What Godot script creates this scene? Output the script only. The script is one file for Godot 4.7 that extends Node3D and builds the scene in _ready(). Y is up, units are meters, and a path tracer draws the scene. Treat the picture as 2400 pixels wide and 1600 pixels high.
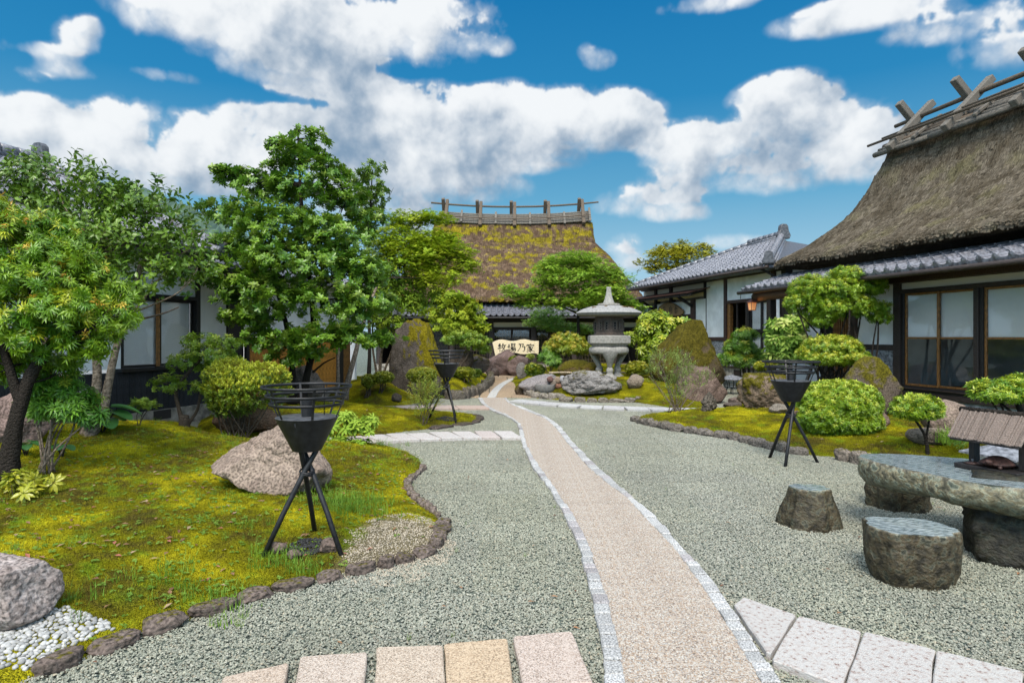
extends Node3D

var rng := RandomNumberGenerator.new()
var used := {}
var M := {}
var noise := FastNoiseLite.new()
var beds := []
var ico := {}
var leaf_kind := {}
var sky_base: PackedFloat32Array
var sky_puff: PackedByteArray
var sky_wisp: PackedByteArray
var sky_strips := []

func _ready():
	rng.seed = 20240611
	noise.seed = 7
	noise.noise_type = FastNoiseLite.TYPE_SIMPLEX_SMOOTH
	noise.frequency = 1.0
	noise.fractal_octaves = 3
	# the camera stands at the near end of the path, 1.6 m above the gravel, lens 24 mm, slightly shifted down
	var cam := Camera3D.new()
	cam.name = "camera"
	cam.projection = Camera3D.PROJECTION_FRUSTUM
	cam.near = 0.1
	cam.far = 2000.0
	cam.size = 0.1 * 1600.0 / 1500.0
	cam.frustum_offset = Vector2(0, -0.1 * 12.7 / 1500.0)
	cam.position = Vector3(0, 1.6, 0)
	add_child(cam)
	cam.current = true
	var env := Environment.new()
	env.background_mode = Environment.BG_SKY
	env.tonemap_mode = Environment.TONE_MAPPER_LINEAR
	env.tonemap_exposure = 1.5
	env.sdfgi_enabled = true
	env.ssao_enabled = true
	env.ssil_enabled = true
	var sky := Sky.new()
	var sm := PanoramaSkyMaterial.new()
	sm.panorama = sky_texture()
	sm.energy_multiplier = 1.0
	sky.sky_material = sm
	env.sky = sky
	var we := WorldEnvironment.new()
	we.name = "world_environment"
	we.environment = env
	add_child(we)
	var sun := DirectionalLight3D.new()
	sun.name = "sun"
	sun.light_energy = 0.85
	sun.light_color = Color(1.0, 0.96, 0.9)
	sun.light_angular_distance = 24.0
	sun.shadow_enabled = true
	sun.look_at_from_position(Vector3(-0.08, 0.76, 0.65) * 50.0, Vector3.ZERO)
	add_child(sun)
	make_materials()
	make_leaves()
	make_ground()
	make_paths()
	make_right_house()
	make_middle_house()
	make_far_house()
	make_left_house()
	make_hill()
	make_edgings()
	make_rocks()
	make_furniture()
	make_trees()
	make_shrubs()
	make_ground_cover()

# ---------------------------------------------------------------- naming

func numbered(called: String) -> String:
	var n: int = used.get(called, -1) + 1
	used[called] = n
	return called if n == 0 else "%s_%03d" % [called, n]

func tag(o, label, category, group = "", kind = ""):
	o.set_meta("label", label)
	o.set_meta("category", category)
	if group:
		o.set_meta("group", group)
	if kind:
		o.set_meta("kind", kind)
	return o

func thing(called, label, category, at = Vector3.ZERO, turn = 0.0, group = "") -> Node3D:
	var o := Node3D.new()
	o.name = numbered(called)
	add_child(o)
	o.position = at
	o.rotation.y = turn
	return tag(o, label, category, group)

func obj(called, mesh, mat, parent = null, at = Vector3.ZERO) -> MeshInstance3D:
	var o := MeshInstance3D.new()
	o.mesh = mesh
	o.material_override = mat
	o.position = at
	if parent == null:
		o.name = numbered(called)
		add_child(o)
	else:
		o.name = called
		parent.add_child(o, true)
	return o

func struct(called, mesh, mat, parent = null, at = Vector3.ZERO):
	var o = obj(called, mesh, mat, parent, at)
	o.set_meta("kind", "structure")
	return o

func scatter(called, mesh, mat, xf: Array, cols, parent = null, stuff = true):
	var mm := MultiMesh.new()
	mm.transform_format = MultiMesh.TRANSFORM_3D
	mm.use_colors = true
	mm.mesh = mesh
	mm.instance_count = xf.size()
	for i in xf.size():
		mm.set_instance_transform(i, xf[i])
		mm.set_instance_color(i, cols[i])
	var o := MultiMeshInstance3D.new()
	o.multimesh = mm
	o.material_override = mat
	if parent == null:
		o.name = numbered(called)
		add_child(o)
	else:
		o.name = called
		parent.add_child(o, true)
	if stuff:
		o.set_meta("kind", "stuff")
	return o

# ---------------------------------------------------------------- mesh helpers

func begin(flat = true) -> SurfaceTool:
	var st := SurfaceTool.new()
	st.begin(Mesh.PRIMITIVE_TRIANGLES)
	st.set_smooth_group(-1 if flat else 0)
	st.set_color(Color.WHITE)
	st.set_uv(Vector2.ZERO)
	return st

func done(st: SurfaceTool) -> ArrayMesh:
	st.generate_normals()
	st.index()
	return st.commit()

func tri(st, a, b, c):   # counter-clockwise as seen from outside
	st.add_vertex(a)
	st.add_vertex(c)
	st.add_vertex(b)

func quad(st, a, b, c, d):
	tri(st, a, b, c)
	tri(st, a, c, d)

func oquad(st, a, b, c, d, mid):   # turned so that it faces away from mid
	if (b - a).cross(c - a).dot(a + c - mid * 2.0) < 0.0:
		quad(st, d, c, b, a)
	else:
		quad(st, a, b, c, d)

func otri(st, a, b, c, mid):
	if (b - a).cross(c - a).dot(a + b + c - mid * 3.0) < 0.0:
		tri(st, c, b, a)
	else:
		tri(st, a, b, c)

func bx(st, c: Vector3, size: Vector3, basis = Basis(), b = 0.0):
	var h: Vector3 = size / 2.0
	b = minf(b, minf(h.x, minf(h.y, h.z)) * 0.9)
	var v := func(k: int, s: Vector3) -> Vector3:
		var p := Vector3(s.x * (h.x - b), s.y * (h.y - b), s.z * (h.z - b))
		p[k] = s[k] * h[k]
		return c + basis * p
	var sg := [-1.0, 1.0]
	for k in 3:
		var i := (k + 1) % 3
		var j := (k + 2) % 3
		for s in sg:
			var q := []
			for t in [[-1, -1], [1, -1], [1, 1], [-1, 1]]:
				var e := Vector3()
				e[k] = s
				e[i] = t[0]
				e[j] = t[1]
				q.append(v.call(k, e))
			oquad(st, q[0], q[1], q[2], q[3], c)
		if b > 0.0:
			for s in sg:
				for t in sg:
					var e0 := Vector3()
					e0[i] = s
					e0[j] = t
					var e1 := e0
					e0[k] = -1.0
					e1[k] = 1.0
					oquad(st, v.call(i, e0), v.call(i, e1), v.call(j, e1), v.call(j, e0), c)
	if b > 0.0:
		for x in sg:
			for y in sg:
				for z in sg:
					var e := Vector3(x, y, z)
					otri(st, v.call(0, e), v.call(1, e), v.call(2, e), c)

func box(size: Vector3, b = 0.0) -> ArrayMesh:
	var st := begin()
	bx(st, Vector3.ZERO, size, Basis(), b)
	return done(st)

func bar(st, a: Vector3, b: Vector3, w: float, h: float, bev = 0.0, up = Vector3.UP):   # a beam from a to b
	var x := (b - a).normalized()
	var z := x.cross(up)
	if z.length() < 0.01:
		z = x.cross(Vector3.RIGHT)
	z = z.normalized()
	bx(st, (a + b) / 2.0, Vector3(a.distance_to(b), h, w), Basis(x, z.cross(x), z), bev)

func bar_mesh(a, b, w, h, bev = 0.0) -> ArrayMesh:
	var st := begin()
	bar(st, a, b, w, h, bev)
	return done(st)

func tube(st, pts: Array, radii: Array, sides := 8, caps := true, rough := 0.0):
	var n := pts.size()
	var rings := []
	var side := Vector3.RIGHT
	for i in n:
		var d: Vector3 = (pts[mini(i + 1, n - 1)] - pts[maxi(i - 1, 0)]).normalized()
		side = side - d * side.dot(d)
		if side.length() < 0.05:
			side = d.cross(Vector3.FORWARD if absf(d.z) < 0.8 else Vector3.UP)
		side = side.normalized()
		var up := d.cross(side)
		var ring := []
		for k in sides:
			var a := TAU * k / sides
			var p: Vector3 = side * cos(a) + up * sin(a)
			var r: float = radii[i]
			if rough > 0.0:
				r *= 1.0 + rough * noise.get_noise_3dv((pts[i] + p * r) * 9.0 / maxf(0.3, r * 10.0))
			ring.append(pts[i] + p * r)
		rings.append(ring)
	for i in n - 1:
		for k in sides:
			var k2 := (k + 1) % sides
			quad(st, rings[i][k], rings[i][k2], rings[i + 1][k2], rings[i + 1][k])
	if caps:
		for k in sides:
			var k2 := (k + 1) % sides
			tri(st, pts[0], rings[0][k2], rings[0][k])
			tri(st, pts[n - 1], rings[n - 1][k], rings[n - 1][k2])

func tube_mesh(pts, radii, sides := 8, flat = false, rough := 0.0) -> ArrayMesh:
	var st := begin(flat)
	tube(st, pts, radii, sides, true, rough)
	return done(st)

func lathe(st, prof: Array, seg: int, at := Vector3.ZERO, from := 0.0):
	for i in prof.size() - 1:
		var a: Vector2 = prof[i]
		var b: Vector2 = prof[i + 1]
		for k in seg:
			var t0 := from + TAU * k / seg
			var t1 := from + TAU * (k + 1) / seg
			var d0 := Vector3(cos(t0), 0, sin(t0))
			var d1 := Vector3(cos(t1), 0, sin(t1))
			var p := at + d0 * a.x + Vector3(0, a.y, 0)
			var q := at + d1 * a.x + Vector3(0, a.y, 0)
			var r := at + d1 * b.x + Vector3(0, b.y, 0)
			var s := at + d0 * b.x + Vector3(0, b.y, 0)
			if a.x < 0.0001:
				tri(st, p, s, r)
			elif b.x < 0.0001:
				tri(st, p, s, q)
			else:
				quad(st, p, s, r, q)

func prism(st, poly: Array, z0: float, z1: float, xf := Transform3D(), bev := 0.0):   # outline in x-y, counter-clockwise, pulled along z
	var flat := PackedVector2Array(poly)
	if Geometry2D.is_polygon_clockwise(flat):
		flat.reverse()
	var n := flat.size()
	var mid := Vector2.ZERO
	for p in flat:
		mid += p / n
	var inner := PackedVector2Array()
	for i in n:
		var p0 := flat[(i + n - 1) % n]
		var p1 := flat[i]
		var p2 := flat[(i + 1) % n]
		var nrm := ((p1 - p0).normalized() + (p2 - p1).normalized()).normalized().orthogonal()
		inner.append(p1 - nrm * bev if (p1 - nrm * bev).distance_to(mid) < p1.distance_to(mid) else p1 + nrm * bev)
	var up := func(p: Vector2, z: float) -> Vector3: return xf * Vector3(p.x, p.y, z)
	var faces := Geometry2D.triangulate_polygon(flat)
	for i in range(0, faces.size(), 3):
		var a := faces[i]
		var b := faces[i + 1]
		var c := faces[i + 2]
		if (flat[b] - flat[a]).cross(flat[c] - flat[a]) < 0.0:
			var t := b
			b = c
			c = t
		tri(st, up.call(inner[a], z1), up.call(inner[b], z1), up.call(inner[c], z1))
		tri(st, up.call(flat[a], z0), up.call(flat[c], z0), up.call(flat[b], z0))
	for i in n:
		var j := (i + 1) % n
		var zm := z1 - bev
		quad(st, up.call(flat[i], z0), up.call(flat[j], z0), up.call(flat[j], zm), up.call(flat[i], zm))
		if bev > 0.0:
			quad(st, up.call(flat[i], zm), up.call(flat[j], zm), up.call(inner[j], z1), up.call(inner[i], z1))

func slab_xf() -> Transform3D:   # a ground outline (x, z) becomes a prism that rises along y
	return Transform3D(Basis(Vector3(1, 0, 0), Vector3(0, 0, 1), Vector3(0, 1, 0)), Vector3.ZERO)

func ground_prism(poly: Array, y0: float, y1: float, bev := 0.0) -> ArrayMesh:
	var st := begin()
	var flip := []
	for p in poly:
		flip.append(Vector2(p.x, -p.y))
	prism(st, flip, y0, y1, Transform3D(Basis(Vector3(1, 0, 0), Vector3(0, 0, -1), Vector3(0, 1, 0)), Vector3.ZERO), bev)
	return done(st)

func mesh_from(v: PackedVector3Array, faces: PackedInt32Array, cols = null) -> ArrayMesh:   # smooth; faces counter-clockwise
	var nrm := PackedVector3Array()
	nrm.resize(v.size())
	var idx := PackedInt32Array()
	idx.resize(faces.size())
	for i in range(0, faces.size(), 3):
		var a := faces[i]
		var b := faces[i + 1]
		var c := faces[i + 2]
		var n := (v[b] - v[a]).cross(v[c] - v[a])
		nrm[a] += n
		nrm[b] += n
		nrm[c] += n
		idx[i] = a
		idx[i + 1] = c
		idx[i + 2] = b
	for i in nrm.size():
		nrm[i] = nrm[i].normalized()
	var arr := []
	arr.resize(Mesh.ARRAY_MAX)
	arr[Mesh.ARRAY_VERTEX] = v
	arr[Mesh.ARRAY_NORMAL] = nrm
	if cols != null:
		arr[Mesh.ARRAY_COLOR] = cols
	arr[Mesh.ARRAY_INDEX] = idx
	var m := ArrayMesh.new()
	m.add_surface_from_arrays(Mesh.PRIMITIVE_TRIANGLES, arr)
	return m

func icosphere(level: int) -> Array:
	if ico.has(level):
		return ico[level]
	if level == 0:
		var t := (1.0 + sqrt(5.0)) / 2.0
		var v := PackedVector3Array([Vector3(-1, t, 0), Vector3(1, t, 0), Vector3(-1, -t, 0), Vector3(1, -t, 0), Vector3(0, -1, t), Vector3(0, 1, t), Vector3(0, -1, -t), Vector3(0, 1, -t), Vector3(t, 0, -1), Vector3(t, 0, 1), Vector3(-t, 0, -1), Vector3(-t, 0, 1)])
		for i in v.size():
			v[i] = v[i].normalized()
		var f := PackedInt32Array([0, 11, 5, 0, 5, 1, 0, 1, 7, 0, 7, 10, 0, 10, 11, 1, 5, 9, 5, 11, 4, 11, 10, 2, 10, 7, 6, 7, 1, 8, 3, 9, 4, 3, 4, 2, 3, 2, 6, 3, 6, 8, 3, 8, 9, 4, 9, 5, 2, 4, 11, 6, 2, 10, 8, 6, 7, 9, 8, 1])
		ico[0] = [v, f]
		return ico[0]
	var low: Array = icosphere(level - 1)
	var vv: PackedVector3Array = low[0].duplicate()
	var ff := PackedInt32Array()
	var mids := {}
	var old: PackedInt32Array = low[1]
	for i in range(0, old.size(), 3):
		var m := []
		for k in 3:
			var a := old[i + k]
			var b := old[i + (k + 1) % 3]
			var key := mini(a, b) * 100000 + maxi(a, b)
			if not mids.has(key):
				mids[key] = vv.size()
				vv.append(((vv[a] + vv[b]) / 2.0).normalized())
			m.append(mids[key])
		ff.append_array([old[i], m[0], m[2], old[i + 1], m[1], m[0], old[i + 2], m[2], m[1], m[0], m[1], m[2]])
	ico[level] = [vv, ff]
	return ico[level]

# A rock: a sphere cut by random planes, tapered and leaning, roughened, with moss where moss grows
func rock(size: Vector3, seed_: int, o := {}) -> ArrayMesh:
	var r := RandomNumberGenerator.new()
	r.seed = seed_
	var planes: Array = o.get("cuts", []).duplicate()
	for i in o.get("planes", 11):
		var n := Vector3(r.randfn(), r.randfn() * 0.8, r.randfn()).normalized()
		planes.append([n, r.randf_range(0.62, 0.9)])
	var level: int = o.get("level", 4)
	var base: Array = icosphere(level)
	var v: PackedVector3Array = base[0].duplicate()
	var cols := PackedColorArray()
	cols.resize(v.size())
	var rough: float = o.get("rough", 0.07)
	var taper: float = o.get("taper", 1.0)
	var lean: float = o.get("lean", 0.0)
	var c0: Color = o.get("col", Color(0.3, 0.25, 0.21))
	var c1: Color = o.get("col2", c0 * 0.75)
	var moss: float = o.get("moss", 0.0)
	var mdir: Vector3 = o.get("mossdir", Vector3.UP)
	var mcol: Color = o.get("mosscol", Color(0.17, 0.145, 0.012))
	var off := Vector3(seed_ % 97, seed_ % 31, seed_ % 53) * 3.1
	var freq: float = o.get("freq", 1.6)
	for i in v.size():
		var d := v[i]
		var k := 1.0
		for pl in planes:
			var t: float = d.dot(pl[0])
			if t > 0.01:
				k = minf(k, pl[1] / t)
		var p := d * k
		var n1 := noise.get_noise_3dv(d * freq + off)
		var n2 := noise.get_noise_3dv(p * freq * 3.6 + off)
		var n3 := noise.get_noise_3dv(p * freq * 11.0 + off)
		p += d * (n1 * rough * 1.5 + n2 * rough * 0.42 + n3 * rough * 0.17)
		var up := clampf((p.y + 1.0) / 2.0, 0.0, 1.0)
		var f := lerpf(1.0, taper, pow(up, o.get("power", 1.2)))
		p.x = p.x * f + lean * up
		p.z = p.z * f
		v[i] = p * size / 2.0
		var mix := clampf(0.5 + n1 * 1.1 + n2 * 0.9, 0.0, 1.0)
		var c := c0.lerp(c1, mix)
		if moss > 0.0:
			var m := smoothstep(0.0, 0.25, d.dot(mdir) * 0.75 + n1 * 0.8 + n2 * 0.55 - 0.95 + moss)
			c = c.lerp(mcol.lerp(mcol * 0.55, clampf(0.5 + n3 * 1.6 + n2, 0.0, 1.0)), m)
		cols[i] = c
	var low: float = size.y * (0.5 - o.get("sink", 0.12))
	for i in v.size():
		v[i].y += low
	return mesh_from(v, base[1], cols)


# ---------------------------------------------------------------- the sky: air and cumulus clouds only

func sky_texture() -> ImageTexture:
	var w := 4096
	var h := 1024
	var clouds: Array = [[-22.736, 24.207, 8.589, 2.242, 1], [-14.348, 24.814, 10.513, 2.955, 1], [-6.828, 25.67, 6.505, 2.357, 1], [-20.033, 21.981, 6.519, 1.763, 1], [-16.52, 20.771, 6.428, 1.437, 1], [-28.133, 19.599, 2.576, 0.671, 0.85], [-1.014, 24.226, 1.48, 0.81, 0.8], [-29.627, 23.393, 1.767, 1.712, 0.9], [-34.386, 20.938, 1.38, 1.347, 1], [-36.076, 19.709, 1.783, 0.67, 1], [-34.913, 18.837, 1.625, 0.744, 1], [-33.447, 21.937, 0.814, 0.895, 1], [-38.541, 19.528, 0.429, 0.65, 0.6], [-37.205, 15.348, 2.226, 1.386, 1], [-33.852, 15.219, 3.765, 1.868, 1], [-29.774, 16.029, 3.23, 1.999, 1], [-32.208, 13.171, 9.781, 2.25, 1], [-36.456, 12.242, 3.786, 2.155, 1], [-25.017, 14.567, 3.839, 2.976, 1], [-26.907, 12.371, 7.737, 1.492, 1], [-22.736, 17.729, 2.486, 1.109, 1], [-20.033, 17.107, 3.094, 1.472, 1], [-16.878, 15.864, 5.342, 2.828, 1], [-11.01, 18.86, 3.751, 2.397, 1], [-6.828, 18.018, 5.745, 3.217, 1], [0.935, 19.011, 5.439, 2.507, 1], [6.75, 18.718, 5.557, 2.291, 1], [9.803, 17.89, 2.95, 2.086, 1], [-2.571, 15.986, 8.495, 2.158, 1], [-10.634, 13.951, 5.631, 2.236, 1], [-8.931, 12.561, 4.556, 1.76, 1], [-3.349, 13.059, 3.685, 1.55, 0.62], [17.163, 26.395, 3.555, 0.956, 1], [29.272, 23.809, 5.93, 1.309, 1], [34.861, 21.717, 3.939, 1.214, 1], [38.133, 20.307, 1.93, 2.695, 0.62], [23, 18.893, 3.631, 1.862, 1], [24.792, 16.562, 5.455, 2.015, 1], [19.272, 14.976, 6.236, 2.128, 1], [28.072, 14.523, 3.641, 2.319, 1], [22.337, 12.988, 9.296, 1.643, 1], [16.089, 17.13, 3.236, 1.094, 0.62], [11.684, 11.359, 3.733, 1.541, 1], [14.639, 10.499, 2.735, 0.948, 1], [7.709, 23.062, 1.301, 0.915, 0.62], [6.558, 23.766, 0.769, 0.649, 0.5], [3.852, 14.883, 1.241, 0.327, 0.6], [18.924, 7.825, 2.44, 0.868, 0.8], [10.746, 6.541, 1.693, 1.058, 0.6], [-8.359, 9.61, 3.43, 1.499, 0.6], [-6.443, 13.368, 6.515, 1.246, 0.66], [-3.349, 12.504, 4.265, 1.483, 0.66], [-9.501, 11.438, 3.031, 1.477, 0.62], [2.103, 16.709, 3.499, 1.429, 0.8], [14.639, 16.205, 4.008, 1.182, 0.66], [8.664, 16.539, 2.284, 0.85, 0.66], [9.424, 8.081, 1.896, 1.131, 0.55], [-15.801, 11.527, 4.324, 1.8, 0.8], [36.405, 19.911, 1.768, 1.664, 0.6], [-36.707, 18.163, 1.503, 0.564, 0.55], [-8.359, 21.041, 3.43, 0.739, 0.6]]
	var r := RandomNumberGenerator.new()
	r.seed = 5
	for i in 95:   # the same broken cumulus all the way round and overhead
		var az := r.randf_range(62.0, 298.0)
		var el := rad_to_deg(asin(r.randf_range(0.32, 0.97)))
		if az > 180.0:
			az -= 360.0
		var big := r.randf_range(5.0, 12.0)
		var wide := minf(40.0, 1.7 * big / maxf(0.25, cos(deg_to_rad(el))))
		clouds.append([az, el, wide, big * r.randf_range(0.5, 0.8), r.randf_range(0.8, 1.0)])
	for i in 26:   # overhead, above the frame
		var el := r.randf_range(36.0, 80.0)
		clouds.append([r.randf_range(-45.0, 45.0), el, 14.0 / cos(deg_to_rad(el)), r.randf_range(4.0, 8.0), r.randf_range(0.8, 1.0)])
	var cw := 1024
	var ch := 256
	var data := PackedFloat32Array()
	data.resize(cw * ch)
	for c in clouds:
		c[2] *= 0.88
		c[3] *= 0.82
		var y0 := clampi(int((90.0 - c[1] - c[3] * 1.8) / 90.0 * ch), 0, ch - 1)
		var y1 := clampi(int((90.0 - c[1] + c[3] * 1.8) / 90.0 * ch) + 1, 0, ch)
		var x0 := int((c[0] + 180.0 - c[2] * 1.8) / 360.0 * cw)
		var x1 := int((c[0] + 180.0 + c[2] * 1.8) / 360.0 * cw) + 1
		for y in range(y0, y1):
			var v: float = (90.0 - (y + 0.5) * 90.0 / ch - c[1]) / c[3]
			if v < 0.0:
				v *= 1.25
			for x in range(x0, x1):
				var u: float = ((x + 0.5) * 360.0 / cw - 180.0 - c[0]) / c[2]
				var q := u * u + v * v
				if q < 2.6:
					var at := y * cw + posmod(x, cw)
					data[at] = 1.0 - (1.0 - data[at]) * (1.0 - c[4] * clampf((2.6 - q) / 2.4, 0.0, 1.0))
	var im := Image.create_from_data(cw, ch, false, Image.FORMAT_RF, data.to_byte_array())
	im.resize(w, h, Image.INTERPOLATE_CUBIC)
	sky_base = im.get_data().to_float32_array()
	var n := FastNoiseLite.new()
	n.seed = 11
	n.noise_type = FastNoiseLite.TYPE_CELLULAR
	n.cellular_distance_function = FastNoiseLite.DISTANCE_EUCLIDEAN
	n.cellular_return_type = FastNoiseLite.RETURN_DISTANCE
	n.frequency = 0.017
	n.fractal_type = FastNoiseLite.FRACTAL_FBM
	n.fractal_octaves = 5
	n.fractal_gain = 0.58
	n.domain_warp_enabled = true
	n.domain_warp_amplitude = 22.0
	n.domain_warp_frequency = 0.012
	sky_puff = n.get_image(w, h, true, false, true).get_data()
	n.noise_type = FastNoiseLite.TYPE_SIMPLEX_SMOOTH
	n.seed = 4
	n.frequency = 0.006
	n.fractal_octaves = 6
	sky_wisp = n.get_image(w, h, false, false, true).get_data()
	sky_strips.resize(64)
	for i in 64:
		sky_strips[i] = PackedByteArray()
	var task := WorkerThreadPool.add_group_task(sky_strip, 64)
	WorkerThreadPool.wait_for_group_task_completion(task)
	var out := PackedByteArray()
	for s in sky_strips:
		out.append_array(s)
	var half := Image.create_from_data(w, h, false, Image.FORMAT_RGBAF, out)
	var full := Image.create_empty(w, h * 2, false, Image.FORMAT_RGBAF)
	full.fill(Color(0.17, 0.18, 0.14))   # below the horizon: the ground's own dull green-grey
	full.blit_rect(half, Rect2i(0, 0, w, h), Vector2i.ZERO)
	return ImageTexture.create_from_image(full)

func dens(x: int, y: int) -> float:
	var at := y * 4096 + x
	var b := sky_base[at]
	return b + ((sky_puff[at] / 255.0 - 0.56) * 1.15 + (sky_wisp[at] / 255.0 - 0.5) * 0.8) * minf(1.0, b * 2.2 + 0.12)

func sky_strip(strip: int):
	var w := 4096
	var out := PackedFloat32Array()
	out.resize(w * 16 * 4)
	var k := 0
	var sun := Vector3(-0.08, 0.76, 0.65).normalized()
	for yy in 16:
		var y := strip * 16 + yy
		var el := 1.0 - (y + 0.5) / 1024.0   # 1 overhead, 0 at the horizon
		var air := Vector3(0.38, 0.53, 0.65)
		var stops := [[6.0, Vector3(0.26, 0.45, 0.58)], [12.0, Vector3(0.1, 0.31, 0.49)], [20.0, Vector3(0.02, 0.19, 0.4)], [32.0, Vector3(0.004, 0.125, 0.325)], [90.0, Vector3(0.03, 0.14, 0.33)]]
		var at := 0.0
		for q in stops:
			if el * 90.0 > at:
				air = air.lerp(q[1], clampf((el * 90.0 - at) / (q[0] - at), 0.0, 1.0))
			at = q[0]
		var u1 := maxi(y - 9, 0)
		var u2 := maxi(y - 28, 0)
		var u3 := maxi(y - 55, 0)
		for x in w:
			var d := dens(x, y)
			var below := dens(x, mini(y + 16, 1023))
			var a := 0.72 * smoothstep(0.43, 0.6 + clampf(d - below, 0.0, 0.3) * 1.6, d) + 0.28 * smoothstep(0.14, 0.6, d)
			var c := air
			if a > 0.0:
				var above := dens(x, u1) * 0.9 + dens(x, u2) * 1.1 + dens(x, u3) * 0.8
				var side := dens(posmod(x + 10, w), y) - d
				var lit := clampf(1.12 - above * 0.23 + side * 0.6 + (sky_puff[y * w + x] / 255.0 - 0.55) * 0.9 - maxf(0.0, sky_wisp[y * w + x] / 255.0 - 0.42) * 0.6, 0.0, 1.0)
				lit = lit * lit * (3.0 - 2.0 * lit)
				var cl := Vector3(0.18, 0.265, 0.37).lerp(Vector3(0.71, 0.73, 0.745), lit)
				c = air.lerp(cl, a * 0.97)
			# the sky is brighter the nearer it is to the sun
			var az := (x + 0.5) / w * TAU - PI
			var up := el * PI / 2.0
			var near := maxf(0.0, Vector3(sin(az) * cos(up), sin(up), -cos(az) * cos(up)).dot(sun))
			c *= 0.87 + 2.1 * near
			k = (yy * w + (x + 2048) % w) * 4   # straight ahead is at the picture's edge
			out[k] = c.x
			out[k + 1] = c.y
			out[k + 2] = c.z
			out[k + 3] = 1.0
	sky_strips[strip] = out.to_byte_array()


# ---------------------------------------------------------------- materials

func ntex(size: int, freq: float, cols: Array, offs: Array, seed_ := 1, type := FastNoiseLite.TYPE_SIMPLEX_SMOOTH, oct := 4, cell := -1) -> NoiseTexture2D:
	var n := FastNoiseLite.new()
	n.seed = seed_
	n.noise_type = type
	n.frequency = freq
	n.fractal_octaves = oct
	n.fractal_gain = 0.55
	if oct <= 1:
		n.fractal_type = FastNoiseLite.FRACTAL_NONE
	if cell >= 0:
		n.cellular_return_type = cell
		n.cellular_jitter = 1.0
	var t := NoiseTexture2D.new()
	t.width = size
	t.height = size
	t.seamless = true
	t.noise = n
	if cols.size():
		var g := Gradient.new()
		g.offsets = PackedFloat32Array(offs)
		g.colors = PackedColorArray(cols)
		if cell == FastNoiseLite.RETURN_CELL_VALUE:
			g.interpolation_mode = Gradient.GRADIENT_INTERPOLATE_CONSTANT
		t.color_ramp = g
	return t

func grey(v: float) -> Color:
	return Color(v, v, v)

func mat(key: String, col: Color, rough: float, o := {}) -> StandardMaterial3D:
	var m := StandardMaterial3D.new()
	m.resource_name = key
	m.albedo_color = col.linear_to_srgb()
	m.roughness = rough
	m.metallic = o.get("metal", 0.0)
	m.metallic_specular = o.get("spec", 0.5)
	if o.get("vc", false):
		m.vertex_color_use_as_albedo = true
	if o.has("tex"):
		m.albedo_texture = o.tex
	if o.has("bump"):
		m.heightmap_enabled = true
		m.heightmap_texture = o.bump
		m.heightmap_scale = o.get("depth", 1.0)
	if o.has("tex") or o.has("bump"):
		m.uv1_triplanar = true
		m.uv1_world_triplanar = o.get("world", false)
		m.uv1_triplanar_sharpness = 4.0
		var s = o.get("scale", 1.0)
		m.uv1_scale = s if s is Vector3 else Vector3.ONE * s
	if o.has("backlight"):
		m.backlight_enabled = true
		m.backlight = Color(o.backlight, o.backlight, o.backlight).linear_to_srgb()
		m.cull_mode = BaseMaterial3D.CULL_DISABLED
	if o.has("coat"):
		m.clearcoat_enabled = true
		m.clearcoat = o.coat
		m.clearcoat_roughness = 0.15
	M[key] = m
	return m

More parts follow.
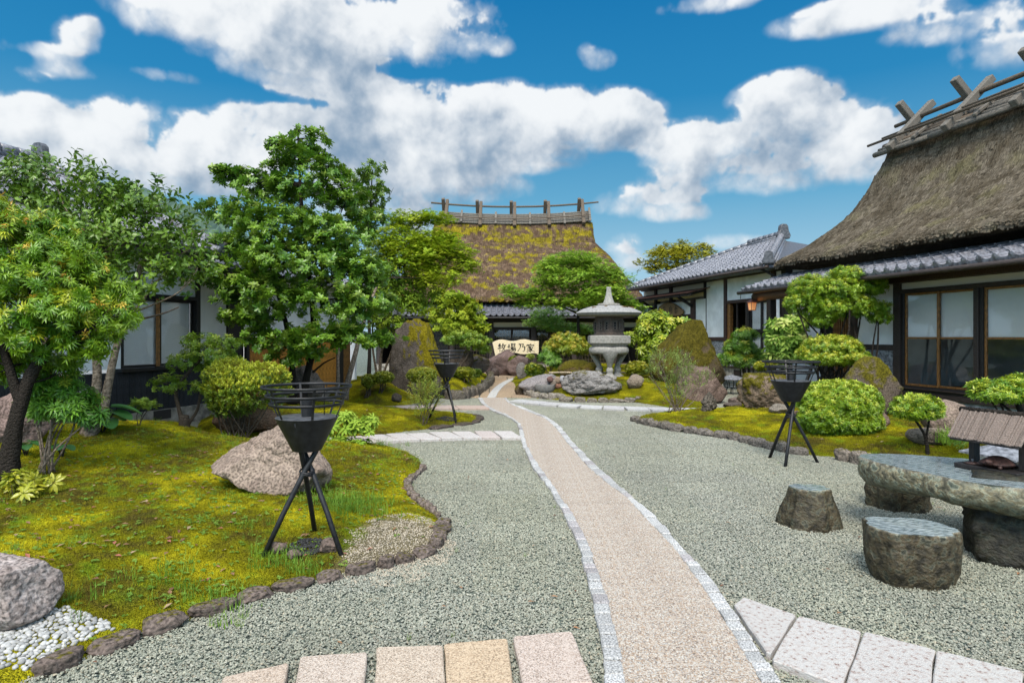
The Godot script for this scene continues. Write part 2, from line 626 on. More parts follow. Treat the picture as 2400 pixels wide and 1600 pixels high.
func make_materials():
	var mottle := ntex(512, 0.012, [grey(0.58), grey(0.85), grey(1.0)], [0.2, 0.55, 0.85], 3, FastNoiseLite.TYPE_SIMPLEX_SMOOTH, 6)
	var soft := ntex(512, 0.014, [grey(0.84), grey(0.95), grey(1.0)], [0.25, 0.5, 0.75], 27, FastNoiseLite.TYPE_SIMPLEX_SMOOTH, 6)
	var mottle_fine := ntex(512, 0.05, [grey(0.6), grey(0.88), grey(1.0)], [0.2, 0.5, 0.8], 5, FastNoiseLite.TYPE_SIMPLEX, 4)
	var lumps := ntex(512, 0.02, [], [], 8, FastNoiseLite.TYPE_SIMPLEX_SMOOTH, 6)
	var fine := ntex(512, 0.09, [], [], 9, FastNoiseLite.TYPE_SIMPLEX, 3)
	var pits := ntex(512, 0.035, [], [], 12, FastNoiseLite.TYPE_CELLULAR, 3, FastNoiseLite.RETURN_DISTANCE)
	var pits2 := ntex(1024, 0.012, [], [], 19, FastNoiseLite.TYPE_SIMPLEX, 8)
	var speck := ntex(512, 0.16, [Color(0.7, 0.68, 0.66), Color(0.86, 0.84, 0.83), grey(0.95), grey(1.0), Color(0.86, 0.83, 0.8)], [0.0, 0.14, 0.4, 0.7, 0.88], 6, FastNoiseLite.TYPE_CELLULAR, 1, FastNoiseLite.RETURN_CELL_VALUE)
	var pink := ntex(512, 0.03, [Color(0.7, 0.6, 0.57), Color(0.95, 0.92, 0.91), grey(1.0)], [0.16, 0.3, 0.6], 16, FastNoiseLite.TYPE_SIMPLEX_SMOOTH, 6)
	var aggr := ntex(1024, 0.075, [Color(0.56, 0.5, 0.46), Color(0.72, 0.65, 0.59), Color(0.85, 0.77, 0.7), Color(0.93, 0.88, 0.83), Color(0.8, 0.79, 0.78), Color(0.99, 0.97, 0.94), Color(0.8, 0.69, 0.58), Color(0.9, 0.83, 0.77)], [0.0, 0.12, 0.24, 0.4, 0.54, 0.66, 0.78, 0.88], 21, FastNoiseLite.TYPE_CELLULAR, 1, FastNoiseLite.RETURN_CELL_VALUE)
	var aggr_bump := ntex(1024, 0.075, [], [], 21, FastNoiseLite.TYPE_CELLULAR, 1, FastNoiseLite.RETURN_DISTANCE)
	var gravel := ntex(1024, 0.06, [Color(0.3, 0.34, 0.32), Color(0.46, 0.5, 0.46), Color(0.6, 0.63, 0.58), Color(0.42, 0.47, 0.45), Color(0.74, 0.76, 0.7), Color(0.54, 0.57, 0.53)], [0.0, 0.18, 0.4, 0.55, 0.75, 0.88], 33, FastNoiseLite.TYPE_CELLULAR, 1, FastNoiseLite.RETURN_CELL_VALUE)
	var grain := ntex(512, 0.03, [grey(0.5), grey(0.8), grey(1.0)], [0.25, 0.5, 0.75], 14, FastNoiseLite.TYPE_SIMPLEX_SMOOTH, 5)
	var streak := ntex(512, 0.02, [Color(0.58, 0.62, 0.62), Color(0.8, 0.83, 0.82), Color(1.0, 1.0, 0.99)], [0.3, 0.5, 0.72], 17, FastNoiseLite.TYPE_SIMPLEX_SMOOTH, 6)
	var rust := ntex(512, 0.014, [Color(0.42, 0.41, 0.37), Color(0.62, 0.6, 0.55), Color(0.66, 0.6, 0.5), Color(0.8, 0.82, 0.78), Color(0.5, 0.53, 0.51)], [0.22, 0.42, 0.54, 0.66, 0.82], 18, FastNoiseLite.TYPE_SIMPLEX_SMOOTH, 7)
	var W := {"world": true}
	# ground
	mat("gravel_bed", Color(0.5, 0.52, 0.49), 0.95, {"tex": gravel, "bump": aggr_bump, "depth": 1.0, "scale": 0.9, "world": true})
	mat("gravel_stone", Color(0.84, 0.84, 0.84), 0.85, {"vc": true, "spec": 0.35})
	mat("aggregate", Color(0.55, 0.535, 0.505), 0.9, {"tex": aggr, "bump": aggr_bump, "depth": 0.3, "scale": 2.1, "world": true})
	mat("granite", Color(0.72, 0.715, 0.7), 0.85, {"vc": true, "tex": pink, "bump": fine, "depth": 0.35, "scale": 1.7, "world": true})
	mat("granite_kerb", Color(0.84, 0.84, 0.84), 0.85, {"vc": true, "tex": mottle_fine, "bump": fine, "depth": 0.5, "scale": 2.4, "world": true})
	mat("granite_speck", Color(0.78, 0.78, 0.77), 0.85, {"vc": true, "tex": speck, "bump": fine, "depth": 0.3, "scale": 2.0, "world": true})
	mat("sandstone", Color(1, 1, 1), 0.9, {"vc": true, "tex": mottle_fine, "bump": fine, "depth": 0.6, "scale": 0.8, "world": true})
	mat("rock", Color(0.9, 0.9, 0.9), 0.92, {"vc": true, "tex": mottle_fine, "bump": pits2, "depth": 1.1, "scale": 1.1, "world": true, "spec": 0.3})
	mat("moss", Color(0.9, 0.9, 0.9), 1.0, {"vc": true, "tex": mottle_fine, "bump": fine, "depth": 2.0, "scale": 1.4, "world": true, "spec": 0.1})
	mat("tuft", Color(0.9, 0.9, 0.9), 0.9, {"vc": true, "backlight": 0.35, "spec": 0.15})
	mat("pebble", Color(0.68, 0.68, 0.67), 0.6, {"vc": true, "spec": 0.4})
	# plants
	mat("leaf_gloss", Color(1, 1, 1), 0.36, {"vc": true, "backlight": 0.42, "spec": 0.5})
	mat("leaf_soft", Color(1, 1, 1), 0.6, {"vc": true, "backlight": 0.6, "spec": 0.35})
	mat("bark", Color(0.13, 0.105, 0.08), 0.95, {"tex": mottle_fine, "bump": lumps, "depth": 3.0, "scale": 3.0, "spec": 0.2})
	mat("bark_pale", Color(0.3, 0.24, 0.18), 0.95, {"tex": mottle, "bump": lumps, "depth": 1.5, "scale": 2.5, "spec": 0.2})
	mat("bark_dark", Color(0.05, 0.042, 0.035), 0.95, {"tex": mottle_fine, "bump": lumps, "depth": 3.0, "scale": 3.0, "spec": 0.2})
	# buildings
	mat("plaster", Color(0.86, 0.87, 0.88), 0.9, {"tex": ntex(512, 0.006, [grey(0.93), grey(1.0)], [0.3, 0.7], 40), "bump": fine, "depth": 0.1, "scale": 0.4, "world": true})
	mat("plaster_cream", Color(0.68, 0.64, 0.55), 0.9, {"bump": fine, "depth": 0.1, "scale": 0.4, "world": true})
	mat("plaster_rough", Color(0.5, 0.53, 0.58), 0.95, {"tex": mottle, "bump": pits, "depth": 6.0, "scale": 1.6, "world": true})
	mat("concrete", Color(0.42, 0.38, 0.32), 0.95, {"tex": mottle, "bump": fine, "depth": 0.3, "scale": 0.6, "world": true})
	mat("render_grey", Color(0.55, 0.56, 0.57), 0.95, {"tex": mottle, "scale": 0.5, "world": true})
	mat("timber", Color(0.06, 0.04, 0.033), 0.6, {"tex": grain, "scale": Vector3(0.5, 6, 6), "bump": grain, "depth": 0.2})
	mat("timber_red", Color(0.085, 0.04, 0.03), 0.55, {"tex": grain, "scale": Vector3(5, 0.5, 5), "bump": grain, "depth": 0.2})
	mat("timber_dark", Color(0.022, 0.017, 0.016), 0.6, {"tex": grain, "scale": Vector3(5, 0.5, 5)})
	mat("board_black", Color(0.032, 0.034, 0.045), 0.7, {"vc": true, "tex": grain, "scale": Vector3(7, 0.6, 7), "bump": grain, "depth": 0.4})
	mat("board_orange", Color(0.85, 0.36, 0.05), 0.6, {"vc": true, "tex": grain, "scale": Vector3(7, 0.5, 7)})
	mat("wood_amber", Color(0.38, 0.17, 0.045), 0.5, {"tex": grain, "scale": Vector3(5, 0.6, 5)})
	mat("wood_grey", Color(0.27, 0.24, 0.2), 0.95, {"vc": true, "tex": grain, "scale": Vector3(0.6, 7, 7), "bump": grain, "depth": 1.0})
	mat("wood_pole", Color(0.2, 0.15, 0.105), 0.9, {"tex": grain, "scale": Vector3(1, 6, 6), "bump": grain, "depth": 0.6})
	mat("wood_log", Color(0.16, 0.075, 0.04), 0.6, {"tex": grain, "scale": Vector3(6, 6, 0.7), "bump": grain, "depth": 0.5})
	mat("wood_sign", Color(0.82, 0.73, 0.54), 0.6, {"tex": ntex(512, 0.02, [Color(0.9, 0.84, 0.74), grey(1.0)], [0.35, 0.6], 44), "scale": Vector3(1, 9, 1)})
	mat("wood_plaque", Color(0.42, 0.26, 0.12), 0.6, {"tex": grain, "scale": Vector3(1, 7, 3)})
	mat("bark_roof", Color(0.3, 0.23, 0.19), 0.95, {"vc": true, "tex": mottle_fine, "bump": lumps, "depth": 1.0, "scale": 4.0})
	mat("ink", Color(0.012, 0.012, 0.013), 0.6)
	mat("iron", Color(0.016, 0.016, 0.018), 0.5, {"tex": mottle, "bump": fine, "depth": 0.05, "scale": 2.0, "spec": 0.45})
	mat("iron_top", Color(0.10, 0.10, 0.105), 0.55, {"tex": mottle, "scale": 2.0})
	mat("iron_rust", Color(0.085, 0.036, 0.026), 0.45, {"tex": mottle, "bump": fine, "depth": 0.2, "scale": 5.0})
	mat("tile", Color(0.28, 0.28, 0.31), 0.32, {"vc": true, "tex": mottle, "scale": 1.5, "world": true, "spec": 0.6})
	mat("tile_dark", Color(0.13, 0.13, 0.14), 0.4, {"tex": mottle, "scale": 1.5})
	mat("copper", Color(0.23, 0.1, 0.075), 0.5, {"tex": mottle, "scale": 1.0})
	mat("thatch", Color(0.87, 0.87, 0.87), 1.0, {"vc": true, "tex": mottle_fine, "bump": lumps, "depth": 4.0, "scale": 1.6, "spec": 0.1})
	mat("straw", Color(0.87, 0.87, 0.87), 0.95, {"vc": true, "spec": 0.1})
	mat("paper", Color(0.88, 0.89, 0.88), 0.8, {"bump": fine, "depth": 0.02, "scale": 1.0})
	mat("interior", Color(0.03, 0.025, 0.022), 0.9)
	mat("carpet", Color(0.16, 0.1, 0.07), 0.9)
	mat("lamp_roof", Color(0.3, 0.31, 0.34), 0.5, {"tex": mottle, "scale": 2.0})
	mat("lamp_white", Color(0.74, 0.75, 0.76), 0.5, {"backlight": 0.2})
	mat("stone_lantern", Color(0.66, 0.655, 0.64), 0.92, {"vc": true, "tex": soft, "bump": fine, "depth": 0.5, "scale": 1.6, "world": true})
	mat("table_top", Color(0.34, 0.38, 0.4), 0.09, {"tex": streak, "scale": Vector3(1.2, 1.2, 5.0), "spec": 0.7})
	mat("table_side", Color(0.5, 0.48, 0.43), 0.6, {"vc": true, "tex": rust, "bump": pits2, "depth": 1.0, "scale": Vector3(1.6, 1.5, 1.6), "spec": 0.4})
	mat("bamboo", Color(0.55, 0.43, 0.28), 0.5, {"tex": mottle, "scale": 2.0})
	mat("hill", Color(1, 1, 1), 1.0, {"vc": true})
	var g := mat("pane", Color(0.9, 0.95, 0.95, 1.0), 0.03)
	g.albedo_color = Color(0.12, 0.14, 0.14, 0.1)
	g.transparency = BaseMaterial3D.TRANSPARENCY_ALPHA
	var am := mat("amber_glass", Color(0.85, 0.55, 0.25), 0.4)
	am.emission_enabled = true
	am.emission = Color(1.0, 0.5, 0.14)
	am.emission_energy_multiplier = 0.22

# ---------------------------------------------------------------- leaves

func leaf(st, base: Vector3, dir: Vector3, up: Vector3, length: float, wide: float, droop: float, tint: Color, full := 0.45):
	var side := dir.cross(up).normalized() * wide * 0.5
	var mid := base + dir * length * full - up * droop * length * 0.2
	var tip := base + dir * length - up * droop * length
	var lift := up * wide * 0.16
	st.set_color(tint)
	tri(st, base, mid + side + lift, mid)
	tri(st, base, mid, mid - side + lift)
	tri(st, mid + side + lift, tip, mid)
	tri(st, mid, tip, mid - side + lift)

func round_leaf(st, base: Vector3, dir: Vector3, up: Vector3, length: float, wide: float, droop: float, tint: Color):
	var side := dir.cross(up).normalized() * wide * 0.5
	var lift := up * wide * 0.14
	st.set_color(tint)
	var m := []
	for f in [0.0, 0.32, 0.72, 1.0]:
		m.append(base + dir * length * f - up * droop * length * f * f)
	var w := [0.0, 0.88, 0.92, 0.0]
	for s in [1.0, -1.0]:
		var a: Vector3 = m[1] + side * s * w[1] + lift
		var b: Vector3 = m[2] + side * s * w[2] + lift
		for q in [[m[0], a, m[1]], [a, b, m[1]], [m[1], b, m[2]], [b, m[3], m[2]]]:
			if s > 0.0:
				tri(st, q[0], q[1], q[2])
			else:
				tri(st, q[2], q[1], q[0])

func whorl(n: int, length: float, wide: float, tilt: float, droop: float, seed_: int, rings := 1, oval := false) -> ArrayMesh:
	var r := RandomNumberGenerator.new()
	r.seed = seed_
	var st := begin()
	for q in rings:
		for i in n:
			var a := TAU * (i + r.randf_range(-0.25, 0.25) + q * 0.5) / n
			var t := tilt + r.randf_range(-0.2, 0.2) - q * 0.35
			var d := Vector3(cos(a) * cos(t), sin(t), sin(a) * cos(t))
			var up := Vector3(-cos(a) * sin(t), cos(t), -sin(a) * sin(t))
			var v := r.randf_range(0.72, 1.15)
			if oval:
				round_leaf(st, Vector3(0, -0.02 * q, 0) + d * length * 0.08, d, up, length * r.randf_range(0.75, 1.1), wide, droop + r.randf_range(-0.1, 0.15), Color(v, v, v * 0.9))
				continue
			leaf(st, Vector3(0, -0.02 * q, 0) + d * length * 0.08, d, up, length * r.randf_range(0.75, 1.1), wide, droop + r.randf_range(-0.1, 0.15), Color(v, v, v * 0.9))
	return done(st)

func spray(n: int, stem: float, length: float, wide: float, droop: float, seed_: int) -> ArrayMesh:   # leaves along a twig that grows up y
	var r := RandomNumberGenerator.new()
	r.seed = seed_
	var st := begin()
	for i in n:
		var f := float(i) / n
		var a := i * 2.4 + r.randf_range(-0.4, 0.4)
		var t := r.randf_range(0.15, 0.75) + f * 0.4
		var d := Vector3(cos(a) * cos(t), sin(t), sin(a) * cos(t))
		var up := Vector3(-cos(a) * sin(t), cos(t), -sin(a) * sin(t))
		var v := r.randf_range(0.7, 1.15)
		if wide > 0.03:
			round_leaf(st, Vector3(0, stem * f, 0), d, up, length * r.randf_range(0.7, 1.1), wide * r.randf_range(0.8, 1.1), droop + r.randf_range(-0.1, 0.2), Color(v, v, v * 0.9))
		else:
			leaf(st, Vector3(0, stem * f, 0), d, up, length * r.randf_range(0.7, 1.1), wide * r.randf_range(0.8, 1.1), droop + r.randf_range(-0.1, 0.2), Color(v, v, v * 0.9))
	st.set_color(Color(0.5, 0.32, 0.3))
	tube(st, [Vector3(0, -0.03, 0), Vector3(0, stem, 0)], [0.0025, 0.0015], 3, false)
	return done(st)

func maple(n: int, spread: float, size: float, seed_: int) -> ArrayMesh:   # hand-shaped leaves in one flat layer
	var r := RandomNumberGenerator.new()
	r.seed = seed_
	var st := begin()
	for i in n:
		var p := Vector3(r.randf_range(-1, 1), r.randf_range(-0.25, 0.25), r.randf_range(-1, 1)) * spread
		var turn := r.randf() * TAU
		var b := Basis(Vector3(r.randf_range(-1, 1), 0, r.randf_range(-1, 1)).normalized(), r.randf_range(0.0, 0.5))
		var v := r.randf_range(0.75, 1.2)
		st.set_color(Color(v, v, v * 0.85))
		for k in 5:
			var a := turn + (k - 2) * 0.72
			var l := size * (1.0 - absf(k - 2) * 0.17)
			var d := b * Vector3(cos(a), -0.12, sin(a))
			var s := b * Vector3(-sin(a), 0, cos(a))
			tri(st, p, p + d * l * 0.5 + s * l * 0.15, p + d * l)
			tri(st, p, p + d * l, p + d * l * 0.5 - s * l * 0.15)
	return done(st)

func blades(n: int, spread: float, tall: float, wide: float, lean: float, seed_: int) -> ArrayMesh:
	var r := RandomNumberGenerator.new()
	r.seed = seed_
	var st := begin()
	for i in n:
		var a := r.randf() * TAU
		var p := Vector3(cos(a), 0, sin(a)) * spread * sqrt(r.randf())
		var b := r.randf() * TAU
		var out := Vector3(cos(b), 0, sin(b)) * lean * r.randf()
		var h := tall * r.randf_range(0.5, 1.0)
		var s := Vector3(-sin(b), 0, cos(b)) * wide
		var v := r.randf_range(0.65, 1.25)
		st.set_color(Color(v, v, v * 0.9))
		var mid := p + Vector3(0, h * 0.6, 0) + out * 0.4 * h
		var tip := p + Vector3(0, h, 0) + out * h
		tri(st, p - s, p + s, mid)
		tri(st, mid - s * 0.7, mid + s * 0.7, tip)
	return done(st)

func make_leaves():
	leaf_kind = {
		"pieris": [whorl(10, 0.072, 0.018, 0.3, 0.35, 1, 2), whorl(9, 0.066, 0.018, 0.55, 0.25, 2, 2), whorl(11, 0.078, 0.019, 0.1, 0.5, 3, 2), spray(11, 0.09, 0.07, 0.02, 0.3, 41)],
		"oval": [whorl(6, 0.075, 0.036, 0.45, 0.1, 4, 2, true), whorl(7, 0.07, 0.033, 0.3, 0.15, 5, 2, true), whorl(5, 0.08, 0.037, 0.6, 0.1, 6, 2, true)],
		"camellia": [spray(8, 0.2, 0.09, 0.044, 0.25, 7), spray(7, 0.17, 0.095, 0.046, 0.3, 8), spray(9, 0.22, 0.085, 0.04, 0.2, 9)],
		"box": [spray(12, 0.05, 0.022, 0.012, 0.0, 10), spray(10, 0.045, 0.024, 0.013, 0.1, 11)],
		"azalea": [whorl(6, 0.042, 0.016, 0.6, 0.1, 12, 2), whorl(5, 0.045, 0.018, 0.5, 0.15, 13, 2)],
		"rhodo": [whorl(9, 0.12, 0.03, 0.3, 0.25, 14, 2), whorl(8, 0.11, 0.03, 0.15, 0.35, 15, 2)],
		"maple": [maple(9, 0.13, 0.075, 16), maple(8, 0.12, 0.08, 17), maple(10, 0.14, 0.07, 18)],
		"aucuba": [whorl(6, 0.17, 0.062, 0.25, 0.35, 19, 2, true), whorl(5, 0.16, 0.062, 0.4, 0.3, 20, 2, true)],
		"twig": [spray(9, 0.16, 0.03, 0.016, 0.1, 21), spray(8, 0.14, 0.032, 0.016, 0.1, 22)],
		"hanging": [spray(8, 0.2, 0.085, 0.036, 0.7, 23), spray(7, 0.18, 0.09, 0.036, 0.8, 24)],
		"pad": [whorl(8, 0.035, 0.012, 0.7, 0.0, 25, 2), whorl(7, 0.032, 0.012, 0.8, 0.0, 26, 2)],
		"moss": [blades(46, 0.05, 0.016, 0.0024, 0.7, 27), blades(46, 0.055, 0.02, 0.0026, 0.8, 28)],
		"grass": [blades(14, 0.04, 0.14, 0.003, 0.7, 29), blades(12, 0.035, 0.11, 0.003, 0.9, 30)],
		"clover": [whorl(4, 0.022, 0.02, 0.3, 0.1, 31), whorl(3, 0.026, 0.022, 0.2, 0.1, 32)],
	}

# Leaves spread through the pads of a crown (world places), as seen a shell of twigs with gaps
func crown(parent: Node3D, kind: String, pads: Array, per: float, c0: Color, c1: Color, o := {}):
	var r := RandomNumberGenerator.new()
	r.seed = o.get("seed", int(pads[0][0].x * 1000.0) + 77 + pads.size())
	var meshes: Array = leaf_kind[kind]
	var sets := []
	for m in meshes:
		sets.append([[], PackedColorArray()])
	var inner: float = o.get("inner", 0.55)
	var up: float = o.get("up", 0.45)
	var gap: float = o.get("gap", -0.25)
	var gf: float = o.get("gapfreq", 3.2)
	var s0: float = o.get("size", 1.0)
	var tip: Color = o.get("tip", c1)
	var tips: float = o.get("tips", 0.0)
	var low: float = o.get("low", -1.0)
	var origin := parent.position
	for pad in pads:
		var c: Vector3 = pad[0]
		var rr: Vector3 = pad[1]
		var area := 4.0 * PI * pow((pow(rr.x * rr.y, 1.6) + pow(rr.x * rr.z, 1.6) + pow(rr.y * rr.z, 1.6)) / 3.0, 1.0 / 1.6)
		var n := int(area * per)
		for i in n:
			var d := Vector3(r.randfn(), r.randfn(), r.randfn()).normalized()
			if d.y < low:
				continue
			if d.y < -0.2 and r.randf() < o.get("bare", 0.45):
				continue
			var f := 1.0 - (1.0 - inner) * pow(r.randf(), 1.8)
			f *= 1.0 + o.get("ragged", 0.12) * noise.get_noise_3dv((c + d * rr) * 4.0) + r.randf_range(0.0, o.get("spike", 0.04))
			var p := c + d * rr * f
			if noise.get_noise_3dv(p * gf + Vector3(31, 7, 3)) < gap:
				continue
			var out := (d / rr).normalized()
			var y: Vector3 = (out * (1.0 - up) + Vector3.UP * up + Vector3(r.randfn(), r.randfn(), r.randfn()) * o.get("wild", 0.28)).normalized()
			var x: Vector3 = y.cross(Vector3(r.randfn(), r.randfn(), r.randfn())).normalized()
			var s := s0 * r.randf_range(0.75, 1.25)
			var k := r.randi() % meshes.size()
			var b := Basis(x, y, x.cross(y)).scaled(Vector3.ONE * s)
			sets[k][0].append(Transform3D(b, p - origin))
			var t := clampf(0.5 + noise.get_noise_3dv(p * 2.3) * 0.9 + r.randf_range(-0.35, 0.35), 0.0, 1.0)
			var col := c0.lerp(c1, t)
			if d.y > 0.0 and f > 0.8 and r.randf() < tips * (0.4 + d.y):
				col = tip.lerp(col, r.randf() * 0.4)
			sets[k][1].append(Color(1.9 * col.r / (1.0 + col.r), 1.8 * col.g / (1.0 + col.g), 1.1 * col.b))
	for k in meshes.size():
		if sets[k][0].size():
			scatter(o.get("called", "crown"), meshes[k], M[o.get("mat", "leaf_gloss")], sets[k][0], sets[k][1], parent)

# Trunk and limbs: each entry is [points (world), first radius, last radius]
func wood(parent: Node3D, called: String, entries: Array, m: String, rough := 0.25):
	for e in entries:
		var pts := []
		var src: Array = e[0]
		var steps := 4
		for i in src.size() - 1:
			for k in steps:
				var p: Vector3 = catmull(src, i, float(k) / steps)
				pts.append(p - parent.position)
		pts.append(src[src.size() - 1] - parent.position)
		var rad := []
		for i in pts.size():
			var f := float(i) / (pts.size() - 1)
			rad.append(lerpf(e[1], e[2], pow(f, 0.8)) * (1.0 + 0.35 * exp(-f * 14.0) * (1.0 if called == "trunk" else 0.0)))
		obj(called, tube_mesh(pts, rad, 8 if e[1] > 0.02 else 5, false, rough), M[m], parent)

func catmull(p: Array, i: int, t: float):
	var n := p.size()
	var a = p[maxi(i - 1, 0)]
	var b = p[i]
	var c = p[mini(i + 1, n - 1)]
	var d = p[mini(i + 2, n - 1)]
	return (b * 2.0 + (c - a) * t + (a * 2.0 - b * 5.0 + c * 4.0 - d) * t * t + (b * 3.0 - a - c * 3.0 + d) * t * t * t) * 0.5

# Limbs from points on the trunk to the pads of the crown
func limbs(parent: Node3D, from: Array, pads: Array, r0: float, m: String, seed_ := 3):
	var r := RandomNumberGenerator.new()
	r.seed = seed_
	for pad in pads:
		var c: Vector3 = pad[0]
		var best: Vector3 = from[0]
		for f in from:
			if f.distance_to(c) + maxf(0.0, f.y - c.y) * 2.0 < best.distance_to(c) + maxf(0.0, best.y - c.y) * 2.0:
				best = f
		var mid := best.lerp(c, 0.5) + Vector3(r.randfn(), r.randfn() * 0.5 - 0.4, r.randfn()) * best.distance_to(c) * 0.12
		wood(parent, "branch", [[[best, mid, c], r0, r0 * 0.35]], m)
		for k in 3:
			var d := Vector3(r.randfn(), absf(r.randfn()) * 0.6, r.randfn()).normalized()
			wood(parent, "branch", [[[mid.lerp(c, 0.4 + 0.2 * k), c + d * pad[1] * 0.45, c + d * pad[1] * 0.85], r0 * 0.4, r0 * 0.15]], m)


# ---------------------------------------------------------------- ground, moss beds, gravel, paths

func add_bed(pts: Array, amp: float, wide: float, bumps: Array, step: float):
	var smooth := PackedVector2Array()
	var n := pts.size()
	for i in n:
		for k in 3:
			var t := k / 3.0
			var a: Vector2 = pts[(i + n - 1) % n]
			var b: Vector2 = pts[i]
			var c: Vector2 = pts[(i + 1) % n]
			var d: Vector2 = pts[(i + 2) % n]
			smooth.append((b * 2.0 + (c - a) * t + (a * 2.0 - b * 5.0 + c * 4.0 - d) * t * t + (b * 3.0 - a - c * 3.0 + d) * t * t * t) * 0.5)
	var lo := smooth[0]
	var hi := smooth[0]
	for p in smooth:
		lo = lo.min(p)
		hi = hi.max(p)
	lo -= Vector2(0.2, 0.2)
	hi += Vector2(0.2, 0.2)
	var nx := int((hi.x - lo.x) / step) + 2
	var nz := int((hi.y - lo.y) / step) + 2
	var grid := PackedFloat32Array()
	grid.resize(nx * nz)
	var m := smooth.size()
	for j in nz:
		for i in nx:
			var p := lo + Vector2(i, j) * step
			var best := 99.0
			for k in m:
				var a := smooth[k]
				var ab := smooth[(k + 1) % m] - a
				var t := clampf((p - a).dot(ab) / ab.length_squared(), 0.0, 1.0)
				best = minf(best, (a + ab * t - p).length_squared())
			var sd := sqrt(best)
			var h: float
			if Geometry2D.is_point_in_polygon(p, smooth):
				h = 0.05 * (1.0 - exp(-sd / 0.07)) + amp * smoothstep(0.0, wide, sd)
				for b in bumps:
					h += b[3] * exp(-((p.x - b[0]) * (p.x - b[0]) + (p.y - b[1]) * (p.y - b[1])) / (b[2] * b[2])) * smoothstep(0.0, 0.6, sd)
				h += (noise.get_noise_2d(p.x * 1.6, p.y * 1.6) * 0.035 + noise.get_noise_2d(p.x * 7.0, p.y * 7.0) * 0.012) * smoothstep(0.0, 0.25, sd)
			else:
				h = -sd * 0.9
			grid[j * nx + i] = h
	beds.append({"poly": smooth, "lo": lo, "hi": hi, "nx": nx, "nz": nz, "step": step, "grid": grid})

func bed_h(b, x: float, z: float) -> float:
	if x < b.lo.x or z < b.lo.y or x > b.hi.x or z > b.hi.y:
		return -1.0
	var fx: float = clampf((x - b.lo.x) / b.step, 0.0, b.nx - 1.001)
	var fz: float = clampf((z - b.lo.y) / b.step, 0.0, b.nz - 1.001)
	var i := int(fx)
	var j := int(fz)
	var g: PackedFloat32Array = b.grid
	var k: int = j * b.nx + i
	return lerpf(lerpf(g[k], g[k + 1], fx - i), lerpf(g[k + b.nx], g[k + b.nx + 1], fx - i), fz - j)

func ground_h(x: float, z: float) -> float:
	var h := 0.0
	for b in beds:
		h = maxf(h, bed_h(b, x, z))
	return h

func on_ground(p: Vector3) -> Vector3:
	return Vector3(p.x, ground_h(p.x, p.z), p.z)

func moss_color(x: float, z: float) -> Color:
	var n1 := noise.get_noise_2d(x * 0.8 + 4.0, z * 0.8)
	var n2 := noise.get_noise_2d(x * 3.1, z * 3.1 + 9.0)
	var n3 := noise.get_noise_2d(x * 11.0, z * 11.0)
	var c := Color(0.32, 0.3, 0.015)
	var bright := Color(0.62, 0.55, 0.025)
	var green := Color(0.24, 0.4, 0.03)
	var brown := Color(0.11, 0.078, 0.035)
	c = c.lerp(bright, smoothstep(0.0, 0.5, n1 + n2 * 0.5))
	c = c.lerp(green, smoothstep(0.15, 0.7, n2 - n1 * 0.3 + n3 * 0.3) * 0.8)
	var sand := Vector2((x + 0.84) / 0.36, (z + 4.8) / 0.66).length() + n2 * 0.35
	if sand < 1.2:
		return c.lerp(Color(0.42, 0.35, 0.24), smoothstep(1.2, 0.8, sand) * 0.9)
	return c.lerp(brown, smoothstep(0.0, 0.42, -n1 * 0.75 - n2 * 0.45 + n3 * 0.7 - 0.06) * 0.75)

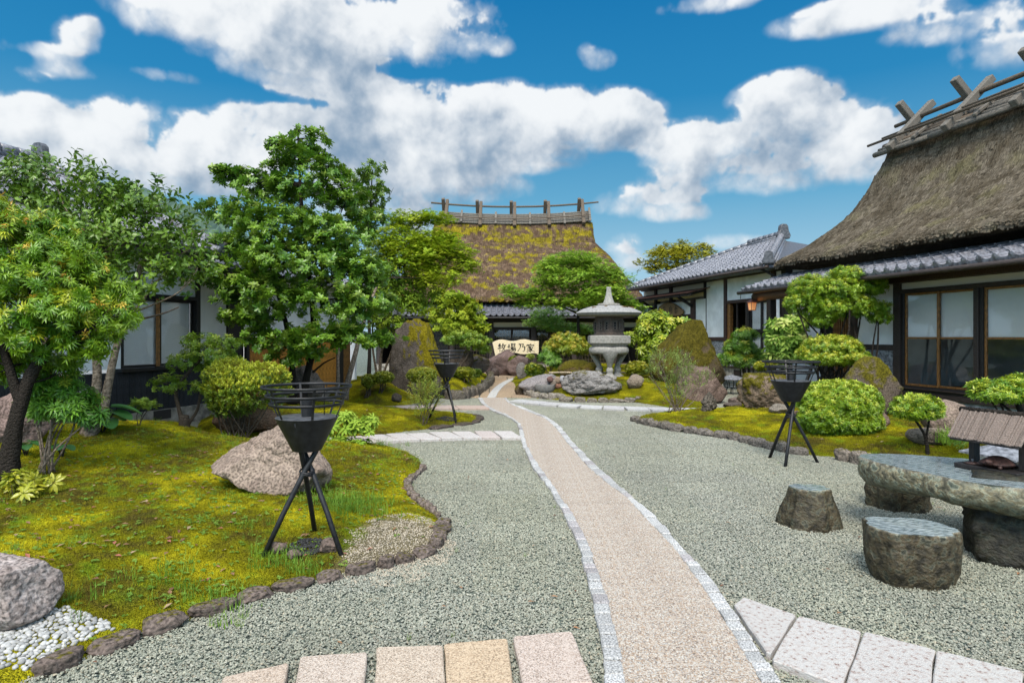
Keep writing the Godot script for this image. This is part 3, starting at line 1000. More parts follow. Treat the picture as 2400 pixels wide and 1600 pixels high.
func make_ground():
	var st := begin()
	quad(st, Vector3(-900, -0.012, 900), Vector3(900, -0.012, 900), Vector3(900, -0.012, -900), Vector3(-900, -0.012, -900))
	struct("gravel_ground", done(st), M.gravel_bed)
	# the moss beds: left front, left behind the slab row, topiary mound, mound by the path's end, lantern island, right
	add_bed([Vector2(-2.267, -2.982), Vector2(-2.192, -3.082), Vector2(-2.098, -3.245), Vector2(-2.012, -3.425), Vector2(-1.854, -3.578), Vector2(-1.78, -3.734), Vector2(-1.642, -3.848), Vector2(-1.524, -3.995), Vector2(-1.34, -4.119), Vector2(-1.186, -4.265), Vector2(-1.006, -4.334), Vector2(-0.86, -4.463), Vector2(-0.744, -4.592), Vector2(-0.611, -4.699), Vector2(-0.583, -4.911), Vector2(-0.588, -5.187), Vector2(-0.597, -5.458), Vector2(-0.716, -5.773), Vector2(-0.857, -6.005), Vector2(-0.962, -6.222), Vector2(-1.049, -6.474), Vector2(-1.146, -6.903), Vector2(-1.113, -7.257), Vector2(-1.081, -7.724), Vector2(-1.186, -8.2), Vector2(-1.399, -8.674), Vector2(-1.711, -9.067), Vector2(-1.969, -9.171), Vector2(-2.436, -9.136), Vector2(-3.022, -9.067), Vector2(-3.682, -9.206), Vector2(-4.41, -9.728), Vector2(-5.292, -10.874), Vector2(-5.696, -10.681), Vector2(-5.881, -10.139), Vector2(-6.133, -9.808), Vector2(-6.648, -9.497), Vector2(-7.365, -9.206), Vector2(-8.801, -8.801), Vector2(-9.722, -7.675), Vector2(-6.554, -4.681), Vector2(-3.565, -2.815), Vector2(-2.454, -2.63)], 0.13, 1.6, [[-5.9, -8.6, 2.4, 0.26], [-2.6, -8.0, 1.2, 0.08]], 0.075)
	add_bed([Vector2(-5.938, -12.201), Vector2(-5.35, -10.874), Vector2(-4.375, -9.65), Vector2(-3.86, -9.65), Vector2(-3.283, -9.848), Vector2(-2.792, -9.971), Vector2(-2.308, -10.182), Vector2(-1.843, -10.634), Vector2(-1.396, -11.024), Vector2(-0.924, -11.555), Vector2(-0.622, -11.958), Vector2(-0.716, -12.786), Vector2(-1.233, -13.209), Vector2(-1.959, -13.356), Vector2(-2.671, -13.356), Vector2(-3.663, -13.738), Vector2(-4.72, -14.751), Vector2(-5.946, -15.926), Vector2(-6.933, -16.249), Vector2(-6.982, -14.751)], 0.1, 1.3, [[-4.6, -10.8, 1.2, 0.2], [-3.4, -12.6, 1.2, 0.15]], 0.09)
	add_bed([Vector2(-4.033, -15.123), Vector2(-3.303, -14.572), Vector2(-2.639, -14.661), Vector2(-2.279, -15.123), Vector2(-2.167, -16.249), Vector2(-2.571, -18.363), Vector2(-3.314, -19.884), Vector2(-4.387, -20.566), Vector2(-5.484, -20.566), Vector2(-5.902, -19.246), Vector2(-5.27, -16.819)], 0.32, 1.1, [[-4.2, -15.8, 1.0, 0.2]], 0.12)
	add_bed([Vector2(-1.745, -16.36), Vector2(-1.336, -16.032), Vector2(-1.023, -17.058), Vector2(-0.821, -18.942), Vector2(-0.7, -21.878), Vector2(-0.879, -25.343), Vector2(-1.511, -28.335), Vector2(-2.776, -29.74), Vector2(-3.869, -29.021), Vector2(-4.142, -25.89), Vector2(-3.478, -21.295), Vector2(-2.324, -17.429)], 0.38, 0.9, [], 0.12)
	add_bed([Vector2(0.054, -20.391), Vector2(0.193, -18.086), Vector2(0.498, -16.586), Vector2(1.147, -15.926), Vector2(2.051, -15.615), Vector2(2.855, -15.514), Vector2(3.294, -14.751), Vector2(3.656, -14.06), Vector2(4.173, -14.226), Vector2(4.946, -15.717), Vector2(6.139, -18.794), Vector2(6.963, -22.706), Vector2(6.385, -27.366), Vector2(5.083, -30.496), Vector2(3.05, -30.496), Vector2(1.161, -29.021), Vector2(0.259, -25.89), Vector2(-0.031, -23.369)], 0.3, 1.4, [[3.2, -18.3, 1.0, 0.12], [5.6, -17.6, 1.4, 0.12]], 0.12)
	add_bed([Vector2(2.322, -12.264), Vector2(2.356, -11.782), Vector2(2.558, -11.283), Vector2(2.802, -10.777), Vector2(3.078, -10.494), Vector2(3.424, -10.013), Vector2(3.656, -9.171), Vector2(3.973, -8.611), Vector2(4.301, -8.4), Vector2(4.372, -8.116), Vector2(4.695, -7.825), Vector2(5.206, -7.437), Vector2(6.176, -6.617), Vector2(7.937, -7.003), Vector2(11.283, -11.283), Vector2(11.581, -13.897), Vector2(10.146, -15.219), Vector2(9.308, -15.514), Vector2(8.746, -16.819), Vector2(7.901, -17.429), Vector2(6.283, -16.249), Vector2(4.961, -14.311), Vector2(4.119, -13.43), Vector2(3.581, -13.43), Vector2(2.859, -12.994)], 0.14, 1.2, [[6.4, -11.8, 1.6, 0.14], [7.0, -14.0, 1.6, 0.1]], 0.09)
	var names := ["moss_ground", "moss_ground", "moss_ground", "moss_ground", "moss_ground", "moss_ground"]
	for q in beds.size():
		var b = beds[q]
		var v := PackedVector3Array()
		var cols := PackedColorArray()
		var ids := PackedInt32Array()
		ids.resize(b.nx * b.nz)
		ids.fill(-1)
		for j in b.nz:
			for i in b.nx:
				var h: float = b.grid[j * b.nx + i]
				if h > -0.13:
					ids[j * b.nx + i] = v.size()
					var x: float = b.lo.x + i * b.step
					var z: float = b.lo.y + j * b.step
					v.append(Vector3(x, h, z))
					cols.append(moss_color(x, z) * 0.8)
		var f := PackedInt32Array()
		for j in b.nz - 1:
			for i in b.nx - 1:
				var a := ids[j * b.nx + i]
				var c := ids[j * b.nx + i + 1]
				var d := ids[(j + 1) * b.nx + i + 1]
				var e := ids[(j + 1) * b.nx + i]
				if a >= 0 and c >= 0 and d >= 0 and e >= 0:
					f.append_array([a, e, d, a, d, c])
		struct(names[q], mesh_from(v, f, cols), M.moss)
	# loose gravel: small patches of crushed stones laid side by side
	var patches := []
	for k in 5:
		patches.append(gravel_patch(0.5, 2300, 100 + k))
	var xs := []
	var cols := []
	for k in 5:
		xs.append([])
		cols.append(PackedColorArray())
	var r := RandomNumberGenerator.new()
	r.seed = 88
	for iz in range(4, 52):
		var z := -0.25 - iz * 0.5
		for ix in range(-22, 26):
			var x := ix * 0.5
			if absf(x) > -z * 0.86 + 0.8:
				continue
			if ground_h(x, z) > 0.11:
				continue
			if z < -16.6 and x > -2.6 and x < 0.6 and z > -30:
				continue
			var k := r.randi() % 5
			xs[k].append(Transform3D(Basis(Vector3.UP, PI / 2 * (r.randi() % 4)), Vector3(x, r.randf_range(-0.002, 0.002), z)))
			var t := 1.0 + noise.get_noise_2d(x * 0.6, z * 0.6) * 0.16
			cols[k].append(Color(t * 1.04, t * 1.0, t * 0.9 * (1.0 + noise.get_noise_2d(x * 0.4 + 9.0, z * 0.4) * 0.06)))
	for k in 5:
		scatter("gravel", patches[k], M.gravel_stone, xs[k], cols[k])

func gravel_patch(size: float, n: int, seed_: int) -> ArrayMesh:
	var r := RandomNumberGenerator.new()
	r.seed = seed_
	var tones := [Color(0.29, 0.315, 0.275), Color(0.23, 0.26, 0.225), Color(0.36, 0.375, 0.33), Color(0.19, 0.215, 0.19), Color(0.45, 0.45, 0.405), Color(0.26, 0.29, 0.265), Color(0.33, 0.345, 0.295), Color(0.4, 0.34, 0.26)]
	var st := begin()
	var o := [Vector3(1, 0, 0), Vector3(0, 0, 1), Vector3(-1, 0, 0), Vector3(0, 0, -1)]
	for i in n:
		var c := Vector3(r.randf_range(-0.5, 0.5) * size, r.randf_range(-0.006, 0.004), r.randf_range(-0.5, 0.5) * size)
		var s := r.randf_range(0.0048, 0.0088)
		if r.randf() < 0.04:
			s *= 1.5
		var b := Basis(Vector3(r.randfn(), r.randfn(), r.randfn()).normalized(), r.randf() * TAU)
		b = b.scaled(Vector3(s, s * 0.75, s))
		var p := []
		for q in o:
			p.append(c + b * (q * r.randf_range(0.7, 1.3) + Vector3(0, r.randf_range(-0.2, 0.2), 0)))
		var top := c + b * Vector3(r.randf_range(-0.35, 0.35), r.randf_range(0.6, 1.0), r.randf_range(-0.35, 0.35))
		var bot := c + b * Vector3(r.randf_range(-0.35, 0.35), -0.9, r.randf_range(-0.35, 0.35))
		var v := r.randf_range(0.8, 1.2)
		var t: Color = tones[r.randi() % 7 if r.randf() < 0.96 else 7]
		t = t.lerp(Color(0.35, 0.36, 0.325), 0.42)
		st.set_color(Color(t.r * v, t.g * v, t.b * v))
		for k in 4:
			tri(st, p[(k + 1) % 4], p[k], top)
			tri(st, p[k], p[(k + 1) % 4], bot)
	return done(st)

func x_at(line: Array, z: float) -> float:
	var n := line.size()
	for i in n - 1:
		if z >= line[i + 1].y or i == n - 2:
			return lerpf(line[i].x, line[i + 1].x, (z - line[i].y) / (line[i + 1].y - line[i].y))
	return 0.0

func make_paths():
	var lo := [Vector2(0.429, -2.953), Vector2(0.463, -3.372), Vector2(0.475, -3.688), Vector2(0.5, -4.311), Vector2(0.503, -4.931), Vector2(0.474, -5.471), Vector2(0.398, -6.563), Vector2(0.256, -7.675), Vector2(0.199, -8.52), Vector2(0.14, -9.535), Vector2(0.121, -10.634), Vector2(0.093, -11.667), Vector2(-0.05, -12.455), Vector2(-0.299, -13.209), Vector2(-0.51, -13.897), Vector2(-0.721, -15.028), Vector2(-0.879, -16.472)]
	var li := [Vector2(0.52, -2.953), Vector2(0.549, -3.372), Vector2(0.566, -3.688), Vector2(0.578, -4.311), Vector2(0.578, -4.982), Vector2(0.554, -5.471), Vector2(0.455, -6.563), Vector2(0.343, -7.675), Vector2(0.256, -8.52), Vector2(0.203, -9.535), Vector2(0.191, -10.634), Vector2(0.146, -11.555), Vector2(-0.034, -12.618), Vector2(-0.336, -13.621), Vector2(-0.602, -14.797), Vector2(-0.78, -16.472)]
	var ri := [Vector2(1.144, -2.953), Vector2(1.168, -3.258), Vector2(1.178, -3.584), Vector2(1.205, -4.091), Vector2(1.213, -4.851), Vector2(1.174, -5.337), Vector2(1.132, -6.222), Vector2(1.017, -6.963), Vector2(0.926, -7.675), Vector2(0.882, -8.43), Vector2(0.823, -9.349), Vector2(0.777, -10.494), Vector2(0.737, -11.283), Vector2(0.638, -12.264), Vector2(0.356, -13.356), Vector2(0.114, -14.226), Vector2(-0.112, -15.316), Vector2(-0.207, -16.36)]
	var ro := [Vector2(1.232, -2.953), Vector2(1.251, -3.258), Vector2(1.261, -3.584), Vector2(1.298, -4.133), Vector2(1.272, -4.881), Vector2(1.265, -5.534), Vector2(1.183, -6.271), Vector2(1.114, -6.963), Vector2(1.039, -7.675), Vector2(0.972, -8.581), Vector2(0.908, -9.46), Vector2(0.868, -10.494), Vector2(0.835, -11.283), Vector2(0.719, -12.264), Vector2(0.511, -13.209), Vector2(0.281, -14.06), Vector2(-0.04, -15.123), Vector2(-0.142, -16.36)]
	# the lines run straight on below the frame
	for l in [lo, li, ri, ro]:
		var a: Vector2 = l[0]
		var b: Vector2 = l[1]
		l.push_front(a + (a - b).normalized() * 1.6)
	var path := Node3D.new()
	path.name = "garden_path"
	path.set_meta("kind", "structure")
	add_child(path)
	var cuts := [-1.5, -6.05, -16.45]
	for s in cuts.size() - 1:
		var v := PackedVector3Array()
		var f := PackedInt32Array()
		var n := 60
		for i in n + 1:
			var z := lerpf(cuts[s] - 0.0015, cuts[s + 1] + 0.0015, float(i) / n)
			var a := x_at(li, z) - 0.004
			var b := x_at(ri, z) + 0.004
			for k in 5:
				v.append(Vector3(lerpf(a, b, k / 4.0), 0.02 + 0.004 * sin(PI * k / 4.0), z))
			if i:
				for k in 4:
					var q := i * 5 + k
					f.append_array([q, q - 5, q - 4, q, q - 4, q + 1])
		obj("paving_strip", mesh_from(v, f), M.aggregate, path)
	var r := RandomNumberGenerator.new()
	r.seed = 17
	for side in 2:
		var a := lo if side == 0 else ri
		var b := li if side == 0 else ro
		var z := -1.6
		while z > -16.3:
			var zz := z - r.randf_range(0.1, 0.2) * (1.25 if z < -5.0 else 0.8)
			var j := r.randf_range(-0.008, 0.008)
			var q := [Vector2(x_at(a, z) + j, z), Vector2(x_at(b, z) + j, z), Vector2(x_at(b, zz + 0.012) + j, zz + 0.012), Vector2(x_at(a, zz + 0.012) + j, zz + 0.012)]
			var o = obj("kerb_stone", ground_prism_col(q, -0.02, r.randf_range(0.024, 0.036), 0.007, kerb_tone(r)), M.granite_kerb, path)
			z = zz
	# slab rows
	slab_row("stepping_slabs", [Vector2(0.088, -10.161), Vector2(-0.271, -10.161), Vector2(-0.677, -10.161), Vector2(-1.338, -10.033), Vector2(-1.97, -9.848), Vector2(-2.553, -9.573), Vector2(-3.129, -9.386), Vector2(-3.758, -9.241)], 0.66, 0.33, 0.042, [Color(0.66, 0.62, 0.6), Color(0.62, 0.55, 0.52), Color(0.68, 0.65, 0.63)], 3, "granite")
	slab_row("stepping_slabs", [Vector2(-0.536, -14.101), Vector2(-1.081, -14.101), Vector2(-1.692, -14.101), Vector2(-2.336, -14.019), Vector2(-2.965, -13.897)], 0.6, 0.66, 0.042, [Color(0.6, 0.47, 0.4), Color(0.62, 0.5, 0.44)], 4, "granite")
	slab_row("stepping_slabs", [Vector2(0.031, -15.564), Vector2(0.601, -15.028), Vector2(1.026, -14.661), Vector2(1.435, -14.354), Vector2(2.323, -13.937), Vector2(3.288, -13.699), Vector2(4.437, -13.582)], 0.52, 0.5, 0.042, [Color(0.7, 0.7, 0.7), Color(0.66, 0.65, 0.66)], 5, "granite_speck")
	var near := Node3D.new()
	near.name = numbered("stepping_slabs")
	near.set_meta("kind", "structure")
	add_child(near)
	var quads := [
		[[Vector2(0.009, -3.335), Vector2(0.314, -3.391), Vector2(0.37, -2.889), Vector2(0.051, -2.855)], Color(0.7, 0.58, 0.5), "granite_speck"],
		[[Vector2(-0.344, -3.262), Vector2(-0.024, -3.321), Vector2(0.011, -2.831), Vector2(-0.281, -2.815)], Color(0.72, 0.55, 0.38), "granite_speck"],
		[[Vector2(-0.683, -3.231), Vector2(-0.355, -3.249), Vector2(-0.289, -2.798), Vector2(-0.594, -2.766)], Color(0.7, 0.58, 0.46), "granite_speck"],
		[[Vector2(-1.035, -3.13), Vector2(-0.716, -3.176), Vector2(-0.638, -2.734), Vector2(-0.922, -2.659)], Color(0.7, 0.59, 0.5), "granite_speck"],
		[[Vector2(-1.326, -2.946), Vector2(-1.068, -3.07), Vector2(-0.964, -2.63), Vector2(-1.226, -2.519)], Color(0.68, 0.55, 0.44), "granite_speck"],
		[[Vector2(1.293, -3.728), Vector2(1.388, -3.842), Vector2(1.596, -3.6), Vector2(1.278, -3.159), Vector2(1.262, -3.176)], Color(0.6, 0.575, 0.55), "granite"],
		[[Vector2(1.603, -3.589), Vector2(1.859, -3.396), Vector2(1.48, -2.865), Vector2(1.259, -3.102)], Color(0.62, 0.595, 0.57), "granite"],
		[[Vector2(1.865, -3.391), Vector2(2.114, -3.197), Vector2(1.765, -2.713), Vector2(1.488, -2.862)], Color(0.6, 0.575, 0.55), "granite"],
		[[Vector2(2.119, -3.189), Vector2(2.386, -2.982), Vector2(2.02, -2.546), Vector2(1.772, -2.707)], Color(0.61, 0.585, 0.56), "granite"],
		[[Vector2(2.392, -2.975), Vector2(2.627, -2.815), Vector2(2.234, -2.394), Vector2(2.021, -2.535)], Color(0.61, 0.585, 0.56), "granite"],
	]
	for q in quads:
		obj("slab", ground_prism_col(q[0], -0.03, r.randf_range(0.034, 0.04), 0.006, q[1]), M[q[2]], near)
	# tan stone paving at the far end with a line of white blocks through it
	var far := Node3D.new()
	far.name = numbered("sandstone_paving")
	far.set_meta("kind", "structure")
	add_child(far)
	var x0 := -2.9
	for row in 9:
		var z0 := -16.55 - row * 1.35
		var x := x0 + r.randf_range(-0.3, 0.2)
		while x < 1.0:
			var w := r.randf_range(0.7, 1.3)
			var c := Color(0.5, 0.36, 0.22).lerp(Color(0.42, 0.3, 0.19), r.randf())
			var mid := Vector2(x + w / 2, z0 - 0.66)
			if ground_h(mid.x, mid.y) < 0.16:
				obj("flagstone", ground_prism_col([Vector2(x, z0), Vector2(x + w - 0.02, z0 + r.randf_range(-0.03, 0.0)), Vector2(x + w - 0.02 + r.randf_range(-0.1, 0.1), z0 - 1.33), Vector2(x + r.randf_range(-0.02, 0.02), z0 - 1.33)], -0.02, r.randf_range(0.018, 0.026), 0.004, c), M.sandstone, far)
			x += w
	var line := [Vector2(-0.534, -16.36), Vector2(-0.499, -17.817), Vector2(-0.436, -19.246), Vector2(-0.343, -20.566), Vector2(-0.204, -21.878), Vector2(-0.016, -23.256), Vector2(0.195, -24.316)]
	for i in line.size() - 1:
		var a: Vector2 = line[i]
		var b: Vector2 = line[i + 1]
		var s := (b - a).orthogonal().normalized() * 0.11
		var g := (b - a) * 0.015
		obj("white_block", ground_prism_col([a + g - s, b - g - s, b - g + s, a + g + s], 0.0, 0.034, 0.004, Color(0.72, 0.71, 0.69)), M.granite_speck, far)

func kerb_tone(r) -> Color:
	var v: float = r.randf_range(0.6, 0.86)
	if r.randf() < 0.16:
		return Color(v * 0.8, v * 0.74, v * 0.73)
	return Color(v, v * 0.98, v * 0.95)

func ground_prism_col(poly: Array, y0: float, y1: float, bev: float, c: Color) -> ArrayMesh:
	var st := begin()
	st.set_color(c)
	var flip := []
	for i in poly.size():   # edges a little uneven, corners worn
		var p: Vector2 = poly[i]
		var q: Vector2 = poly[(i + 1) % poly.size()]
		var l := p.distance_to(q)
		var chip := minf(0.012, l * 0.06)
		for f in [chip / l, 0.25, 0.5, 0.75, 1.0 - chip / l]:
			var e := p.lerp(q, f) + (q - p).orthogonal() / l * rng.randf_range(-0.35, 0.35) * chip
			flip.append(Vector2(e.x, -e.y))
	prism(st, flip, y0, y1, Transform3D(Basis(Vector3(1, 0, 0), Vector3(0, 0, -1), Vector3(0, 1, 0)), Vector3.ZERO), bev)
	return done(st)

func slab_row(called: String, line: Array, wide: float, each: float, high: float, tones: Array, seed_: int, m: String):
	var r := RandomNumberGenerator.new()
	r.seed = seed_
	var o := Node3D.new()
	o.name = numbered(called)
	o.set_meta("kind", "structure")
	add_child(o)
	var total := 0.0
	for i in line.size() - 1:
		total += line[i].distance_to(line[i + 1])
	var s := 0.0
	var skew := 0.12
	while s < total - each * 0.5:
		var e := minf(s + each * r.randf_range(0.93, 1.05), total)
		var a: Vector2 = along(line, s + 0.014)
		var b: Vector2 = along(line, e - 0.014)
		var d := (b - a).normalized()
		var n := d.orthogonal() * wide * 0.5
		var k := d * skew * wide
		obj("slab", ground_prism_col([a - n + k, b - n + k, b + n - k, a + n - k], -0.02, high + r.randf_range(-0.004, 0.006), 0.006, tones[r.randi() % tones.size()] * r.randf_range(0.94, 1.06)), M[m], o)
		s = e

func along(line: Array, s: float) -> Vector2:
	for i in line.size() - 1:
		var l: float = line[i].distance_to(line[i + 1])
		if s <= l or i == line.size() - 2:
			return line[i].lerp(line[i + 1], s / l)
		s -= l
	return line[0]


# ---------------------------------------------------------------- houses (x along the wall, y up, z out towards the garden)

func part(parent, called, m, c: Vector3, size: Vector3, bev := 0.004):
	return obj(called, box(size, bev), M[m], parent, c)

func span(parent, called, m, x0: float, x1: float, y0: float, y1: float, z0: float, z1: float, bev := 0.004):
	return part(parent, called, m, Vector3((x0 + x1) / 2, (y0 + y1) / 2, (z0 + z1) / 2), Vector3(x1 - x0, y1 - y0, z1 - z0), bev)

func tile_mesh(w: float, l: float, tone: float, eave := false) -> ArrayMesh:   # an interlocking pan tile: hollow, then a roll
	var st := begin(false)
	st.set_color(Color(tone, tone, tone * 1.02))
	var n := 12
	var top := []
	for i in n + 1:
		var u := float(i) / n
		var y := -0.03 * sin(PI * u / 0.68) if u < 0.68 else 0.05 * sin(PI * (u - 0.68) / 0.32)
		top.append(Vector2((u - 0.5) * w * 1.03, y))
	for i in n:
		var a: Vector2 = top[i]
		var b: Vector2 = top[i + 1]
		quad(st, Vector3(a.x, a.y + 0.03, l / 2), Vector3(b.x, b.y + 0.03, l / 2), Vector3(b.x, b.y - 0.004, -l / 2), Vector3(a.x, a.y - 0.004, -l / 2))
	st.set_smooth_group(-1)
	for i in n:
		var a: Vector2 = top[i]
		var b: Vector2 = top[i + 1]
		quad(st, Vector3(a.x, a.y - 0.005, l / 2), Vector3(b.x, b.y - 0.005, l / 2), Vector3(b.x, b.y + 0.03, l / 2), Vector3(a.x, a.y + 0.03, l / 2))
	if eave:   # the hanging lip and the round end of an eave tile
		var low := []
		for i in n + 1:
			low.append(Vector2(top[i].x, minf(top[i].y, 0.0) - 0.05 + 0.02 * absf(float(i) / n - 0.34)))
		for i in n:
			quad(st, Vector3(low[i].x, low[i].y, l / 2 + 0.004), Vector3(low[i + 1].x, low[i + 1].y, l / 2 + 0.004), Vector3(top[i + 1].x, top[i + 1].y + 0.03, l / 2 + 0.004), Vector3(top[i].x, top[i].y + 0.03, l / 2 + 0.004))
		var c := Vector3(w * 0.34, 0.03, l / 2 + 0.012)
		for k in 10:
			var a0 := TAU * k / 10
			var a1 := TAU * (k + 1) / 10
			var p := c + Vector3(cos(a0), sin(a0), 0) * 0.055
			var q := c + Vector3(cos(a1), sin(a1), 0) * 0.055
			tri(st, c + Vector3(0, 0, 0.012), p, q)
			quad(st, q, p, p - Vector3(0, 0, 0.05), q - Vector3(0, 0, 0.05))
	return done(st)

# Tiles on a slope from the eave line (x0..x1 at z0, y0) up to (u0..u1 at z1, y1), each tile a piece of its own
func tile_slope(roof: Node3D, x0, x1, z0, y0, u0, u1, z1, y1, w := 0.28, row := 0.27, seed_ := 1, shares := false):
	var r := RandomNumberGenerator.new()
	r.seed = seed_
	var run := Vector2(z1 - z0, y1 - y0)
	var rows := int(run.length() / row)
	var down := Vector3(0, -run.y, -run.x).normalized()
	var basis := Basis(Vector3.RIGHT, down.cross(Vector3.RIGHT), down)
	var kinds := []
	for k in 4:
		kinds.append([tile_mesh(w, row * 1.12, 0.84 + 0.1 * k), tile_mesh(w, row * 1.12, 0.84 + 0.1 * k, true)])
	var xf := []
	var cols := PackedColorArray()
	for i in rows:
		var t := (i + 0.5) * row / run.length()
		var a := lerpf(x0, u0, t)
		var b := lerpf(x1, u1, t)
		var n := int((x1 - x0) / w)
		for k in n:
			var x: float = x0 + (k + 0.5) * w
			if x < a or x > b:
				continue
			var p := Vector3(x, lerpf(y0, y1, t) + 0.035, lerpf(z0, z1, t))
			if shares:
				xf.append(Transform3D(basis, p))
				var v := r.randf_range(0.8, 1.15)
				cols.append(Color(v, v, v))
			else:
				var o = obj("roof_tile", kinds[r.randi() % 4][1 if i == 0 else 0], M.tile, roof, p)
				o.basis = basis
	if shares:
		scatter("roof_tiles", kinds[1][0], M.tile, xf, cols, roof)

func ridge_roll(parent, a: Vector3, b: Vector3, r0: float, called := "ridge_tiles"):   # stacked tiles with a round cap in sections
	var st := begin(false)
	var n := maxi(2, int(a.distance_to(b) / 0.3))
	for i in n:
		var p := a.lerp(b, float(i) / n)
		var q := a.lerp(b, (i + 0.94) / n)
		tube(st, [p, q], [r0 * 1.04, r0 * 0.94], 10)
	bar(st, a - Vector3(0, r0 * 1.1, 0), b - Vector3(0, r0 * 1.1, 0), r0 * 2.5, r0 * 0.7)
	bar(st, a - Vector3(0, r0 * 1.9, 0), b - Vector3(0, r0 * 1.9, 0), r0 * 3.1, r0 * 0.7)
	return obj(called, done(st), M.tile, parent)

func end_tile(parent, c: Vector3, s: float, turn := 0.0):   # the ornamental block that closes a ridge
	var st := begin()
	prism(st, [Vector2(-0.5, -0.6), Vector2(0.5, -0.6), Vector2(0.62, -0.3), Vector2(0.42, 0.1), Vector2(0.36, 0.5), Vector2(0.18, 0.66), Vector2(-0.18, 0.66), Vector2(-0.36, 0.5), Vector2(-0.42, 0.1), Vector2(-0.62, -0.3)], -0.2, 0.2, Transform3D(Basis(Vector3.UP, turn).scaled(Vector3.ONE * s), c), 0.06)
	return obj("ridge_end_tile", done(st), M.tile_dark, parent)

# A thatched roof as rings of rounded rectangles: [height, x0, x1, z front, z back, corner radius]
func thatch(parent, rings: Array, col_at: Callable, per: float, seed_: int, cut_x := 99.0):
	var n := 160
	var v := PackedVector3Array()
	var cols := PackedColorArray()
	var f := PackedInt32Array()
	var full := []
	for i in rings.size() - 1:
		var steps := 9 if i >= 1 else 2
		for k in steps:
			var ring := []
			for q in 6:
				ring.append(catmull_f(rings, i, q, float(k) / steps) if i >= 1 else lerpf(rings[i][q], rings[i + 1][q], float(k) / steps))
			full.append(ring)
	full.append(rings[rings.size() - 1])
	for ring in full:
		var hx: float = (ring[2] - ring[1]) / 2
		var hz: float = (ring[3] - ring[4]) / 2
		var cx: float = (ring[2] + ring[1]) / 2
		var cz: float = (ring[3] + ring[4]) / 2
		var cr: float = minf(ring[5], minf(hx, hz) * 0.95)
		for i in n:
			# walk round the outline evenly
			var per_side := [2 * (hx - cr), PI / 2 * cr, 2 * (hz - cr), PI / 2 * cr, 2 * (hx - cr), PI / 2 * cr, 2 * (hz - cr), PI / 2 * cr]
			var total := 0.0
			for e in per_side:
				total += e
			var s := total * i / n
			var at := 0
			while at < 7 and s > per_side[at]:
				s -= per_side[at]
				at += 1
			var p := Vector2()
			var ang := -s / maxf(cr, 0.001)
			match at:
				0: p = Vector2(-hx + cr + s, hz)
				1: p = Vector2(hx - cr, hz - cr) + Vector2(sin(-ang), cos(-ang)) * cr
				2: p = Vector2(hx, hz - cr - s)
				3: p = Vector2(hx - cr, -hz + cr) + Vector2(cos(-ang), -sin(-ang)) * cr
				4: p = Vector2(hx - cr - s, -hz)
				5: p = Vector2(-hx + cr, -hz + cr) + Vector2(-sin(-ang), -cos(-ang)) * cr
				6: p = Vector2(-hx, -hz + cr + s)
				7: p = Vector2(-hx + cr, hz - cr) + Vector2(-cos(-ang), sin(-ang)) * cr
			var w := Vector3(cx + p.x, ring[0], cz + p.y)
			var d := noise.get_noise_3dv(w * 0.7) * 0.05 + noise.get_noise_3dv(w * 3.0) * 0.018
			w += Vector3(p.x / hx, 0.6, p.y / hz).normalized() * d
			v.append(w)
			cols.append(col_at.call(w) * 0.7)
	for i in full.size() - 1:
		for k in n:
			var k2 := (k + 1) % n
			f.append_array([i * n + k, i * n + k2, (i + 1) * n + k2, i * n + k, (i + 1) * n + k2, (i + 1) * n + k])
	var top := v.size()
	v.append(Vector3((rings[-1][1] + rings[-1][2]) / 2, rings[-1][0], (rings[-1][3] + rings[-1][4]) / 2))
	cols.append(Color(0.1, 0.08, 0.05))
	for k in n:
		f.append_array([(full.size() - 1) * n + k, (full.size() - 1) * n + (k + 1) % n, top])
	v.append(Vector3((rings[0][1] + rings[0][2]) / 2, rings[0][0] + 0.05, (rings[0][3] + rings[0][4]) / 2))
	cols.append(Color(0.03, 0.025, 0.02))
	for k in n:
		f.append_array([k, top + 1, (k + 1) % n])
	var roof = obj("thatch_roof", mesh_from(v, f, cols), M.thatch, parent)
	# straw ends standing a little proud of the surface
	var r := RandomNumberGenerator.new()
	r.seed = seed_
	var bits := []
	for q in 3:
		var st := begin()
		for k in 6:
			var t := r.randf_range(0.65, 1.1)
			st.set_color(Color(t, t, t))
			var x := (k - 2.5) * 0.017 + r.randf_range(-0.005, 0.005)
			var z1 := 0.07 + r.randf_range(-0.025, 0.03)
			bx(st, Vector3(x, 0.002 + r.randf_range(0, 0.008), z1 / 2 - 0.03), Vector3(0.015, 0.012, z1 + 0.06), Basis(Vector3.RIGHT, r.randf_range(-0.1, 0.1)))
		bits.append(done(st))
	var sets := [[[], PackedColorArray()], [[], PackedColorArray()], [[], PackedColorArray()]]
	for i in range(0, f.size(), 3):
		var a := v[f[i]]
		var b := v[f[i + 1]]
		var c := v[f[i + 2]]
		var cr := (b - a).cross(c - a)
		var nrm := cr.normalized()
		if nrm.y < -0.2 or nrm.z < -0.3 or a.x > cut_x:
			continue
		var many := cr.length() * 0.5 * per
		var count := int(many) + (1 if r.randf() < many - int(many) else 0)
		for k in count:
			var s := sqrt(r.randf())
			var t := r.randf()
			var p := a * (1 - s) + b * (s * (1 - t)) + c * (s * t)
			var down := (Vector3.DOWN - nrm * Vector3.DOWN.dot(nrm))
			if down.length() < 0.05:
				down = Vector3(0, 0, 1)
			down = (down.normalized() + Vector3(r.randfn(), 0, r.randfn()) * 0.06).normalized()
			var x := nrm.cross(down).normalized()
			var sc := r.randf_range(0.7, 1.35)
			var kk := r.randi() % 3
			sets[kk][0].append(Transform3D(Basis(x * sc, nrm * sc, x.cross(nrm) * sc), p))
			sets[kk][1].append(col_at.call(p) * r.randf_range(0.55, 1.4))
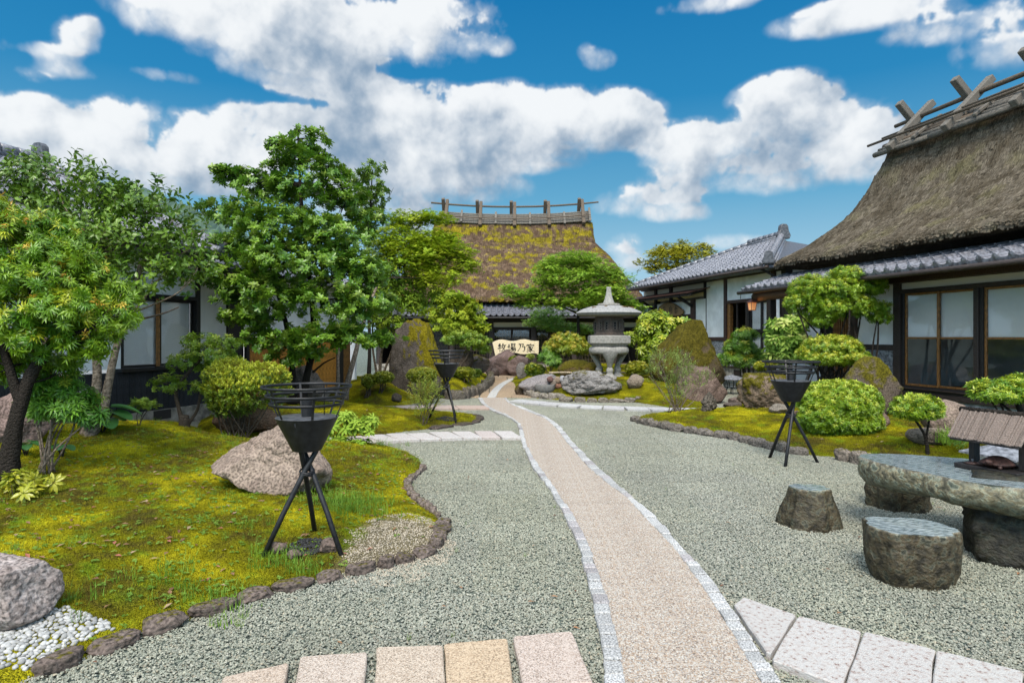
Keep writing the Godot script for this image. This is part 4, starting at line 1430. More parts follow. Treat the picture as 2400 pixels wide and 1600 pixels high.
	for k in 3:
		scatter("straw_ends", bits[k], M.straw, sets[k][0], sets[k][1], roof)
	return roof

func catmull_f(rings: Array, i: int, q: int, t: float) -> float:
	var n := rings.size()
	var a: float = rings[maxi(i - 1, 1)][q]
	var b: float = rings[i][q]
	var c: float = rings[i + 1][q]
	var d: float = rings[mini(i + 2, n - 1)][q]
	return (b * 2.0 + (c - a) * t + (a * 2.0 - b * 5.0 + c * 4.0 - d) * t * t + (b * 3.0 - a - c * 3.0 + d) * t * t * t) * 0.5

func straw_brown(p: Vector3) -> Color:
	var n1 := noise.get_noise_3dv(p * 0.9)
	var n2 := noise.get_noise_3dv(p * 4.0)
	var c := Color(0.095, 0.076, 0.052).lerp(Color(0.205, 0.172, 0.13), clampf(0.42 + n1 * 0.7 + n2 * 0.9, 0, 1))
	return c.lerp(Color(0.15, 0.135, 0.05), clampf(n1 * 1.2 - 0.15, 0, 0.5))

func straw_mossy(p: Vector3) -> Color:
	var n1 := noise.get_noise_3d(p.x * 0.35, p.y * 0.9, p.z * 0.9)
	var n2 := noise.get_noise_3d(p.x * 2.2, p.y * 3.0, p.z * 3.0)
	var c := Color(0.11, 0.07, 0.045).lerp(Color(0.19, 0.13, 0.09), clampf(0.5 + n2 * 1.1, 0, 1))
	var m := smoothstep(0.02, 0.44, n1 * 0.7 + n2 * 0.85 + clampf((p.y - 5.0) * 0.07, -0.12, 0.16))
	return c.lerp(Color(0.15, 0.12, 0.014).lerp(Color(0.3, 0.24, 0.01), clampf(0.4 + n2, 0, 1)), m * 0.9)

# Glass and paper in a timber frame: one sliding window leaf
func sash(parent, called, x0, x1, y0, y1, z, frame_m, fw, mid_y := -1.0, paper := 1):
	var w := Node3D.new()
	w.name = called
	parent.add_child(w, true)
	var st := begin()
	bx(st, Vector3((x0 + x1) / 2, y0 + fw / 2, z), Vector3(x1 - x0, fw, 0.035), Basis(), 0.003)
	bx(st, Vector3((x0 + x1) / 2, y1 - fw / 2, z), Vector3(x1 - x0, fw, 0.035), Basis(), 0.003)
	bx(st, Vector3(x0 + fw / 2, (y0 + y1) / 2, z), Vector3(fw, y1 - y0 - 2 * fw - 0.002, 0.035), Basis(), 0.003)
	bx(st, Vector3(x1 - fw / 2, (y0 + y1) / 2, z), Vector3(fw, y1 - y0 - 2 * fw - 0.002, 0.035), Basis(), 0.003)
	if mid_y > 0.0:
		bx(st, Vector3((x0 + x1) / 2, mid_y, z), Vector3(x1 - x0 - 2 * fw - 0.002, fw, 0.03), Basis(), 0.003)
	obj("frame", done(st), M[frame_m], w)
	span(w, "pane", "pane", x0 + fw, x1 - fw, y0 + fw, y1 - fw, z - 0.004, z + 0.002, 0.0)
	if paper:
		var p0: float = mid_y if mid_y > 0.0 and paper == 1 else y0 + fw
		span(w, "paper_screen", "paper", x0 + fw * 0.6, x1 - fw * 0.6, p0, y1 - fw * 0.6, z - 0.05, z - 0.04, 0.0)
	return w

func make_right_house():
	var h := thing("thatched_house", "white house with bare brown thatched roof and wide wood-framed windows", "house", Vector3(7.276, 0, -18), -1.34188)
	# body
	span(h, "foundation", "render_grey", 3.08, 10.8, -0.3, 0.335, -0.2, 0.02)
	span(h, "base_board", "timber", 3.08, 10.8, 0.338, 0.44, -0.12, 0.1)
	span(h, "wall", "plaster", 3.26, 4.33, 1.412, 2.72, -0.12, 0.0)
	span(h, "rough_wall", "plaster_rough", 3.26, 4.33, 0.442, 1.288, -0.12, 0.015)
	span(h, "rail", "timber", 3.262, 4.328, 1.29, 1.41, -0.1, 0.03)
	span(h, "post", "timber", 4.33, 4.5, 0.442, 2.72, -0.12, 0.06)
	span(h, "post", "timber_red", 3.06, 3.258, 0.0, 2.72, -0.12, 0.06)
	span(h, "wall", "plaster_cream", 4.502, 10.8, 2.585, 2.72, -0.12, 0.0)
	span(h, "lintel", "timber", 4.502, 10.8, 2.5, 2.583, -0.12, 0.055)
	span(h, "sill", "timber_dark", 4.502, 10.8, 0.442, 0.56, -0.12, 0.075)
	span(h, "sill_edge", "timber", 4.502, 10.8, 0.5, 0.53, 0.077, 0.12)
	for x in [6.18, 7.92, 9.66]:
		span(h, "post", "timber", x, x + 0.1, 0.562, 2.498, -0.12, 0.05)
	var lefts := [4.502, 6.282, 8.022]
	for i in 3:
		var a: float = lefts[i]
		var b: float = a + 1.676
		var m := (a + b) / 2 + 0.01
		span(h, "window_surround", "timber_dark", a + 0.002, a + 0.07, 0.562, 2.498, -0.1, 0.02)
		sash(h, "window", a + 0.07, m + 0.035, 0.565, 2.495, -0.03, "wood_amber", 0.042, 1.56)
		sash(h, "window", m - 0.03, b - 0.002, 0.565, 2.495, -0.075, "wood_amber", 0.042, 1.56)
	# what the windows show: a dim room with a floor
	span(h, "room_floor", "carpet", 4.4, 10.7, 0.44, 0.5, -4.4, -0.13)
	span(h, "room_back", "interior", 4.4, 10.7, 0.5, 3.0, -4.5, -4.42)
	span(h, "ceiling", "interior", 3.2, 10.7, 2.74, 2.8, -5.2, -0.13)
	span(h, "side_wall", "plaster", 3.0, 3.06, 0, 2.95, -5.2, -0.3)
	span(h, "side_wall", "plaster", 10.8, 10.9, 0, 2.95, -5.2, 0.0)
	span(h, "back_wall", "plaster", 3.0, 10.9, 0, 2.95, -5.4, -5.2)
	# porch on the left: slatted door, log beam on a post
	span(h, "porch_wall", "plaster", 0.9, 3.0, 0, 2.95, -1.2, -1.1)
	span(h, "porch_step", "concrete", 0.9, 3.05, 0, 0.18, -1.09, 0.3)
	var door := Node3D.new()
	door.name = "slatted_door"
	h.add_child(door)
	for i in 13:
		span(door, "slat", "wood_amber", 2.12 + i * 0.072, 2.155 + i * 0.072, 0.2, 2.2, -0.06, -0.02)
	span(door, "rail", "timber", 2.08, 3.05, 2.2, 2.3, -0.1, 0.0)
	span(door, "backing", "timber", 2.08, 3.05, 0.2, 2.2, -0.1, -0.062)
	obj("log_beam", tube_mesh([Vector3(0.35, 2.66, 0.72), Vector3(1.0, 2.69, 0.73), Vector3(3.2, 2.72, 0.74)], [0.12, 0.15, 0.16], 14, false, 0.1), M.wood_log, h)
	span(h, "porch_post", "timber_dark", 0.95, 1.12, 0, 2.6, 0.62, 0.79)
	span(h, "porch_post", "timber_dark", 3.06, 3.24, 0, 2.6, 0.65, 0.82)
	span(h, "eave_beam", "timber_red", 3.24, 10.9, 2.722, 2.94, 0.02, 0.2)
	# lean-to roof
	var lean := Node3D.new()
	lean.name = "lean_to_roof"
	h.add_child(lean)
	var st := begin()
	bar(st, Vector3(5.5, 2.83, 0.93), Vector3(5.5, 3.24, -0.36), 10.6, 0.05, 0.0)
	obj("roof_deck", done(st), M.timber_dark, lean)
	tile_slope(lean, 0.12, 10.8, 0.98, 2.86, 0.12, 10.8, -0.36, 3.28, 0.282, 0.268, 3)
	obj("verge_board", bar_mesh(Vector3(0.14, 2.83, 0.95), Vector3(0.14, 3.26, -0.36), 0.04, 0.14), M.timber, lean)
	var g := begin(false)
	tube(g, [Vector3(0.0, 2.79, 1.02), Vector3(10.9, 2.79, 1.02)], [0.05, 0.05], 10)
	for i in 9:
		tube(g, [Vector3(0.3 + i * 1.3, 2.86, 0.93), Vector3(0.3 + i * 1.3, 2.74, 1.07)], [0.008, 0.008], 5)
	obj("gutter", done(g), M.timber, h)
	obj("gutter_ring", tube_mesh([Vector3(0.12, 2.75, 1.02), Vector3(0.16, 2.68, 1.04), Vector3(0.12, 2.62, 1.02), Vector3(0.08, 2.68, 1.0), Vector3(0.12, 2.75, 1.02)], [0.006, 0.006, 0.006, 0.006, 0.006], 5), M.iron, h)
	# thatch
	var rings := [[3.56, 0.95, 10.8, -0.9, -5.0, 0.4], [3.44, 0.45, 11.2, 0.12, -5.6, 0.55], [3.6, 0.22, 11.4, 0.26, -5.75, 0.6], [4.15, 0.46, 11.2, -0.7, -5.0, 0.6], [5.05, 0.85, 10.8, -1.75, -4.1, 0.5], [6.2, 1.3, 10.4, -2.38, -3.5, 0.3], [6.62, 1.5, 10.3, -2.52, -3.36, 0.2]]
	thatch(h, rings, straw_brown, 760.0, 5, 8.6)
	# ridge: split logs laid along it, crossed timbers, long poles
	var ridge := Node3D.new()
	ridge.name = "ridge"
	h.add_child(ridge)
	var r := RandomNumberGenerator.new()
	r.seed = 12
	for side in [1, -1]:
		for i in 6:
			var z: float = -2.94 + side * (0.1 + i * 0.135)
			var y := 7.0 - i * 0.115
			var x := 1.5 + r.randf_range(-0.1, 0.2) - (0.1 if i == 5 else 0.0)
			while x < 9.5:
				var l := r.randf_range(0.9, 1.7)
				if i == 5:
					l *= 1.6
				obj("split_log", tube_mesh([Vector3(x, y + r.randf_range(-0.015, 0.015), z), Vector3(x + l, y + r.randf_range(-0.015, 0.015), z)], [r.randf_range(0.07, 0.085), r.randf_range(0.06, 0.08)], 8, false, 0.15), M.wood_pole if r.randf() < 0.2 else M.wood_grey, ridge)
				x += l * 0.98
	for i in 5:
		var x := 1.95 + i * 1.62
		for side in [1, -1]:
			var a := Vector3(x + 0.11 * side, 6.42, -2.94 + side * 0.95)
			var b := Vector3(x + 0.11 * side, 7.72, -2.94 - side * 0.42)
			obj("crossed_beam", bar_mesh(a, b, 0.175, 0.175, 0.015), M.wood_grey, ridge)
		obj("batten", bar_mesh(Vector3(x + 0.8, 6.5, -2.05), Vector3(x + 0.8, 7.12, -2.9), 0.09, 0.07, 0.01), M.wood_grey, ridge)
	obj("ridge_pole", tube_mesh([Vector3(1.3, 7.3, -2.94), Vector3(4.0, 7.34, -2.94), Vector3(9.5, 7.36, -2.94)], [0.052, 0.06, 0.06], 10, false, 0.08), M.wood_pole, ridge)
	obj("side_pole", tube_mesh([Vector3(1.25, 6.72, -2.1), Vector3(9.5, 6.74, -2.1)], [0.035, 0.04], 8), M.wood_pole, ridge)
	obj("side_pole", tube_mesh([Vector3(1.4, 6.9, -2.42), Vector3(9.5, 6.94, -2.42)], [0.03, 0.035], 8), M.wood_pole, ridge)

func glyph(st, strokes: Array, at: Vector2, size: float, fat: float, z: float):
	# brush strokes: outlines that swell where the brush presses, as thin raised shapes
	for s in strokes:
		var pts := []
		var n: int = s.size()
		for i in n - 1:
			for k in 4:
				pts.append(at + catmull(s, i, k / 4.0) * size * 0.01)
		pts.append(at + s[n - 1] * size * 0.01)
		var m := pts.size()
		var l := []
		var r := []
		for i in m:
			var d: Vector2 = (pts[mini(i + 1, m - 1)] - pts[maxi(i - 1, 0)]).normalized()
			var f := float(i) / (m - 1)
			var w := fat * size * (1.0 - 0.45 * f + 0.25 * sin(f * PI * 2.0 + 1.0))
			l.append(pts[i] + d.orthogonal() * w * 0.5)
			r.append(pts[i] - d.orthogonal() * w * 0.5)
		for i in m - 1:
			var q := []
			for p in [l[i], l[i + 1], r[i + 1], r[i]]:
				q.append(Vector3(p.x, p.y, z))
			if (q[1] - q[0]).cross(q[2] - q[0]).z < 0.0:
				q.reverse()
			quad(st, q[0], q[1], q[2], q[3])
			var back := Vector3(0, 0, -0.004)
			for k in 4:
				var a: Vector3 = q[k]
				var b: Vector3 = q[(k + 1) % 4]
				quad(st, a + back, b + back, b, a)

func V(a: Array) -> Array:
	var out := []
	for i in range(0, a.size(), 2):
		out.append(Vector2(a[i], a[i + 1]))
	return out

func make_middle_house():
	var h := thing("tile_roof_house", "white and brown house with grey tiled roof between the two thatched houses", "house", Vector3(6.033, 0, -29), -1.34188)
	span(h, "foundation", "concrete", -0.2, 10.0, -0.2, 0.498, -0.3, 0.0)
	span(h, "base_board", "timber", -0.2, 10.0, 0.5, 0.565, -0.2, 0.06)
	span(h, "rough_wall", "plaster_rough", 4.56, 6.558, 0.567, 1.428, -0.15, 0.0)
	span(h, "rail", "timber_red", 4.56, 6.558, 1.43, 1.56, -0.15, 0.03)
	span(h, "wall", "plaster", 5.33, 6.558, 1.562, 3.6, -0.15, 0.0)
	span(h, "wall", "plaster", 4.562, 5.3, 0.567, 3.0, -0.15, 0.01)
	span(h, "wall_edge", "timber", 5.302, 5.328, 0.567, 3.6, -0.15, 0.02)
	span(h, "wall", "plaster", 6.722, 9.258, 2.84, 3.6, -0.15, 0.0)
	span(h, "wall", "plaster", 9.452, 10.0, 0.567, 3.6, -0.15, 0.0)
	span(h, "wall", "plaster", 1.232, 4.258, 2.46, 2.98, -0.15, 0.0)
	span(h, "wall", "plaster_cream", -0.2, 2.408, 3.1, 3.6, -0.15, -0.02)
	span(h, "wall", "plaster_cream", 2.632, 5.178, 3.1, 3.6, -0.15, -0.02)
	span(h, "post", "timber_dark", 1.03, 1.23, 0.567, 3.62, -0.16, 0.05)
	span(h, "post", "timber_dark", 2.41, 2.63, 3.0, 3.62, -0.16, 0.04)
	span(h, "post", "timber_dark", 5.18, 5.3, 3.0, 3.62, -0.16, 0.04)
	span(h, "post", "timber_red", 6.56, 6.72, 0.567, 3.62, -0.16, 0.05)
	span(h, "post", "timber_red", 4.26, 4.56, 0.567, 3.0, -0.16, 0.08)
	span(h, "post", "timber_red", 9.26, 9.45, 0.567, 3.62, -0.16, 0.06)
	span(h, "post", "timber_dark", 9.8, 10.02, 0.0, 3.62, -0.16, 0.08)
	span(h, "eave_beam", "timber", -0.3, 10.1, 3.622, 3.72, -0.16, 0.06)
	span(h, "door_head", "timber", 1.232, 4.258, 2.38, 2.458, -0.16, 0.03)
	# doorway under the plaque: dark sliding doors
	for i in 2:
		sash(h, "sliding_door", 1.24 + i * 1.5, 2.74 + i * 1.5, 0.57, 2.378, -0.1, "timber_dark", 0.07, 1.2, 0)
	# window: the left leaf stands open on a dim room, the right ones carry paper
	span(h, "lintel", "timber_red", 6.722, 9.258, 2.73, 2.838, -0.16, 0.04)
	span(h, "jamb", "wood_amber", 6.724, 6.9, 0.9, 2.728, -0.12, 0.0)
	span(h, "sill", "timber_dark", 6.722, 9.258, 0.82, 0.9, -0.16, 0.06)
	span(h, "rough_wall", "render_grey", 6.722, 9.258, 0.567, 0.818, -0.15, 0.0)
	span(h, "window_bar", "timber", 7.2, 7.26, 0.902, 2.728, -0.1, -0.05)
	span(h, "window_bar", "timber", 7.81, 7.9, 0.902, 2.728, -0.12, 0.0)
	span(h, "window_bar", "timber_dark", 7.93, 8.03, 0.902, 2.728, -0.12, 0.02)
	for i in 2:
		sash(h, "window", 8.04 + i * 0.61, 8.65 + i * 0.6, 1.77, 2.726, -0.05, "timber_dark", 0.05, -1.0, 2)
		sash(h, "window", 8.04 + i * 0.61, 8.65 + i * 0.6, 0.905, 1.70, -0.05, "timber_dark", 0.05, -1.0, 2)
	span(h, "handrail", "timber_dark", 8.03, 9.256, 1.71, 1.76, -0.06, 0.06)
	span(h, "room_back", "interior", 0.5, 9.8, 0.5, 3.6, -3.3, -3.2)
	span(h, "room_floor", "carpet", 0.5, 9.8, 0.5, 0.56, -3.2, -0.2)
	span(h, "side_wall", "plaster", 9.9, 10.0, 0, 3.6, -4.8, -0.17)
	span(h, "side_wall", "plaster", -0.2, -0.1, 0, 3.6, -4.8, -0.17)
	span(h, "back_wall", "plaster", -0.2, 10.0, 0, 3.6, -4.9, -4.8)
	var vent := Node3D.new()
	vent.name = "vent_grille"
	h.add_child(vent)
	span(vent, "vent_hole", "interior", 7.13, 7.6, 0.24, 0.44, -0.05, 0.006, 0.0)
	for i in 8:
		span(vent, "slat", "timber", 7.15 + i * 0.056, 7.165 + i * 0.056, 0.245, 0.435, 0.008, 0.02, 0.0)
	# copper awning over the door
	var aw := Node3D.new()
	aw.name = "awning"
	h.add_child(aw)
	obj("awning_top", bar_mesh(Vector3(2.35, 3.2, 0.85), Vector3(2.35, 3.4, 0.0), 6.5, 0.03, 0.004), M.copper, aw)
	span(aw, "fascia", "timber_dark", -0.88, 5.58, 3.09, 3.17, 0.72, 0.78)
	for i in 11:
		obj("rafter", bar_mesh(Vector3(-0.7 + i * 0.6, 3.12, 0.8), Vector3(-0.7 + i * 0.6, 3.31, 0.02), 0.06, 0.09), M.timber_dark, aw)
	for x in [1.13, 4.41]:
		obj("bracket", bar_mesh(Vector3(x, 2.75, 0.08), Vector3(x, 3.12, 0.7), 0.08, 0.1), M.timber_dark, aw)
	# tiled hip roof
	var roof := Node3D.new()
	roof.name = "roof"
	h.add_child(roof)
	var st := begin()
	var e0 := Vector3(-0.05, 3.7, 0.84)
	var e1 := Vector3(10.3, 3.7, 0.84)
	var b0 := Vector3(-0.05, 3.7, -5.6)
	var b1 := Vector3(10.3, 3.7, -5.6)
	var r0 := Vector3(4.4, 5.1, -2.4)
	var r1 := Vector3(6.4, 5.1, -2.4)
	quad(st, e0, e1, r1, r0)
	quad(st, b1, b0, r0, r1)
	tri(st, e1, b1, r1)
	tri(st, b0, e0, r0)
	quad(st, e0 - Vector3(0, 0.06, 0), b0 - Vector3(0, 0.06, 0), b1 - Vector3(0, 0.06, 0), e1 - Vector3(0, 0.06, 0))
	quad(st, e0 - Vector3(0, 0.06, 0), e1 - Vector3(0, 0.06, 0), e1, e0)
	quad(st, e1 - Vector3(0, 0.06, 0), b1 - Vector3(0, 0.06, 0), b1, e1)
	obj("roof_deck", done(st), M.tile_dark, roof)
	tile_slope(roof, -0.05, 10.3, 0.88, 3.7, 4.35, 6.4, -2.4, 5.1, 0.288, 0.27, 9)
	ridge_roll(roof, r0 + Vector3(0, 0.2, 0), r1 + Vector3(0, 0.24, 0), 0.1)
	ridge_roll(roof, e0 + Vector3(0, 0.12, 0), r0 + Vector3(0, 0.14, 0), 0.085, "hip_tiles")
	ridge_roll(roof, e1 + Vector3(0, 0.14, 0), r1 + Vector3(0, 0.16, 0), 0.11, "hip_tiles")
	end_tile(roof, r1 + Vector3(0.12, 0.28, 0), 0.42, PI / 2)
	end_tile(roof, e1 + Vector3(0.05, 0.2, 0.05), 0.3, PI / 4)
	obj("gutter", tube_mesh([Vector3(-0.1, 3.63, 0.93), Vector3(10.35, 3.63, 0.93)], [0.05, 0.05], 10), M.timber, h)
	obj("gutter_pipe", tube_mesh([Vector3(10.0, 3.6, 0.9), Vector3(9.95, 3.3, 0.2), Vector3(9.92, 0.1, 0.14)], [0.04, 0.04, 0.04], 8), M.timber_dark, h)

func make_far_house():
	var h := thing("far_thatched_house", "far house with moss-covered thatched roof and five crossed ridge posts", "house", Vector3(0, 0, -30))
	# walls under the lean-to: posts, white strip, lattice doors
	span(h, "wall_strip", "plaster_cream", -6.2, 6.6, 2.02, 2.24, -0.1, 0.0)
	span(h, "foundation", "concrete", -6.4, 6.8, 0, 0.3, -0.3, 0.05)
	for x in [-6.2, -4.6, -2.85, -0.98, 1.0, 2.9, 4.8, 6.5]:
		span(h, "post", "timber", x - 0.11, x + 0.11, 0.3, 2.5, -0.12, 0.08)
	span(h, "head_beam", "timber_dark", -6.4, 6.8, 2.245, 2.5, -0.12, 0.04)
	span(h, "door_head", "timber", -6.2, 6.6, 1.93, 2.018, -0.12, 0.03)
	var xs := [-4.49, -2.74, -0.87, 1.11, 3.01]
	for i in 5:
		var a: float = xs[i]
		var b: float = a + (1.6 if i < 2 else 1.72)
		for k in 2:
			var x0 := lerpf(a, b, k * 0.5)
			var x1 := lerpf(a, b, k * 0.5 + 0.5)
			var d = sash(h, "lattice_door", x0, x1, 0.32, 1.925, -0.05 - 0.04 * k, "timber", 0.05, -1.0, 0)
			var st := begin()
			for q in 5:
				bx(st, Vector3(lerpf(x0, x1, (q + 1) / 6.0), 1.1, -0.02 - 0.04 * k), Vector3(0.014, 1.5, 0.012))
			for q in 7:
				bx(st, Vector3((x0 + x1) / 2, 0.5 + q * 0.2, -0.008 - 0.04 * k), Vector3(x1 - x0 - 0.1, 0.014, 0.01))
			obj("lattice", done(st), M.wood_pole, d)
	span(h, "side_wall", "timber_dark", -6.4, -6.3, 0, 3.0, -7.8, -0.12)
	span(h, "side_wall", "timber_dark", 6.6, 6.7, 0, 3.0, -7.8, -0.12)
	span(h, "back_wall", "timber_dark", -6.4, 6.7, 0, 3.0, -8.0, -7.9)
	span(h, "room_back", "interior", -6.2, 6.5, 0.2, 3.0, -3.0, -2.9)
	span(h, "room_floor", "carpet", -6.2, 6.5, 0.2, 0.3, -2.9, -0.3)
	span(h, "attic_wall", "timber_dark", -6.1, 6.4, 2.9, 3.5, -0.9, -0.7)
	var lean := Node3D.new()
	lean.name = "lean_to_roof"
	h.add_child(lean)
	obj("roof_deck", bar_mesh(Vector3(0.2, 2.46, 1.2), Vector3(0.2, 3.06, -0.5), 13.8, 0.06), M.timber_dark, lean)
	tile_slope(lean, -6.6, 7.1, 1.25, 2.5, -6.6, 7.1, -0.5, 3.1, 0.27, 0.26, 6, true)
	obj("gutter", tube_mesh([Vector3(-6.7, 2.42, 1.28), Vector3(7.1, 2.42, 1.28)], [0.045, 0.045], 8), M.timber_dark, lean)
	var rings := [[3.22, -5.3, 5.5, -0.6, -7.4, 0.5], [3.18, -5.9, 6.1, 0.0, -8.0, 0.7], [3.36, -6.15, 6.35, 0.15, -8.2, 0.8], [4.3, -5.6, 5.75, -0.75, -7.3, 0.7], [5.5, -4.95, 5.05, -1.95, -6.1, 0.6], [6.35, -4.4, 4.4, -2.8, -5.2, 0.4], [6.5, -4.2, 4.3, -2.9, -5.1, 0.3], [7.55, -4.1, 4.22, -3.55, -4.45, 0.2]]
	thatch(h, rings, straw_mossy, 300.0, 8)
	# ridge
	var ridge := Node3D.new()
	ridge.name = "ridge"
	h.add_child(ridge)
	var sag := func(x: float) -> float: return 0.011 * x * x
	var r := RandomNumberGenerator.new()
	r.seed = 3
	for side in [1, -1]:
		for i in 6:
			var st := begin(false)
			st.set_color(Color(1.25, 1.25, 1.2) * r.randf_range(0.8, 1.1))
			var pts := []
			for k in 9:
				var x := lerpf(-3.85, 4.12, k / 8.0)
				pts.append(Vector3(x, 8.0 - i * 0.105 + sag.call(x), -4.0 + side * (0.08 + i * 0.1)))
			tube(st, pts, [0.06, 0.06, 0.058, 0.06, 0.062, 0.06, 0.06, 0.058, 0.06], 7, true, 0.2)
			obj("split_log", done(st), M.wood_grey, ridge)
	for i in 5:
		var x := -3.55 + i * 1.8
		var y: float = sag.call(x)
		for side in [1, -1]:
			obj("crossed_beam", bar_mesh(Vector3(x + 0.09 * side, 7.3 + y, -4.0 + side * 0.75), Vector3(x + 0.09 * side, 8.72 + y, -4.0 - side * 0.22), 0.17, 0.2, 0.015), M.wood_pole, ridge)
		if i < 4:
			obj("batten", bar_mesh(Vector3(x + 0.9, 7.42 + y, -3.28), Vector3(x + 0.9, 8.12 + y, -3.85), 0.11, 0.06), M.wood_grey, ridge)
	obj("batten", bar_mesh(Vector3(4.08, 7.6, -3.28), Vector3(4.08, 8.38, -3.85), 0.11, 0.06), M.wood_grey, ridge)
	for q in [[8.46, -4.0, 0.05, -4.3, 4.6], [7.72, -3.32, 0.03, -3.9, 4.1]]:
		var pts := []
		for k in 9:
			var x := lerpf(q[3], q[4], k / 8.0)
			pts.append(Vector3(x, q[0] + sag.call(x) * 1.1, q[1]))
		obj("ridge_pole", tube_mesh(pts, [q[2], q[2], q[2], q[2], q[2], q[2], q[2], q[2], q[2] * 0.8], 8), M.wood_pole, ridge)

func make_left_house():
	var h := thing("dark_board_house", "house behind the left trees with white walls above black boards", "house", Vector3(-7.844, 0, -6), 1.264726)
	span(h, "foundation", "concrete", 1.0, 12.2, -0.3, 0.31, -0.3, 0.02)
	var r := RandomNumberGenerator.new()
	r.seed = 31
	var wall = span(h, "board_wall", "timber_dark", 1.0, 7.7, 0.312, 1.0, -0.12, -0.02)
	var tones := []
	for k in 4:
		var st := begin()
		var t := 0.7 + 0.25 * k
		st.set_color(Color(t, t, t))
		bx(st, Vector3.ZERO, Vector3(0.109, 0.688, 0.024), Basis(), 0.004)
		tones.append(done(st))
	for i in 44:
		var o = obj("board", tones[r.randi() % 4], M.board_black, wall, Vector3(2.62 + i * 0.1155 - 4.35, 0.0, 0.064 + r.randf_range(-0.003, 0.003)))
	var hole = span(h, "vent_hole", "interior", 5.34, 5.71, 0.14, 0.3, 0.0, 0.026, 0.0)
	span(h, "sill", "timber_dark", 4.66, 6.4, 1.002, 1.06, -0.12, 0.09)
	span(h, "wall", "plaster", 1.0, 4.72, 1.062, 3.0, -0.12, 0.0)
	span(h, "wall", "plaster", 4.722, 6.3, 2.33, 3.0, -0.12, 0.0)
	span(h, "wall", "plaster", 6.392, 7.1, 1.002, 3.0, -0.12, 0.0)
	span(h, "wall", "plaster", 7.562, 12.2, 1.6, 3.0, -0.12, 0.0)
	span(h, "post", "timber_dark", 6.302, 6.39, 1.062, 3.0, -0.13, 0.04)
	span(h, "post", "timber_dark", 7.102, 7.56, 1.002, 3.0, -0.13, 0.03)
	span(h, "lintel", "timber_dark", 4.722, 6.3, 2.26, 2.328, -0.12, 0.05)
	sash(h, "window", 4.73, 5.53, 1.064, 2.258, -0.02, "timber_dark", 0.05, -1.0, 2)
	sash(h, "window", 5.5, 6.3, 1.064, 2.258, -0.065, "timber_dark", 0.05, -1.0, 2)
	span(h, "window_stile", "wood_amber", 5.4, 5.48, 1.07, 2.255, 0.0, 0.02)
	# orange board screen at the far end
	var screen := Node3D.new()
	screen.name = "board_screen"
	h.add_child(screen)
	for i in 22:
		var st := begin()
		var t := r.randf_range(0.85, 1.15)
		st.set_color(Color(t, t * r.randf_range(0.92, 1.05), t))
		bx(st, Vector3.ZERO, Vector3(0.142, 1.26, 0.03), Basis(), 0.003)
		obj("board", done(st), M.board_orange, screen, Vector3(7.74 + i * 0.147, 0.95, 0.05 + r.randf_range(-0.002, 0.002)))
	span(screen, "post", "timber_dark", 10.95, 11.15, 0.3, 1.9, -0.05, 0.12)
	span(screen, "post", "timber_dark", 7.56, 7.66, 0.3, 1.62, 0.032, 0.1)
	span(screen, "cap_rail", "timber_dark", 7.662, 10.948, 1.582, 1.64, 0.02, 0.1)
	span(h, "brown_panel", "wood_amber", 11.16, 11.6, 0.312, 1.58, -0.02, 0.04)
	span(h, "plinth", "render_grey", 11.2, 12.2, 0.0, 0.29, 0.05, 0.4)
	span(h, "side_wall", "plaster", 12.1, 12.2, 0, 3.0, -4.8, -0.13)
	span(h, "back_wall", "plaster", 1.0, 12.2, 0, 3.0, -5.0, -4.8)
	# roofs: gable over the near part, a lower lean-to beyond
	var roof := Node3D.new()
	roof.name = "roof"
	h.add_child(roof)
	var st := begin()
	var e0 := Vector3(-1, 3.06, 0.95)
	var e1 := Vector3(6.0, 3.06, 0.95)
	var r0 := Vector3(-1, 4.66, -2.4)
	var r1 := Vector3(5.05, 4.66, -2.4)
	quad(st, e0, e1, r1, r0)
	quad(st, Vector3(6.0, 3.06, -5.7), Vector3(-1, 3.06, -5.7), r0, r1)
	quad(st, e1 - Vector3(0, 0.08, 0), Vector3(6.0, 2.98, -5.7), Vector3(6.0, 3.06, -5.7), e1)
	tri(st, e1, Vector3(6.0, 3.06, -5.7), r1)
	quad(st, e0 - Vector3(0, 0.08, 0), e1 - Vector3(0, 0.08, 0), e1, e0)
	quad(st, e0 - Vector3(0, 0.08, 0), Vector3(-1, 2.98, -5.7), Vector3(6.0, 2.98, -5.7), e1 - Vector3(0, 0.08, 0))
	obj("roof_deck", done(st), M.tile_dark, roof)
	tile_slope(roof, 1.0, 6.0, 0.99, 3.06, 1.0, 5.05, -2.4, 4.66, 0.285, 0.27, 21)
	ridge_roll(roof, r0 + Vector3(0, 0.16, 0), r1 + Vector3(0, 0.16, 0), 0.1)
	ridge_roll(roof, e1 + Vector3(0, 0.12, 0), r1 + Vector3(0, 0.14, 0), 0.085, "verge_tiles")
	end_tile(roof, r1 + Vector3(0.1, 0.2, 0), 0.36, PI / 2)
	var low := Node3D.new()
	low.name = "lower_roof"
	h.add_child(low)
	obj("roof_deck", bar_mesh(Vector3(9.3, 2.76, 0.8), Vector3(9.3, 3.02, -0.1), 6.4, 0.06), M.tile_dark, low)
	tile_slope(low, 6.15, 12.4, 0.85, 2.8, 6.15, 12.4, -0.1, 3.05, 0.285, 0.27, 22)
	obj("gutter", tube_mesh([Vector3(1.0, 2.98, 1.0), Vector3(6.1, 2.98, 1.0)], [0.045, 0.045], 8), M.timber_dark, h)

